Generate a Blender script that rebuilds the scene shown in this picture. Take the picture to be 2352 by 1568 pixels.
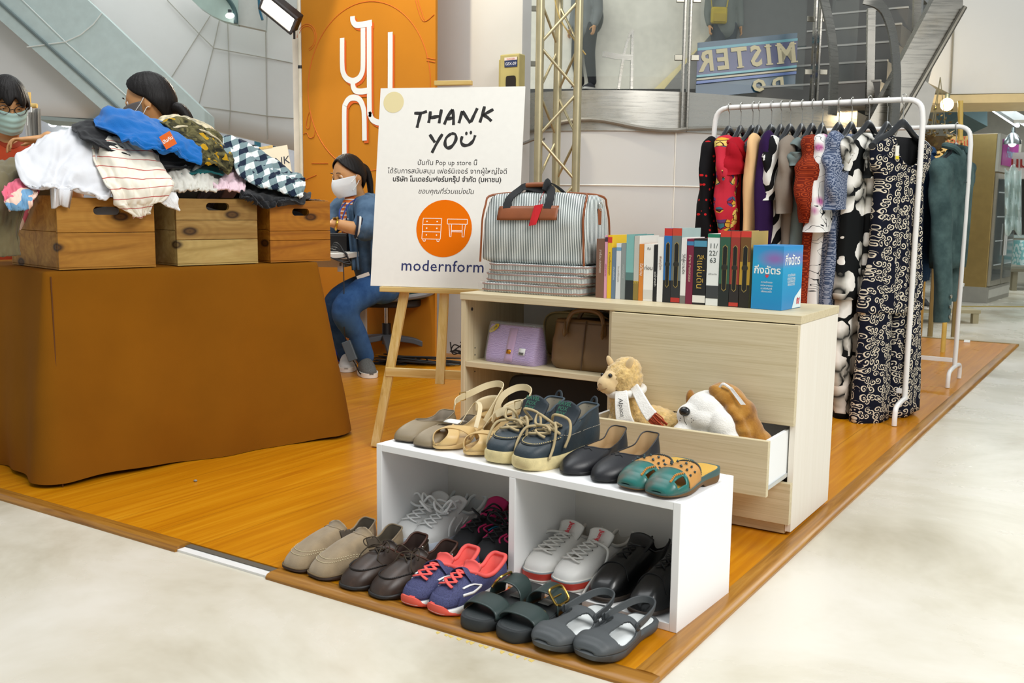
import bpy, bmesh, math, random
from math import sin, cos, pi, sqrt, atan2, radians as R
from mathutils import Vector as V, Matrix, noise
for _o in list(bpy.data.objects): bpy.data.objects.remove(_o)
S = bpy.context.scene
COL = S.collection
random.seed(7)
# ---------------- camera ----------------
cam = bpy.data.cameras.new('camera'); camo = bpy.data.objects.new('camera', cam); COL.objects.link(camo)
_yaw, _pit, _rol = -0.5708, 0.1335, 0.0124
CAM = V((0.8275, -2.8161, 0.9447))
FW = V((sin(_yaw)*cos(_pit), cos(_yaw)*cos(_pit), -sin(_pit)))
_r = V((cos(_yaw), -sin(_yaw), 0)); _u = _r.cross(FW)
RT = cos(_rol)*_r + sin(_rol)*_u; UP = -sin(_rol)*_r + cos(_rol)*_u
camo.matrix_world = Matrix((( RT.x, UP.x, -FW.x, CAM.x), (RT.y, UP.y, -FW.y, CAM.y), (RT.z, UP.z, -FW.z, CAM.z), (0, 0, 0, 1)))
cam.sensor_width = 36.0; cam.lens = 2284.55/2352*36
cam.clip_start = .05; cam.clip_end = 200
cam.dof.use_dof = True; cam.dof.focus_distance = 3.55; cam.dof.aperture_fstop = 9
S.camera = camo
# ---------------- view, world, big lights ----------------
S.view_settings.view_transform = 'Standard'; S.view_settings.look = 'None'
S.view_settings.exposure = 0.0; S.view_settings.gamma = 1.0
S.view_settings.use_curve_mapping = False
W = bpy.data.worlds.new('mall'); S.world = W; W.use_nodes = True
W.node_tree.nodes['Background'].inputs[0].default_value = (.9, .97, 1.0, 1)
W.node_tree.nodes['Background'].inputs[1].default_value = .48
def lamp(name, kind, loc, target, power, size=1, sizey=None, col=(1, 1, 1), **k):
    l = bpy.data.lights.new(name, kind); l.energy = power; l.color = col
    if kind == 'AREA':
        l.shape = 'RECTANGLE'; l.size = size; l.size_y = sizey or size
    for a, b in k.items(): setattr(l, a, b)
    o = bpy.data.objects.new(name, l); COL.objects.link(o); o.location = loc
    o.rotation_euler = (V(target)-V(loc)).to_track_quat('-Z', 'Y').to_euler(); return o
lamp('hall_light', 'AREA', (3.6, -1.6, 4.4), (-.4, .2, .2), 260, 2.6, 2.6, (1, .985, .96))
lamp('hall_light', 'AREA', (-2.2, -.4, 5.0), (-2.0, .6, 0), 140, 3.5, 3.5, (.97, .99, 1))
lamp('hall_light', 'AREA', (-6.5, 5.0, 5.5), (-6.5, 6, 0), 160, 4, 4, (.92, 1, .98))
lamp('hall_light', 'AREA', (1.6, 8.5, 4.2), (1.2, 8.0, 0), 170, 3, 3, (.95, 1, 1))
lamp('wall_spot', 'SPOT', (-2.95, 1.1, 3.2), (-2.85, 2.36, 1.75), 90, col=(1, .86, .6), spot_size=R(62), spot_blend=.12, shadow_soft_size=.04)

# ---------------- helpers ----------------
def lin(c):
    if isinstance(c, str):
        c = [int(c[i:i+2], 16)/255 for i in (0, 2, 4)]
    return tuple((x/12.92 if x <= .04045 else ((x+.055)/1.055)**2.4) for x in c[:3]) + (1,)
class NT:
    """small node helper"""
    def __init__(s, name, col='888888', rough=.6, metal=0, spec=.5):
        s.m = bpy.data.materials.new(name); s.m.use_nodes = True
        s.t = s.m.node_tree; s.b = s.t.nodes['Principled BSDF']
        s.set('Base Color', lin(col)); s.set('Roughness', rough); s.set('Metallic', metal); s.set('Specular IOR Level', spec)
        s._co = None
    def set(s, k, v):
        if hasattr(v, 'is_output'): s.t.links.new(v, s.b.inputs[k])
        else: s.b.inputs[k].default_value = v
        return s
    def n(s, typ, **k):
        nd = s.t.nodes.new('ShaderNode'+typ)
        for a, b in k.items(): setattr(nd, a, b)
        return nd
    def put(s, sock, v):
        if hasattr(v, 'is_output'): s.t.links.new(v, sock)
        else: sock.default_value = v
    def co(s):
        if not s._co: s._co = s.n('TexCoord')
        return s._co.outputs['Object']
    def xyz(s, v=None):
        nd = s.n('SeparateXYZ'); s.put(nd.inputs[0], v or s.co()); return nd.outputs
    def comb(s, x=0, y=0, z=0):
        nd = s.n('CombineXYZ')
        for i, v in enumerate((x, y, z)): s.put(nd.inputs[i], v)
        return nd.outputs[0]
    def map(s, sc=(1, 1, 1), rot=(0, 0, 0), loc=(0, 0, 0), v=None):
        nd = s.n('Mapping'); s.put(nd.inputs[0], v or s.co())
        nd.inputs['Scale'].default_value = sc; nd.inputs['Rotation'].default_value = rot; nd.inputs['Location'].default_value = loc
        return nd.outputs[0]
    def ma(s, op, a, b=0, c=0, clamp=False):
        nd = s.n('Math', operation=op); nd.use_clamp = clamp
        for i, v in enumerate((a, b, c)): s.put(nd.inputs[i], v)
        return nd.outputs[0]
    def noise(s, sc=5, v=None, det=3, rough=.5, dist=0, out=0):
        nd = s.n('TexNoise'); s.put(nd.inputs['Vector'], v or s.co())
        nd.inputs['Scale'].default_value = sc; nd.inputs['Detail'].default_value = det
        nd.inputs['Roughness'].default_value = rough; nd.inputs['Distortion'].default_value = dist
        return nd.outputs[out]
    def vor(s, sc=5, v=None, feat='F1', rnd=1, dim='3D'):
        nd = s.n('TexVoronoi', feature=feat, voronoi_dimensions=dim); s.put(nd.inputs['Vector'], v or s.co())
        nd.inputs['Scale'].default_value = sc; nd.inputs['Randomness'].default_value = rnd
        return nd.outputs
    def ramp(s, f, stops, interp='LINEAR'):
        nd = s.n('ValToRGB'); s.put(nd.inputs[0], f); cr = nd.color_ramp; cr.interpolation = interp
        while len(cr.elements) < len(stops): cr.elements.new(.5)
        for e, (p, c) in zip(cr.elements, stops): e.position = p; e.color = lin(c)
        return nd.outputs[0]
    def mix(s, f, a, b, mode='MIX'):
        nd = s.n('Mix', data_type='RGBA', blend_type=mode); s.put(nd.inputs[0], f)
        for i, v in ((6, a), (7, b)):
            s.put(nd.inputs[i], lin(v) if isinstance(v, str) else v)
        return nd.outputs[2]
    def bump(s, h, st=.3, d=.01):
        nd = s.n('Bump'); s.put(nd.inputs['Height'], h); nd.inputs['Strength'].default_value = st; nd.inputs['Distance'].default_value = d
        s.set('Normal', nd.outputs[0]); return s
def mat(name, c, r=.6, m=0, nz=.06, ns=12, bump=0, bs=60, coat=0, sheen=0, spec=.5, bd=.002):
    t = NT(name, c, r, m, spec)
    if nz:
        L = lin(c); f = t.noise(ns, det=4)
        a = tuple(min(1, x*(1-nz)) for x in L[:3])+(1,); b = tuple(min(1, x*(1+nz)) for x in L[:3])+(1,)
        t.set('Base Color', t.mix(t.ma('MULTIPLY_ADD', f, 2.2, -.6, clamp=True), a, b))
    if bump: t.bump(t.noise(bs, det=3), bump, bd)
    if coat: t.set('Coat Weight', coat); t.set('Coat Roughness', .08)
    if sheen: t.set('Sheen Weight', sheen); t.set('Sheen Roughness', .6)
    return t.m
_MC = {}
def cm(c, r=.6, **k):
    """cached simple material by colour"""
    key = (c, r)+tuple(sorted(k.items()))
    if key not in _MC: _MC[key] = mat('mat_'+c, c, r, **k)
    return _MC[key]
def emis(name, c, s):
    t = NT(name, c); t.set('Emission Color', lin(c)); t.set('Emission Strength', s); return t.m
def clear(name, c='f4f8f8', r=.05, a=.15, spec=.5):
    t = NT(name, c, r, 0, spec); t.set('Alpha', a); return t.m

class MB:
    def __init__(s): s.v = []; s.f = []; s.mi = []; s.cur = 0
    def add(s, vs, fs):
        o = len(s.v); s.v += [tuple(x) for x in vs]
        for f in fs: s.f.append([i+o for i in f]); s.mi.append(s.cur)
        return s
    def box(s, c, d, M=None):
        x, y, z = (q/2 for q in d); vs = []
        for sx, sy, sz in ((-1,-1,-1),(1,-1,-1),(1,1,-1),(-1,1,-1),(-1,-1,1),(1,-1,1),(1,1,1),(-1,1,1)):
            p = V((sx*x, sy*y, sz*z))
            if M: p = M @ p
            vs.append(p+V(c))
        return s.add(vs, [(0,3,2,1),(4,5,6,7),(0,1,5,4),(1,2,6,5),(2,3,7,6),(3,0,4,7)])
    def bx(s, x0, x1, y0, y1, z0, z1): return s.box(((x0+x1)/2, (y0+y1)/2, (z0+z1)/2), (abs(x1-x0), abs(y1-y0), abs(z1-z0)))
    def loft(s, rings, caps=(1, 1), closed=True):
        n = len(rings[0]); vs = [p for r in rings for p in r]; fs = []
        m = n if closed else n-1
        for i in range(len(rings)-1):
            for j in range(m):
                k = (j+1) % n
                fs.append((i*n+j, i*n+k, (i+1)*n+k, (i+1)*n+j))
        if closed and caps[0]: fs.append(tuple(range(n-1, -1, -1)))
        if closed and caps[1]: b = (len(rings)-1)*n; fs.append(tuple(range(b, b+n)))
        return s.add(vs, fs)
    def tube(s, pts, r, n=8, caps=(1, 1), closed=False, flat=1, up=None):
        pts = [V(p) for p in pts]; L = len(pts); rr = r if isinstance(r, (list, tuple)) else [r]*L
        rings = []; prev = None
        for i, p in enumerate(pts):
            if closed: t = pts[(i+1) % L]-pts[i-1]
            else: t = pts[min(i+1, L-1)]-pts[max(i-1, 0)]
            if t.length < 1e-9: t = V((0, 0, 1))
            t.normalize()
            if prev is None:
                a = V(up) if up else (V((0, 0, 1)) if abs(t.z) < .9 else V((1, 0, 0)))
            else: a = prev
            a = a-t*a.dot(t)
            if a.length < 1e-6: a = V((1, 0, 0))-t*t.x
            a.normalize(); b = t.cross(a); prev = a
            rings.append([p+(a*cos(2*pi*k/n)*flat+b*sin(2*pi*k/n))*rr[i] for k in range(n)])
        if closed: rings.append(rings[0]); caps = (0, 0)
        return s.loft(rings, caps)
    def ball(s, c, r, n=16, m=10, M=None):
        r = r if isinstance(r, (tuple, list)) else (r, r, r); rings = []
        for i in range(m+1):
            a = -pi/2+pi*i/m; a = max(-pi/2+.02, min(pi/2-.02, a)); ring = []
            for k in range(n):
                b = 2*pi*k/n; p = V((cos(a)*cos(b)*r[0], cos(a)*sin(b)*r[1], sin(a)*r[2]))
                ring.append((M @ p if M else p)+V(c))
            rings.append(ring)
        return s.loft(rings)
    def lathe(s, prof, c=(0, 0, 0), n=20, M=None, caps=(1, 1)):
        rings = []
        for r, z in prof:
            ring = []
            for k in range(n):
                p = V((r*cos(2*pi*k/n), r*sin(2*pi*k/n), z)); ring.append((M @ p if M else p)+V(c))
            rings.append(ring)
        return s.loft(rings, caps)
    def prism(s, poly, h, M=None):
        """2d polygon (x,y) extruded 0..h in z, then M"""
        M = M or Matrix()
        a = [M @ V((x, y, 0)) for x, y in poly]; b = [M @ V((x, y, h)) for x, y in poly]
        return s.loft([a, b])
    def grid(s, fn, nu, nv):
        vs = [fn(i/nu, j/nv) for i in range(nu+1) for j in range(nv+1)]
        fs = [(i*(nv+1)+j, (i+1)*(nv+1)+j, (i+1)*(nv+1)+j+1, i*(nv+1)+j+1) for i in range(nu) for j in range(nv)]
        return s.add(vs, fs)
    def ribbon(s, pts, w, t, nrm):
        """flat strip of width w and thickness t; nrm: per point or one face normal"""
        pts = [V(p) for p in pts]; L = len(pts); rings = []
        for i, p in enumerate(pts):
            d = (pts[min(i+1, L-1)]-pts[max(i-1, 0)]).normalized()
            nn = V(nrm[i] if isinstance(nrm, list) else nrm); nn = (nn-d*nn.dot(d)).normalized(); sd = d.cross(nn)
            ww = w[i] if isinstance(w, list) else w
            rings.append([p+sd*ww/2+nn*t/2, p-sd*ww/2+nn*t/2, p-sd*ww/2-nn*t/2, p+sd*ww/2-nn*t/2])
        return s.loft(rings)
    def build(s, name, mats, par=None, smooth=True, bev=0, sub=0, solid=0, loc=None, remesh=0, seg=2, ang=40):
        me = bpy.data.meshes.new(name); me.from_pydata(s.v, [], s.f); 
        if not isinstance(mats, (list, tuple)): mats = [mats]
        for m in mats: me.materials.append(m)
        me.polygons.foreach_set('material_index', s.mi)
        bm = bmesh.new(); bm.from_mesh(me); bmesh.ops.recalc_face_normals(bm, faces=bm.faces); bm.to_mesh(me); bm.free()
        me.polygons.foreach_set('use_smooth', [smooth]*len(me.polygons))
        if smooth and ang: me.set_sharp_from_angle(angle=R(ang))
        o = bpy.data.objects.new(name, me); COL.objects.link(o)
        if par is not None: o.parent = par
        if loc: o.location = loc
        if remesh:
            d = o.modifiers.new('r', 'REMESH'); d.mode = 'VOXEL'; d.voxel_size = remesh; d.use_smooth_shade = True
            d = o.modifiers.new('s', 'SMOOTH'); d.factor = .5; d.iterations = 4
        if solid: d = o.modifiers.new('t', 'SOLIDIFY'); d.thickness = solid; d.offset = 0
        if bev: d = o.modifiers.new('b', 'BEVEL'); d.width = bev; d.segments = seg; d.limit_method = 'ANGLE'; d.angle_limit = R(35)
        if sub: d = o.modifiers.new('u', 'SUBSURF'); d.levels = sub; d.render_levels = sub
        return o
def thing(name, label, cat, loc=(0, 0, 0), rz=0, group=None):
    o = bpy.data.objects.new(name, None); COL.objects.link(o); o.empty_display_size = .05
    o.location = loc; o.rotation_euler = (0, 0, rz); o['label'] = label; o['category'] = cat
    if group: o['group'] = group
    return o
def tag(o, label, cat, group=None, kind=None):
    o['label'] = label; o['category'] = cat
    if group: o['group'] = group
    if kind: o['kind'] = kind
    return o
def struct(o): o['kind'] = 'structure'; return o
def copy_tree(o, par=None):
    c = o.copy(); COL.objects.link(c)
    if par is not None: c.parent = par
    for ch in list(o.children): copy_tree(ch, c)
    return c
def spline(pts, n, closed=False):
    """Catmull-Rom resample, n points evenly by parameter"""
    P = [V(p) for p in pts]; L = len(P); out = []
    m = L if closed else L-1
    for i in range(n):
        u = i/n*m if closed else i/(n-1)*m
        k = min(int(u), m-1); f = u-k
        g = (lambda j: P[j % L]) if closed else (lambda j: P[max(0, min(L-1, j))])
        a, b, c, d = g(k-1), g(k), g(k+1), g(k+2)
        out.append(.5*((2*b)+(c-a)*f+(2*a-5*b+4*c-d)*f*f+(3*b-a-3*c+d)*f**3))
    return out
def ip(tab, t):
    """piecewise linear-smooth table lookup"""
    if t <= tab[0][0]: return tab[0][1]
    for (a, x), (b, y) in zip(tab, tab[1:]):
        if t <= b:
            f = (t-a)/(b-a); f = f*f*(3-2*f); return x+(y-x)*f
    return tab[-1][1]
def text_mb(s, size=1, bold=0, shear=0, align='CENTER', sp=1.0, res=2):
    """flat lettering mesh data in the xy plane (verts, faces)"""
    cu = bpy.data.curves.new('t', 'FONT'); cu.body = s; cu.size = size; cu.offset = bold; cu.shear = shear
    cu.align_x = align; cu.space_character = sp; cu.resolution_u = res; cu.fill_mode = 'FRONT'
    o = bpy.data.objects.new('t', cu); COL.objects.link(o); bpy.context.view_layer.update()
    me = o.to_mesh(); vs = [v.co.copy() for v in me.vertices]; fs = [tuple(p.vertices) for p in me.polygons]
    o.to_mesh_clear(); bpy.data.objects.remove(o); bpy.data.curves.remove(cu); return vs, fs
def frame(o, x, y):
    """matrix with origin o, local x and y axes"""
    x = V(x).normalized(); z = x.cross(V(y)).normalized(); y = z.cross(x)
    return Matrix(((x.x, y.x, z.x, o[0]), (x.y, y.y, z.y, o[1]), (x.z, y.z, z.z, o[2]), (0, 0, 0, 1)))
def letter(mb, s, M, size, **k):
    vs, fs = text_mb(s, size, **k); mb.add([M @ v for v in vs], fs); return mb
def fold(p, sc, amp, sx=1, sy=1, sz=1):
    q = V((p[0]*sx, p[1]*sy, p[2]*sz))*sc
    return amp*(1-2*abs(noise.noise(q)))
def ray(x, y): return FW+RT*((x-1176)/2284.55)-UP*((y-784)/2284.55)
def aD(x, y, d): return CAM+ray(x, y)*d
def aZ(x, y, z): q = ray(x, y); return CAM+q*((z-CAM.z)/q.z)
def aY(x, y, yy): q = ray(x, y); return CAM+q*((yy-CAM.y)/q.y)
def aX(x, y, xx): q = ray(x, y); return CAM+q*((xx-CAM.x)/q.x)
# ---------------- setting materials ----------------
def m_laminate():
    t = NT('laminate', 'c07a14', .34, 0, .32); x = t.xyz()
    px = t.ma('DIVIDE', x[0], .193); row = t.ma('FLOOR', px)
    gr = t.noise(1, t.map((38, 1.6, 1), v=t.comb(x[0], t.ma('MULTIPLY_ADD', row, 7.3, x[1]), 0)), det=5, rough=.6, dist=.6)
    tone = t.noise(1.0, t.map((1, .25, 1), v=t.comb(row, t.ma('FLOOR', t.ma('MULTIPLY_ADD', row, .37, t.ma('DIVIDE', x[1], 1.2))), 0)), det=0)
    c = t.ramp(gr, [(.25, 'ae6604'), (.5, 'c78008'), (.75, 'd8981c')])
    c = t.mix(t.ma('MULTIPLY', tone, .4), c, 'b9700c')
    e = t.ma('LESS_THAN', t.ma('ABSOLUTE', t.ma('SUBTRACT', t.ma('FRACT', px), .5)), .494)
    c = t.mix(t.ma('MULTIPLY', t.ma('SUBTRACT', 1, e), .5), c, '6a4210')
    t.set('Base Color', c); t.set('Roughness', t.ma('MULTIPLY_ADD', t.noise(3, det=4), .14, .22)); return t.m
def m_concrete():
    t = NT('polished_floor', 'd8d2c4', .3, 0, .5)
    a = t.noise(1.1, det=6, rough=.62, dist=.4); b = t.noise(5, det=6, rough=.7); d = t.noise(34, det=3)
    c = t.ramp(a, [(.3, 'b9af98'), (.47, 'd5cebc'), (.62, 'e3ddd0'), (.8, 'dedad0')])
    c = t.mix(t.ramp(b, [(.62, '000000'), (.8, '4a4a4a')]), c, 'a89d86')
    c = t.mix(t.ramp(d, [(.7, '000000'), (.78, '333333')]), c, '8d8676')
    t.set('Base Color', c)
    t.set('Roughness', t.ma('MULTIPLY_ADD', a, .3, .12)); return t.m
def m_wood(name, c0, c1, c2, axis=2, fine=60, r=.5, knots=0):
    t = NT(name, c1, r, 0, .35); sc = [fine, fine, fine]; sc[axis] = 2.2
    v = t.map(tuple(sc)); g = t.noise(1, v, det=5, rough=.6, dist=1.2)
    c = t.ramp(g, [(.3, c0), (.5, c1), (.7, c2)])
    if knots:
        ks = [6.5]*3; ks[axis] = 3.2
        o_ = sum(map(ord, name)) % 13; xx = t.xyz(t.map(tuple(ks), loc=(0, o_*.37, o_*.61))); k = t.vor(1, t.comb(t.ma('MULTIPLY_ADD', xx[0], .5, xx[1]), xx[2], 0), dim='2D')[0]
        c = t.mix(t.ramp(k, [(.07, 'ffffff'), (.13, '000000')]), c, '2a1606')
        rg = t.ma('SINE', t.ma('MULTIPLY', k, 55)); c = t.mix(t.ma('MULTIPLY', t.ramp(k, [(.15, 'bbbbbb'), (.6, '000000')]), t.ma('MULTIPLY_ADD', rg, .4, .4)), c, c0)
        c = t.mix(t.ramp(t.noise(9, det=4), [(.55, '000000'), (.75, '888888')]), c, '8f5c1c')
    t.set('Base Color', c); t.bump(g, .12, .001); return t.m
def m_wall(name, c, tile=None, stain='b8ad97', r=.45):
    t = NT(name, c, r, 0, .4); a = t.noise(1.6, det=6, rough=.65)
    cc = t.mix(t.ramp(a, [(.5, '000000'), (.8, '777777')]), c, stain)
    t.set('Base Color', cc); return t.m
def m_steel(name, c='b9b6ae', r=.3, dirt='7d725c'):
    t = NT(name, c, r, .72 if name == 'brushed_steel' else 1); v = t.map((2, 2, 30)); a = t.noise(2, det=6, rough=.7)
    t.set('Base Color', t.mix(t.ramp(a, [(.52, '000000'), (.75, 'bbbbbb')]), c, dirt))
    t.set('Roughness', t.ma('MULTIPLY_ADD', t.noise(3, v, det=3), .35, .12)); return t.m
M_LAM = m_laminate(); M_CON = m_concrete()
M_OAK = m_wood('oak_foil', 'c6b690', 'd4c6a3', 'dccfaf', 0, 120, .45)
M_OAKV = m_wood('oak_foil_upright', 'c6b690', 'd4c6a3', 'dccfaf', 2, 120, .45)
M_OAKD = m_wood('oak_foil_side', 'e9e2d4', 'ece5d8', 'efe9dd', 2, 70, .5)
M_PINE = m_wood('pine', 'b8934c', 'd3b26a', 'dec48a', 2, 36, .5)
M_PINEX = m_wood('pine_across', 'c09a50', 'd6b670', 'e0c88e', 0, 36, .5)
M_STRIP = m_wood('strip_wood', '8a5a1c', 'a9742a', 'bb8a3e', 1, 40, .3)
M_STRIPX = m_wood('strip_wood_front', '7d4f18', '9a6824', 'ad7a32', 0, 40, .3)
M_WALL = m_wall('plaster_white', 'd3d3d0'); M_WALL2 = m_wall('panel_cool', 'd6d5d2', stain='bdbcb4'); M_STEEL = m_steel('brushed_steel', 'c9c6bd', .5, '9a9078')
M_GLASS = clear('railing_glass', 'd8e8e6', .03, .035, .4)
M_WHITE = cm('f4f4f2', .38, nz=0); M_BLACK = cm('161616', .5, nz=0); M_ALU = cm('b8ab8a', .35, m=.85)
# ---------------- floors ----------------
mb = MB(); mb.bx(-16, 9, -7, 22, -.06, -.012); struct(mb.build('floor', M_CON, smooth=False))
mb = MB(); mb.bx(-7, -.005, -1.03, 5.24, -.0119, 0); struct(mb.build('floor_platform', M_LAM, smooth=False))
# rounded edge strips around the platform
def strip(name, a, b, out, m, w=.056):
    a, b, out = V(a), V(b), V(out); pr = [(0, .001), (.012, .0035), (w-.018, .0035), (w-.006, .001), (w, -.006), (w, -.0121), (0, -.0121)]
    mb = MB(); mb.loft([[a+out*x+V((0, 0, z)) for x, z in pr], [b+out*x+V((0, 0, z)) for x, z in pr]])
    return struct(mb.build(name, m))
strip('trim_1', (-7, -1.03, 0), (-1.385, -1.03, 0), (0, -1, 0), M_STRIPX)
strip('trim_2', (-1.03, -1.03, 0), (.05, -1.03, 0), (0, -1, 0), M_STRIPX)
strip('trim_3', (-.006, -1.03, 0), (-.006, 5.25, 0), (1, 0, 0), M_STRIP)
mb = MB(); mb.bx(-1.384, -1.031, -1.078, -1.052, -.0119, -.006); struct(mb.build('trim_4', cm('e9e7e4', .4), smooth=False))
mb = MB(); mb.bx(-1.384, -1.031, -1.052, -1.031, -.0119, -.003); struct(mb.build('trim_5', cm('5b5448', .6), smooth=False))
mb = MB(); mb.bx(-7, .05, 5.241, 5.275, -.0119, .004); struct(mb.build('trim_6', cm('8a7440', .5), smooth=False))
# flaking paint marks and dirt specks by the front edge
mb = MB(); random.seed(3)
for k in range(14):
    x = -.47+k*.019+random.uniform(-.006, .006); w = random.uniform(.006, .014)
    mb.prism([(x, -1.0905), (x+w, -1.091), (x+w*.9, -1.1-random.uniform(0, .006)), (x+.002, -1.098)], .0006, Matrix.Translation((0, 0, -.0119)))
struct(mb.build('floor_paint', cm('d9bf6a', .6), smooth=False))
mb = MB(); mb.prism([(-2.2, 9.6), (-1.0, 8.15), (.15, 9.0), (.1, 9.12), (-1.0, 8.3), (-2.2, 9.75)], .0008, Matrix.Translation((0, 0, -.0118)))
struct(mb.build('floor_line', cm('b59a3c', .5), smooth=False))
# ---------------- walls ----------------
mb = MB(); mb.bx(-3.98, -2.45, 2.36, 2.46, -.012, 3.6); struct(mb.build('wall_back', M_WALL, smooth=False))
LPA = spline([(-2.62, 2.64, 0), (-2.512, 2.615, 0), (-2.212, 2.642, 0), (-1.928, 2.784, 0), (-1.665, 3.018, 0)], 17)
LPB = spline([(-1.665, 3.018, 0), (-1.452, 3.363, 0), (-1.265, 3.652, 0), (-1.092, 4.035, 0), (-1.0, 4.42, 0)], 14)
def curtain(name, line, z0, z1, m, th=.04, off=0):
    """vertical wall standing on a plan line"""
    L = len(line); f, b = [], []
    for i, p in enumerate(line):
        d = (line[min(i+1, L-1)]-line[max(i-1, 0)]).normalized(); n = V((d.y, -d.x, 0))
        f.append(p+n*off); b.append(p+n*(off-th))
    mb = MB(); mb.loft([[a+V((0, 0, z0)), a+V((0, 0, z1)), c+V((0, 0, z1)), c+V((0, 0, z0))] for a, c in zip(f, b)])
    return struct(mb.build(name, m, ang=30))
curtain('wall_landing', LPA+LPB[1:], -.012, 1.42, M_WALL, .05)
curtain('trim_7', LPA, 1.42, 1.66, M_STEEL, .05, .012)
curtain('trim_8', LPB, 1.42, 1.66, M_STEEL, .05, .012)
# tile joints of the wall under the landing
mb = MB()
for z in (1.09, .68): 
    for i in range(len(LPA)-1):
        mb.tube([LPA[i]+V((.006, -.006, z)), LPA[i+1]+V((.006, -.006, z))], .004, 4)
    for i in range(len(LPB)-1): mb.tube([LPB[i]+V((.006, -.003, z)), LPB[i+1]+V((.006, -.003, z))], .004, 4)
for p in (LPA[2], LPA[15], LPB[6], LPB[12]): mb.tube([p+V((.004, -.004, 0)), p+V((.004, -.004, 1.42))], .004, 4)
struct(mb.build('trim_9', cm('efece2', .6)))
# landing floor, its back wall, dark stairs beyond
mb = MB(); top = [p+V((0, 0, 0)) for p in LPA+LPB[1:]]
poly = [(p.x-.02, p.y+.03) for p in top]+[(-1.05, 5.0), (-1.6, 8.2), (-5.6, 8.2), (-5.6, 4.4), (-2.66, 2.7)]
mb.prism(poly, .22, Matrix.Translation((0, 0, 1.43))); struct(mb.build('floor_landing', cm('34332f', .6), smooth=False))
mb = MB()
for k in range(9):
    a = .5*k
    y = 4.15+.30*k; z = 1.65+.17*k
    mb.bx(-1.62+.02*k, aY(2020+15*k, 232-28*k, y).x, y, y+.34, z, z+.15)
struct(mb.build('trim_10', cm('5b5a56', .5), smooth=False))
mb = MB()
for k in range(9):
    y = 4.15+.30*k; z = 1.65+.17*k; mb.bx(-1.62+.02*k, aY(2020+15*k, 232-28*k, y).x, y-.006, y+.02, z+.15, z+.163)
struct(mb.build('trim_11', cm('a9a7a0', .4), smooth=False))
mb = MB(); mb.bx(-12, .2, 13.25, 13.4, 1.6, 7); struct(mb.build('wall_upper', cm('d6d2c6', .6), smooth=False))
# white inclined wall behind the landing, with a pale yellow kerb line
def quad(mb, pts, th):
    """planar plate through 4+ points, thickened away from the camera"""
    pts = [V(p) for p in pts]; n = (pts[1]-pts[0]).cross(pts[2]-pts[0]).normalized()
    if n.dot(pts[0]-CAM) < 0: n = -n
    return mb.loft([pts, [p+n*th for p in pts]])
DB = 12.6
mb = MB(); quad(mb, [aD(1380, 225, DB), aD(1500, 225, DB), aD(1690, 30, DB), aD(1690, -260, DB), aD(1100, -260, DB), aD(1100, 225, DB)], .06)
struct(mb.build('wall_stairwell', cm('e2dccb', .6), smooth=False))
mb = MB(); quad(mb, [aD(1488, 218, DB-.1), aD(1514, 218, DB-.1), aD(1650, 88, DB-.1), aD(1640, 74, DB-.1)], .06); struct(mb.build('trim_12', cm('ead9a2', .5), smooth=False))
mb = MB(); quad(mb, [aD(1514, 218, DB-.15), aD(1580, 218, DB-.15), aD(1760, 60, DB-.15), aD(1760, -40, DB-.15), aD(1640, 70, DB-.15)], .08); struct(mb.build('trim_13', cm('8d8b84', .5), smooth=False))
mb = MB(); quad(mb, [aD(1690, 240, DB-.3), aD(1690, 60, DB-.3), aD(1770, -260, DB-.3), aD(2250, -260, DB-.3), aD(2250, 240, DB-.3)], .06); struct(mb.build('wall_stair', cm('5d5c58', .6), smooth=False))
# ---------------- far left: big white hall wall with an inclined escalator side ----------------
DW = 9.6
mb = MB()
def hw(u, v):
    x = -260+u*960
    yb = 266+.05*max(x, 0) if x < 430 else 287+(x-430)*.24
    y = -200+(yb+200)*v
    return aD(x, y, DW+.55*sin(pi*min(1, max(0, (x-200)/700))))
mb.grid(hw, 48, 12); o = struct(mb.build('wall_left', M_WALL2)); o.modifiers.new('t', 'SOLIDIFY').thickness = .1
def seam(mb, pts, w=.0045):
    P = []
    for (x0, y0), (x1, y1) in zip(pts, pts[1:]):
        for k in range(6): P.append((x0+(x1-x0)*k/6, y0+(y1-y0)*k/6))
    P.append(pts[-1])
    mb.tube([aD(x, y, DW-.115+.55*sin(pi*min(1, max(0, (x-200)/700)))) for x, y in P], w, 5)
SE = [[(483, 36), (385, 192)], [(504, 46), (490, 110), (457, 240), (442, 286)], [(523, 52), (526, 145), (529, 252), (526, 300)],
      [(610, 69), (611, 133), (614, 320)], [(490, 110), (613, 133), (690, 148)], [(457, 244), (529, 254), (614, 266), (690, 273)],
      [(384, 0), (457, 77), (491, 110)], [(200, -5), (234, 29), (320, 112), (390, 181), (440, 226)], [(200, -5), (200, 30)]]
mb = MB()
for q in SE: seam(mb, q)
struct(mb.build('trim_14', cm('aba79c', .7)))
mb = MB(); quad(mb, [aD(-200, -130, 9.15), aD(-200, -395, 9.15), aD(60, -130, 9.15), aD(234, 30, 9.15), aD(470, 254, 9.15), aD(470, 460, 9.15)], .3)
struct(mb.build('wall_escalator', cm('bfcfcc', .35), smooth=False))
mb = MB(); mb.tube([aD(-30, -20, 9.13), aD(269, 246, 9.13), aD(330, 300, 9.13)], .016, 6)
struct(mb.build('trim_15', cm('6c7a7a', .5)))
mb = MB(); mb.tube([aD(20, -30, 9.13), aD(150, 96, 9.13), aD(275, 206, 9.13), aD(340, 262, 9.13)], .005, 5); 
mb.tube([aD(62, 108, 9.13), aD(150, 96, 9.13), aD(185, 80, 9.13), aD(215, 55, 9.13), aD(234, 30, 9.13)], .006, 5)
struct(mb.build('trim_16', cm('dfe6e2', .5)))
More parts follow.
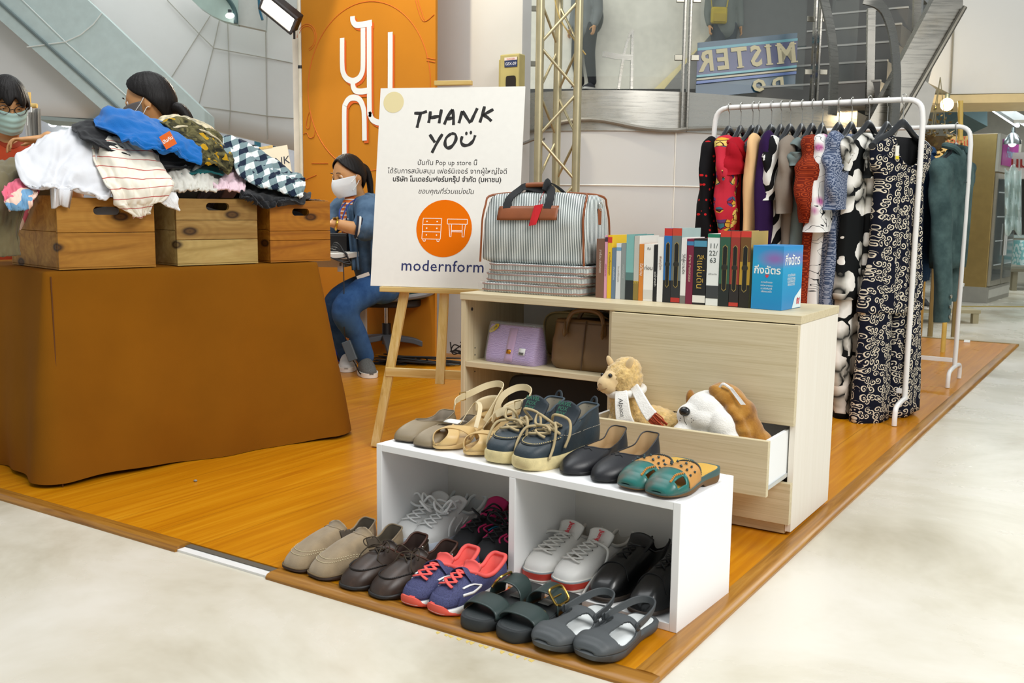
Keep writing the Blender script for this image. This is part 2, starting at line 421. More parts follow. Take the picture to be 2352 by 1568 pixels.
# round opening of the gallery above, with glass and a dark rail
mb = MB(); P = [aD(x, y, DW-.12) for x, y in [(436, -5), (460, 18), (486, 35), (512, 47), (546, 56), (546, 0), (530, -40), (430, -40)]]
quad(mb, P, .08); struct(mb.build('window_1', cm('a8bdb4', .3), smooth=False))
mb = MB(); quad(mb, [aD(546, 56, DW-.1), aD(610, 70, DW-.1), aD(612, 20, DW-.1), aD(700, 20, DW-.1), aD(700, -60, DW-.1), aD(530, -60, DW-.1)], .06); struct(mb.build('wall_gallery', cm('b9bcb6', .6), smooth=False))
mb = MB(); mb.tube(spline([aD(500, -30, DW-.16), aD(528, 4, DW-.16), aD(540, 28, DW-.16), aD(542, 54, DW-.16)], 12), .022, 8); struct(mb.build('trim_17', cm('2d4a4a', .3)))
# far hall seen under the gallery edge
mb = MB(); quad(mb, [aD(-300, 700, 17), aD(-300, 180, 17), aD(760, 180, 17), aD(760, 700, 17)], .1); struct(mb.build('wall_far', cm('cfcdd2', .6), smooth=False))
mb = MB()
quad(mb, [aD(90, 266, 9.5), aD(90, 274, 9.5), aD(300, 290, 9.5), aD(300, 282, 9.5)], .25); struct(mb.build('trim_18', cm('9aa5a2', .5), smooth=False))
# right side: bulkhead, dark market ceiling and far walls
mb = MB(); quad(mb, [aD(2132, 190, 7.6), aD(2184, 216, 7.6), aD(2700, 208, 7.6), aD(2700, -260, 7.6), aD(2260, -260, 7.6)], .25); struct(mb.build('wall_bulkhead', M_WALL, smooth=False))
mb = MB(); mb.tube([aD(2192, 20, 7.58), aD(2183, 214, 7.58)], .008, 5); struct(mb.build('trim_19', cm('8f8a7c', .7)))
mb = MB(); quad(mb, [aD(2108, 216, 7.55), aD(2184, 218, 7.55), aD(2700, 208, 7.55), aD(2700, 230, 7.55), aD(2100, 238, 7.55)], .3); struct(mb.build('trim_20', cm('cdb98a', .5), smooth=False))
mb = MB(); mb.bx(-3.5, 9, 8.2, 21, 2.62, 2.72); struct(mb.build('ceiling', cm('3a4243', .8), smooth=False))
mb = MB(); mb.bx(-5, 9, 18.0, 18.2, -.012, 3.0); struct(mb.build('wall_market', cm('a9a79f', .7), smooth=False))
mb = MB(); mb.bx(-3.4, -2.9, 8.0, 18, -.012, 2.6); struct(mb.build('wall_side', cm('4b4a44', .7), smooth=False))
# inclined steel side of the stairs on the right and the pale soffit under it
mb = MB(); quad(mb, [aD(1985, 300, 6.3), aD(2055, 283, 6.3), aD(2212, 14, 6.3), aD(2212, -90, 6.3), aD(2160, -30, 6.3)], .12); struct(mb.build('trim_21', m_steel('stair_steel', '8f8c84', .38), smooth=False))
mb = MB(); mb.tube([aD(2062, 284, 6.27), aD(2216, 16, 6.27)], .016, 8); struct(mb.build('trim_22', cm('6d695f', .4, m=.8)))
mb = MB(); quad(mb, [aD(2050, 330, 6.6), aD(2118, 330, 6.6), aD(2150, 205, 6.6), aD(2118, 180, 6.6)], .1); struct(mb.build('wall_soffit', cm('c9c7bf', .5), smooth=False))
# ---------------- cabinet ----------------
def panel(name, x0, x1, y0, y1, z0, z1, m, par, bev=.0012, **k):
    mb = MB(); mb.bx(x0, x1, y0, y1, z0, z1); return mb.build(name, m, par, smooth=False, bev=bev, **k)
cab = thing('cabinet', 'low pale oak cabinet with open shelves and a pulled-out drawer', 'cabinet', (0, 0, 0))
cab_top = panel('top', -1.196, 0, -.004, .397, .626, .65, M_OAK, cab)
panel('side_panel', -1.194, -1.176, 0, .395, .012, .6255, M_OAKV, cab)
panel('side_panel', -.02, -.002, 0, .395, .012, .6255, M_OAKD, cab)
panel('divider', -.616, -.598, .004, .39, .03, .6255, M_OAKV, cab)
panel('base', -1.175, -.021, .002, .39, .004, .034, M_OAK, cab)
panel('back_panel', -1.175, -.021, .382, .392, .035, .6255, cm('cfcdc8', .5, nz=0), cab)
panel('shelf', -1.1755, -.6165, .003, .38, .39, .409, M_OAK, cab)
panel('front_panel', -.597, -.0035, -.018, 0, .331, .623, M_OAK, cab)
panel('front_panel', -.597, -.0035, -.018, 0, .037, .161, M_OAK, cab)
dr = panel('drawer', -.622, -.012, -.212, -.194, .166, .323, M_OAK, cab)
dr['label'] = 'drawer pulled out at the middle of the cabinet'
WM = cm('f6f8f8', .3, nz=0)
panel('drawer_side', -.035, -.024, -.193, .19, .172, .316, WM, dr); panel('drawer_side', -.585, -.574, -.193, .19, .172, .316, WM, dr)
panel('drawer_base', -.573, -.036, -.193, .19, .172, .18, WM, dr); panel('drawer_back', -.573, -.036, .18, .19, .181, .3, WM, dr)
panel('runner', -.0235, -.0205, -.16, .3, .176, .188, cm('dfe4e6', .3, m=.7), dr)
for x, z, y in ((-1.1755, .59, .04), (-1.1755, .45, .06), (-1.1755, .425, .06), (-1.1755, .365, .06)):
    mb = MB(); r = .006 if z == .59 else .0025
    mb.lathe([(r, 0), (r, .0012)], (x, y, z), 12, Matrix.Rotation(pi/2, 3, 'Y')); mb.build('cam_lock' if r > .005 else 'peg_hole', cm('4a4a4e', .4), cab)
# ---------------- white two-bay cubby ----------------
cub = thing('shoe_cubby', 'low white two-bay cubby unit holding the shoes', 'shelf unit', (-.0057, -.8187, 0), -.0433)
WC = NT('white_melamine', 'fbfbfa', .35).m
CW, CD, CH, T = .9118, .2931, .3023, .019
for a, b in ((-CW, -CW+T), (-.457-T/2, -.457+T/2), (-T, 0)): panel('divider' if -.5 < a < -.4 else 'side_panel', a, b, 0, CD, .0005, CH-(T if -.5 < a < -.4 else 0)-.0003, WC, cub)
panel('top', -CW+T+.0003, -T-.0003, .0004, CD, CH-T, CH-.0002, WC, cub)
panel('base', -CW+T+.0003, -.457-T/2, .0004, CD-.005, .0005, T, WC, cub); panel('base', -.457+T/2, -T-.0003, .0004, CD-.005, .0005, T, WC, cub)
panel('back_panel', -CW+T, -T, CD-.006, CD-.001, .02, CH-T, cm('dcd8d0', .5, nz=0), cub)
mb = MB(); mb.lathe([(.006, 0), (.006, .002)], (-.875+.13, CD-.0062, .2), 14, Matrix.Rotation(pi/2, 3, 'X')); mb.build('bolt_hole', cm('6b6654', .4), cub)
def cubL(x, y, z=0):  # cubby local to world
    c, s = cos(-.0433), sin(-.0433); return V((-.0057+c*x-s*y, -.8187+s*x+c*y, z))
# ---------------- table with brown cloth ----------------
TA = V((.195, .981, 0)).normalized(); TB = V((-TA.y, TA.x, 0)); TN = V((-2.239, -.897, 0))
def tl(u, v, z=0): return TN+TA*u+TB*v+V((0, 0, z))
TZ = .72
def cloth():
    mb = MB(); L, Wd = 1.09, .8; rings = []
    per = []      # perimeter samples: (u, v, outward u, outward v, arc)
    n1, n2, nc = 46, 56, 7; r = .02
    for i in range(n1): per.append((r+(L-2*r)*i/(n1-1), 0, 0, -1))
    for i in range(1, nc): a = pi/2*i/nc; per.append((L-r+r*sin(a), r-r*cos(a), sin(a), -cos(a)))
    for i in range(n2): per.append((L, r+(Wd-2*r)*i/(n2-1), 1, 0))
    for i in range(1, nc): a = pi/2*i/nc; per.append((L-r+r*cos(a), Wd-r+r*sin(a), cos(a), sin(a)))
    for i in range(n1): per.append((L-r-(L-2*r)*i/(n1-1), Wd, 0, 1))
    for i in range(1, nc): a = pi/2*i/nc; per.append((r-r*sin(a), Wd-r+r*cos(a), -sin(a), cos(a)))
    for i in range(n2): per.append((0, Wd-r-(Wd-2*r)*i/(n2-1), -1, 0))
    for i in range(1, nc): a = pi/2*i/nc; per.append((r-r*cos(a), r-r*sin(a), -cos(a), -sin(a)))
    for k in range(19):
        f = max(0, (k-2)/16); ring = []
        for j, (u, v, ou, ov) in enumerate(per):
            ins = (.012, .003, 0)[k] if k < 3 else 0
            z = TZ-(0, .004, .014)[k] if k < 3 else TZ-.014-(TZ-.02)*f
            cn = max(0, 1-min(abs(u-L), 1)*5)*max(0, 1-v*5)     # far right corner hangs out in a deep fold
            s = u*1.0+v*1.3
            fl = .052*f+.012*f*sin(s*9+1.3)+.009*f*sin(s*21+f*1.5)+.1*f*cn+.02*f*noise.noise(V((s*3, f*2, 1)))
            hem = .012*sin(s*6+.6)*f**6
            d = TA*ou+TB*ov
            ring.append(tl(u, v, z+max(hem, -.004)*f)+d*(fl-ins))
        rings.append(ring)
    mb.loft(rings[::-1], (0, 1)); return mb
o = tag(cloth().build('tablecloth', mat('cloth_brown', '84520c', .9, nz=.12, ns=3, bump=.15, bs=300, spec=.12), sub=1, ang=0),
    'brown cloth draped to the floor over the table under the crates', 'tablecloth')
mb = MB(); P = [tl(.02, -.004-.056*k/12, TZ-.02-.7*k/12)+TA*(-.016*k/12) for k in range(13)]
mb.tube(P, .0022, 5); mb.build('seam', cm('5e3408', .9, nz=0), o)
# ---------------- crates ----------------
def plate_hole(mb, w, h, t, hx, hz, hw, hh, M):
    """board w x h (local x,z), thickness t along y, with a stadium hole"""
    n = 40; out, inn = [], []
    for k in range(n):
        a = 2*pi*k/n; ca, sa = cos(a), sin(a)
        r = hh/2; px = hx+(hw/2-r)*(1 if ca > 0 else -1)+r*ca; pz = hz+r*sa
        dx, dz = ca, sa; q = min(((w/2 if dx > 0 else -w/2)-0)/dx if abs(dx) > 1e-6 else 9e9, ((h if dz > 0 else 0)-hz)/dz if abs(dz) > 1e-6 else 9e9)
        ox, oz = dx*q, hz+dz*q; out.append((max(-w/2, min(w/2, ox)), max(0, min(h, oz)))); inn.append((px, pz))
    # snap nearest samples to corners
    for cx, cz in ((-w/2, 0), (w/2, 0), (w/2, h), (-w/2, h)):
        k = min(range(n), key=lambda i: (out[i][0]-cx)**2+(out[i][1]-cz)**2); out[k] = (cx, cz)
    rg = [[M @ V((x, y, z)) for x, z in q] for q, y in ((inn, 0), (out, 0), (out, t), (inn, t), (inn, 0))]
    mb.loft(rg, (0, 0))
CR_M = [m_wood('crate_wood_'+k, a, b, c, ax, 22, .55, 1) for k, a, b, c, ax in (('amber', '8a5a16', 'a87528', 'ba8a3a', 1), ('grey', '7e5c2c', '99783f', 'b09257', 1), ('pale', '9a8148', 'b39a5e', 'c2ac74', 1), ('orange', '8a5210', 'a76a18', 'bb8028', 1))]
def crate(u0, u1, h, boards, lab, mats, depth=.42, v0=.012, end=None):
    L = u1-u0; r = thing('wooden_crate', lab, 'crate', tl((u0+u1)/2, v0, TZ+.0005), atan2(TA.y, TA.x)-pi/2)
    # local frame: x = into the table (-TB), y = along the side
    t = .014; z = .006
    for i, bh in enumerate(boards):
        top = i == len(boards)-1; Mx = Matrix(((0, -1, 0, 0), (1, 0, 0, 0), (0, 0, 1, z), (0, 0, 0, 1)))
        mb = MB()
        if top: plate_hole(mb, L, bh-.0015, t, 0, bh*.62, .095 if L > .3 else .08, .028, Mx)
        else: mb.add([Mx @ V(p) for p in ((-L/2, 0, 0), (L/2, 0, 0), (L/2, t, 0), (-L/2, t, 0), (-L/2, 0, bh-.0015), (L/2, 0, bh-.0015), (L/2, t, bh-.0015), (-L/2, t, bh-.0015))],
                   [(0,1,2,3),(4,5,6,7),(0,1,5,4),(1,2,6,5),(2,3,7,6),(3,0,4,7)])
        mb.build('board', mats[i], r, smooth=False, bev=.0015); z += bh
    ez = 0
    for k, (f, eh) in enumerate(((-1, h/2-.001), (-1, h/2-.001), (1, h-.002))):
        mb = MB(); mb.bx(-depth+t, -t-.0005, f*L/2, f*(L/2-t), .006+(eh+.001 if k == 1 else 0), .006+(eh+.001 if k == 1 else 0)+eh); mb.build('board', mats[0], r, smooth=False, bev=.0015)
    mb = MB(); mb.bx(-depth, -depth+t, -L/2, L/2, .006, h); mb.build('board', mats[0], r, smooth=False, bev=.0015)
    mb = MB(); mb.bx(-depth, 0, -L/2, L/2, 0, .0055); mb.build('base', mats[0], r, smooth=False)
    return r
crate(.055, .395, .242, [.118, .118], 'largest amber wooden crate at the near corner, full of white clothes', [CR_M[0]]*2)
crate(.478, .812, .245, [.088, .072, .079], 'greyer wooden crate with three planks in the middle of the row', [CR_M[2], CR_M[1], CR_M[1]])
crate(.868, 1.158-.005, .242, [.08, .037, .119], 'small orange wooden crate at the far end beside the easel', [CR_M[3]]*3)
# ---------------- easel and sign ----------------
EA = V((-1.698, .127, 0)); ed = V((.935, .353, 0)).normalized(); en = V((.353, -.935, 0)).normalized()
E0 = EA+ed*.255
def el(x, y, z): return E0+ed*x+en*y+V((0, 0, z))      # x right, y towards the viewer
ez = thing('easel', 'slim pine easel carrying the white thank-you board', 'easel', E0, atan2(ed.y, ed.x))
def stick(name, a, b, w, t, m=None):
    a, b = V(a), V(b); mb = MB(); d = (b-a).normalized(); s = V((1, 0, 0)); s = (s-d*s.dot(d)).normalized(); n = d.cross(s)
    mb.loft([[p+s*w/2+n*t/2, p-s*w/2+n*t/2, p-s*w/2-n*t/2, p+s*w/2-n*t/2] for p in (a, b)])
    return mb.build(name, m or M_PINE, ez, smooth=False, bev=.002)
LEAN = .17
stick('leg', (-.255, .0, .003), (-.055, LEAN*1.38, 1.38), .036, .018); stick('leg', (.24, .0, .003), (.055, LEAN*1.38, 1.38), .036, .018)
stick('back_leg', (.06, .52, .003), (.0, LEAN*1.35+.03, 1.35), .04, .02)
stick('centre_post', (0, LEAN*.26-.012, .26), (0, LEAN*1.4-.012, 1.4), .036, .016)
mb = MB(); mb.bx(-.225, .205, LEAN*.3-.016, LEAN*.3, .28, .315); mb.build('crossbar', M_PINEX, ez, smooth=False, bev=.002)
mb = MB(); mb.bx(-.255, .22, LEAN*.62-.05, LEAN*.62-.012, .612, .632); mb.build('rail', M_PINEX, ez, smooth=False, bev=.002)
mb = MB(); mb.bx(-.075, .075, LEAN*1.42-.046, LEAN*1.42-.018, 1.417, 1.434); mb.build('clamp', M_PINEX, ez, smooth=False, bev=.002)
# board stands on the rail, leaning with the legs
SW, SH = .585, .785
upv = V((0, 0, 1))-en*LEAN; upv.normalize(); sb = el(-.003, -LEAN*.62+.036, .6335)
sg = thing('sign_board', 'white thank-you sign board with orange furniture emblem on the easel', 'sign', sb, 0)
SM = frame((0, 0, 0), ed, upv); SN = ed.cross(upv)
mb = MB(); mb.box((0, 0, 0), (SW, SH, .006), SM.to_3x3()); mb.v = [tuple(V(v)+upv*SH/2) for v in mb.v]; mb.build('board', mat('sign_white', 'efece4', .55, nz=.015, ns=40), sg, smooth=False)
def sx(px, py): return ((px-1029)/328*SW*1.0, SH-(py-209)/445*SH)   # photo scale to board metres
def put(mb, z, x, y): return frame(SN*z+ed*x+upv*y, ed, upv)
def disc(name, c, r, z, m, n=48, sy=1):
    mb = MB(); M = put(mb, z, *c); mb.prism([(r*cos(2*pi*k/n), r*sy*sin(2*pi*k/n)) for k in range(n)], .0004, M); return mb.build(name, m, sg, smooth=False)
INK = cm('23201f', .6, nz=0); NAVY = cm('262f66', .6, nz=0); ORG = cm('ea7208', .8, nz=0, spec=.05); WHT = cm('fbfaf6', .6, nz=0)
disc('dot', sx(897, 241), .042, .0034, cm('e2d3a0', .6, nz=0)); disc('emblem', sx(1027, 523), .112, .0034, ORG)
# hand-drawn THANK YOU as brush strokes, px in the photo
ST = [[(946, 266), (962, 266), (975, 262)], [(961, 266), (957, 284), (954, 299)], [(983, 262), (982, 276), (980, 288)], [(1008, 258), (1006, 272), (1004, 289)], [(982, 277), (1005, 273)],
      [(1033, 258), (1022, 276), (1016, 292)], [(1033, 258), (1036, 275), (1037, 293)], [(1020, 280), (1036, 277)],
      [(1055, 262), (1052, 277), (1049, 289)], [(1056, 262), (1066, 277), (1075, 289)], [(1076, 287), (1082, 272), (1089, 256)],
      [(1105, 252), (1101, 270), (1096, 288)], [(1125, 259), (1112, 266), (1101, 273)], [(1103, 271), (1113, 277), (1122, 285)],
      [(984, 314), (991, 324), (997, 332)], [(1013, 313), (1003, 330), (991, 355)],
      [(1033, 312), (1022, 322), (1020, 336), (1026, 344), (1036, 340), (1044, 326), (1042, 314), (1033, 312)],
      [(1058, 318), (1056, 330), (1062, 338), (1074, 337), (1083, 328), (1087, 316)]]
mb = MB()
for q in ST:
    P = [ed*sx(*p)[0]+upv*sx(*p)[1]+SN*.0032 for p in q]; P = spline(P, 4*len(P)-3); w = [.0135-.004*abs(2*i/(len(P)-1)-1)+.002*sin(i) for i in range(len(P))]
    mb.ribbon(P, w, .0006, SN)
for p in ((1067, 312), (1077, 310)): P = sx(*p); mb.prism([(.005*cos(k), .0075*sin(k)) for k in [i*pi/6 for i in range(12)]], .0004, put(mb, .0032, *P))
mb.build('lettering', INK, sg, smooth=False)
for s, py, size, b, sh in (('ปันกัน Pop up store นี้', 382, .0275, 0, 0), ('ได้รับการสนับสนุน เฟอร์นิเจอร์ จากผู้ใหญ่ใจดี', 401, .0275, 0, 0), ('บริษัท โมเดอร์นฟอร์มกรุ๊ป จำกัด (มหาชน)', 419, .027, .0006, 0), ('ขอบคุณที่ร่วมแบ่งปัน', 446, .027, 0, .2)):
    x, y = sx(1027, py); mb = MB(); letter(mb, s, put(mb, .0034, x, y), size, bold=b, shear=sh); mb.build('lettering', cm('2f2b2a', .6, nz=0), sg, smooth=False)
x, y = sx(1023, 618)
mb = MB(); letter(mb, 'modernform', put(mb, .0034, x+.008, y), .062, bold=.0004, sp=1.06); mb.build('lettering', NAVY, sg, smooth=False)
# drawn chest of drawers and stool inside the emblem
mb = MB()
def ln(*pts, w=.0022):
    P = [ed*sx(*p)[0]+upv*sx(*p)[1]+SN*.0041 for p in pts]
    for a, b in zip(P, P[1:]): mb.ribbon([a, b], w, .0004, SN)
ln((979, 501), (1021, 501), (1020, 547), (978, 547), (979, 501)); ln((979, 515), (1021, 515)); ln((979, 531), (1021, 531)); ln((980, 547), (982, 552), (986, 552), (986, 547)); ln((1012, 547), (1013, 552), (1017, 552), (1018, 547))
ln((1034, 502), (1079, 502), (1079, 513), (1034, 513), (1034, 502)); ln((1038, 513), (1041, 541), (1044, 541), (1044, 513)); ln((1068, 513), (1069, 541), (1073, 541), (1075, 513)); ln((1044, 527), (1069, 527)); ln((1044, 530), (1069, 530))
for p in ((988, 508), (1011, 508), (988, 523), (1011, 523), (988, 538), (1011, 538)):
    mb.prism([(.0028*cos(i*pi/6), .0028*sin(i*pi/6)) for i in range(12)], .0004, put(mb, .004, *sx(*p)))
mb.build('emblem_drawing', WHT, sg, smooth=False)
# ---------------- orange backdrop ----------------
BY = 2.042
bd = thing('backdrop_panel', 'tall orange backdrop banner with white looping letters behind the easel', 'banner', (-3.4, BY, 0))
mb = MB(); mb.bx(-.547, .543, 0, .02, 0, 3.1); mb.build('panel', mat('banner_orange', 'bd7a1e', .7, nz=.05, ns=3, spec=.2), bd, smooth=False)
def lg(x, y, dy=.0): p = aY(660+x/3.7325, y/3.7325, BY); return V((p.x+3.4, -.002-dy, p.z))
LOGO = [[(473, 326), (474, 560), (485, 630), (515, 675), (566, 694), (615, 672), (643, 625), (652, 550), (652, 240)],
        [(563, 140), (566, 180), (590, 212), (640, 213), (729, 196)], [(705, 190), (708, 900), (716, 985), (740, 1030), (800, 1050), (850, 1010), (880, 930), (886, 700), (887, 276)],
        [(566, 690), (570, 745), (592, 778), (640, 785), (700, 776)], [(495, 1326), (494, 960), (505, 890), (540, 845), (590, 838), (630, 862), (655, 920), (664, 990), (667, 1205)]]
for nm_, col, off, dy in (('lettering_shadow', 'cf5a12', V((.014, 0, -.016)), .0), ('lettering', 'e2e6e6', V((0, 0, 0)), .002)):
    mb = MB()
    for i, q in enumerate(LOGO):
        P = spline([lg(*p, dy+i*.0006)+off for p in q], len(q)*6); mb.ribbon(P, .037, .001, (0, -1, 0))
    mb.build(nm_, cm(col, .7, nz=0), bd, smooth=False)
mb = MB(); mb.tube([V((.006+.5*cos(a), -.001, 1.68+.515*sin(a))) for a in [2*pi*k/96 for k in range(96)]], .0026, 6, closed=True)
for c, r in (((-.5, 2.02), .085), ((-.5, 2.02), .072)): mb.tube([V((c[0]+r*cos(a), -.001, c[1]+r*sin(a))) for a in [2*pi*k/40-pi*.42 for k in range(29)]], .002, 5)
for q in ([(1100, 0), (1165, 180), (1260, 125)], [(1120, 0), (1175, 170)], [(1195, 495), (1270, 510)], [(1195, 520), (1268, 535)], [(190, 960), (170, 1020), (165, 1090), (190, 1095), (200, 1000)], [(140, 1150), (170, 1140), (190, 1180), (230, 1170), (240, 1100)], [(210, 1400), (350, 1400)], [(110, 1560), (250, 1500)]):
    mb.tube(spline([lg(*p) for p in q], 12), .0022, 5)
mb.build('line_drawing', cm('c8641a', .7, nz=0), bd, smooth=False)
mb = MB(); mb.tube([V((-.572, .012, 0)), V((-.572, .012, 2.27))], .0165, 12); mb.build('frame_pole', cm('d9d2bd', .4, nz=.1), bd)
mb = MB(); mb.tube([V((-.572, .012, 1.83)), V((-.572, .012, 1.85))], .0172, 12); mb.build('tape', cm('222222', .5), bd)
mb = MB(); mb.bx(-.66, -.6, .03, .05, 0, 2.2); mb.build('edge_board', cm('f0e9d8', .5), bd, smooth=False)
# ================= garment materials =================
def pat(name, base, r=.85):
    t = NT(name, base, r, 0, .2); return t
def yz(t):   # object coords folded to the garment face
    x = t.xyz(); return t.comb(x[1], x[2], t.ma('MULTIPLY', x[0], .35))
def m_swirl():
    t = pat('print_swirl', '0d1224'); v0 = t.n('VectorMath', operation='ADD')
    nz = t.noise(7, yz(t), det=1, out=1); sc = t.n('VectorMath', operation='SCALE'); t.put(sc.inputs[0], nz); sc.inputs['Scale'].default_value = .05
    t.put(v0.inputs[0], yz(t)); t.put(v0.inputs[1], sc.outputs[0])
    vo = t.n('TexVoronoi', feature='F1', voronoi_dimensions='2D'); t.put(vo.inputs['Vector'], v0.outputs[0]); vo.inputs['Scale'].default_value = 36
    df = t.n('VectorMath', operation='SUBTRACT'); t.put(df.inputs[0], v0.outputs[0]); t.put(df.inputs[1], vo.outputs['Position'])
    q = t.xyz(df.outputs[0]); ang = t.ma('ARCTAN2', q[1], q[0]); cl = t.xyz(vo.outputs['Color'])
    sp = t.ma('FRACT', t.ma('ADD', t.ma('MULTIPLY', vo.outputs['Distance'], 2.6), t.ma('ADD', t.ma('MULTIPLY', ang, .1592), cl[0])))
    f = t.ma('MULTIPLY', t.ma('LESS_THAN', sp, .4), t.ma('LESS_THAN', vo.outputs['Distance'], .52))
    t.set('Base Color', t.mix(f, '0c1122', 'd9cfba')); return t.m
def m_flower():
    t = pat('print_lily', '101314'); vo = t.n('TexVoronoi', feature='F1', voronoi_dimensions='2D'); nd = t.n('VectorMath', operation='ADD'); sc = t.n('VectorMath', operation='SCALE'); t.put(sc.inputs[0], t.noise(16, yz(t), det=2, out=1)); sc.inputs['Scale'].default_value = .05; t.put(nd.inputs[0], yz(t)); t.put(nd.inputs[1], sc.outputs[0]); v = t.map((1, .8, 0), v=nd.outputs[0]); t.put(vo.inputs['Vector'], v); vo.inputs['Scale'].default_value = 8; vo.inputs['Randomness'].default_value = .9
    df = t.n('VectorMath', operation='SUBTRACT'); t.put(df.inputs[0], v); t.put(df.inputs[1], vo.outputs['Position']); q = t.xyz(df.outputs[0]); cl = t.xyz(vo.outputs['Color'])
    ang = t.ma('ADD', t.ma('ARCTAN2', q[1], q[0]), t.ma('MULTIPLY', cl[0], 6.28)); pet = t.ma('ABSOLUTE', t.ma('SINE', t.ma('MULTIPLY', ang, 1.5)))
    rad = t.ma('MULTIPLY_ADD', t.ma('POWER', pet, .55), .5, .1); f = t.ma('LESS_THAN', vo.outputs['Distance'], rad)
    sh = t.ma('MULTIPLY', t.ma('POWER', pet, .8), t.ma('MULTIPLY_ADD', vo.outputs['Distance'], 1.5, .15, clamp=True))
    t.set('Base Color', t.mix(f, '0e1112', t.ramp(sh, [(.1, '3c3c38'), (.4, 'b5b2a8'), (.7, 'efede6')]))); return t.m
def m_butterfly():
    t = pat('print_butterfly', 'c22b3c'); v = yz(t); a = t.vor(17, v, dim='2D'); b = t.vor(40, v, dim='2D')
    f = t.ma('LESS_THAN', a[0], .42); cols = t.ramp(t.xyz(b[1])[0], [(0, 'd9a53a'), (.3, 'e0c46a'), (.5, '5a3f78'), (.65, '3b6b7c'), (.8, 'a82238'), (1, 'e0762c')], 'CONSTANT')
    e = t.vor(40, v, 'DISTANCE_TO_EDGE', dim='2D')[0]; cols = t.mix(t.ma('LESS_THAN', e, .06), cols, '45161c')
    t.set('Base Color', t.mix(f, 'c42c3e', cols)); return t.m
def m_dots():
    t = pat('print_dots', '0c0c0e'); a = t.vor(24, yz(t), dim='2D'); t.set('Base Color', t.mix(t.ma('LESS_THAN', a[0], .13), '0d0c0f', 'c21f22')); return t.m
def m_zebra():
    t = pat('print_zebra', '111111'); w = t.n('TexWave'); t.put(w.inputs['Vector'], t.map((1, 1, 1), (0, .5, .4), v=yz(t))); w.inputs['Scale'].default_value = 7; w.inputs['Distortion'].default_value = 5; w.inputs['Detail'].default_value = 1; w.inputs['Detail Scale'].default_value = 1.2
    t.set('Base Color', t.mix(t.ma('GREATER_THAN', w.outputs['Fac'], .55), '0f0f11', 'dedcd6')); return t.m
def m_rust():
    t = pat('print_rust', '8e2c10'); a = t.vor(42, yz(t), rnd=.2, dim='2D')[0]; t.set('Base Color', t.ramp(t.ma('SINE', t.ma('MULTIPLY', a, 22)), [(.2, '6e1f0a'), (.6, '9c3414'), (.9, 'a8441e')])); return t.m
def m_line():
    t = pat('print_branch', 'e6e4e0'); n = t.noise(9, yz(t), det=2, dist=1.5); e = t.ma('LESS_THAN', t.ma('ABSOLUTE', t.ma('SUBTRACT', n, .5)), .008)
    b = t.vor(9, yz(t), dim='2D'); c = t.mix(t.ramp(b[0], [(.08, 'ffffff'), (.24, '000000')]), 'e6e4df', 'b9689a'); t.set('Base Color', t.mix(e, c, '23262a')); return t.m
def m_micro(name, a, b, sc=150):
    t = pat(name, a); t.set('Base Color', t.mix(t.ma('GREATER_THAN', t.vor(sc, yz(t), dim='2D')[0], .42), a, b)); return t.m
def m_denim(name, a, b):
    t = pat(name, a, .9); n = t.noise(5, det=5, rough=.65); w = t.noise(1, t.map((500, 500, 60))); c = t.ramp(n, [(.38, a), (.62, b)]); t.set('Base Color', t.mix(t.ma('MULTIPLY', w, .35), c, b)); t.bump(w, .15, .001); return t.m
PLAIN = lambda n, c, nz=.1: mat('fabric_'+n, c, .9, nz=nz, ns=6, bump=.1, bs=220, spec=.15)
# ================= racks =================
WR = mat('rack_white', 'eceae6', .35, nz=.03)
def rack(label, y, x1, x0, zt, depth=.19):
    r = thing('clothes_rack', label, 'clothes rack', ((x0+x1)/2, y, 0)); c = (x0+x1)/2
    P = [(x1-c, 0, .09)]+spline([(x1-c, 0, zt-.1), (x1-c-.01, 0, zt-.035), (x1-c-.045, 0, zt-.005), (x1-c-.1, 0, zt)], 10)+spline([(x0-c+.1, 0, zt), (x0-c+.045, 0, zt-.005), (x0-c+.01, 0, zt-.035), (x0-c, 0, zt-.1)], 10)+[(x0-c, 0, .09)]
    mb = MB(); mb.tube(P, .0125, 12); mb.build('frame', WR, r)
    for x in (x0-c, x1-c):
        mb = MB(); mb.tube(spline([(x, -depth, .003), (x, -depth+.002, .05), (x, -depth+.03, .085), (x, 0, .095), (x, depth-.03, .085), (x, depth-.002, .05), (x, depth, .003)], 25), .0115, 10); mb.build('foot', WR, r)
    mb = MB(); mb.box((0, 0, .13), (abs(x1-x0)-.026, .012, .024)); mb.build('lower_rail', WR, r, smooth=False, bev=.002)
    for x in (x0-c, x1-c): mb = MB(); mb.tube([(x, 0, 1.1), (x, 0, 1.13)], .0135, 12); mb.build('collar', WR, r)
    return r
RY, RZ = 1.96, 1.446
rack('white tubular clothes rack full of dresses behind the cabinet', RY, -.085, -1.06, RZ)
rack('white tubular clothes rack holding two denim jackets farther back', 3.155, -.06, -1.05, 1.415)
HB = mat('hanger_black', '1d1f22', .35, nz=0, coat=.2)
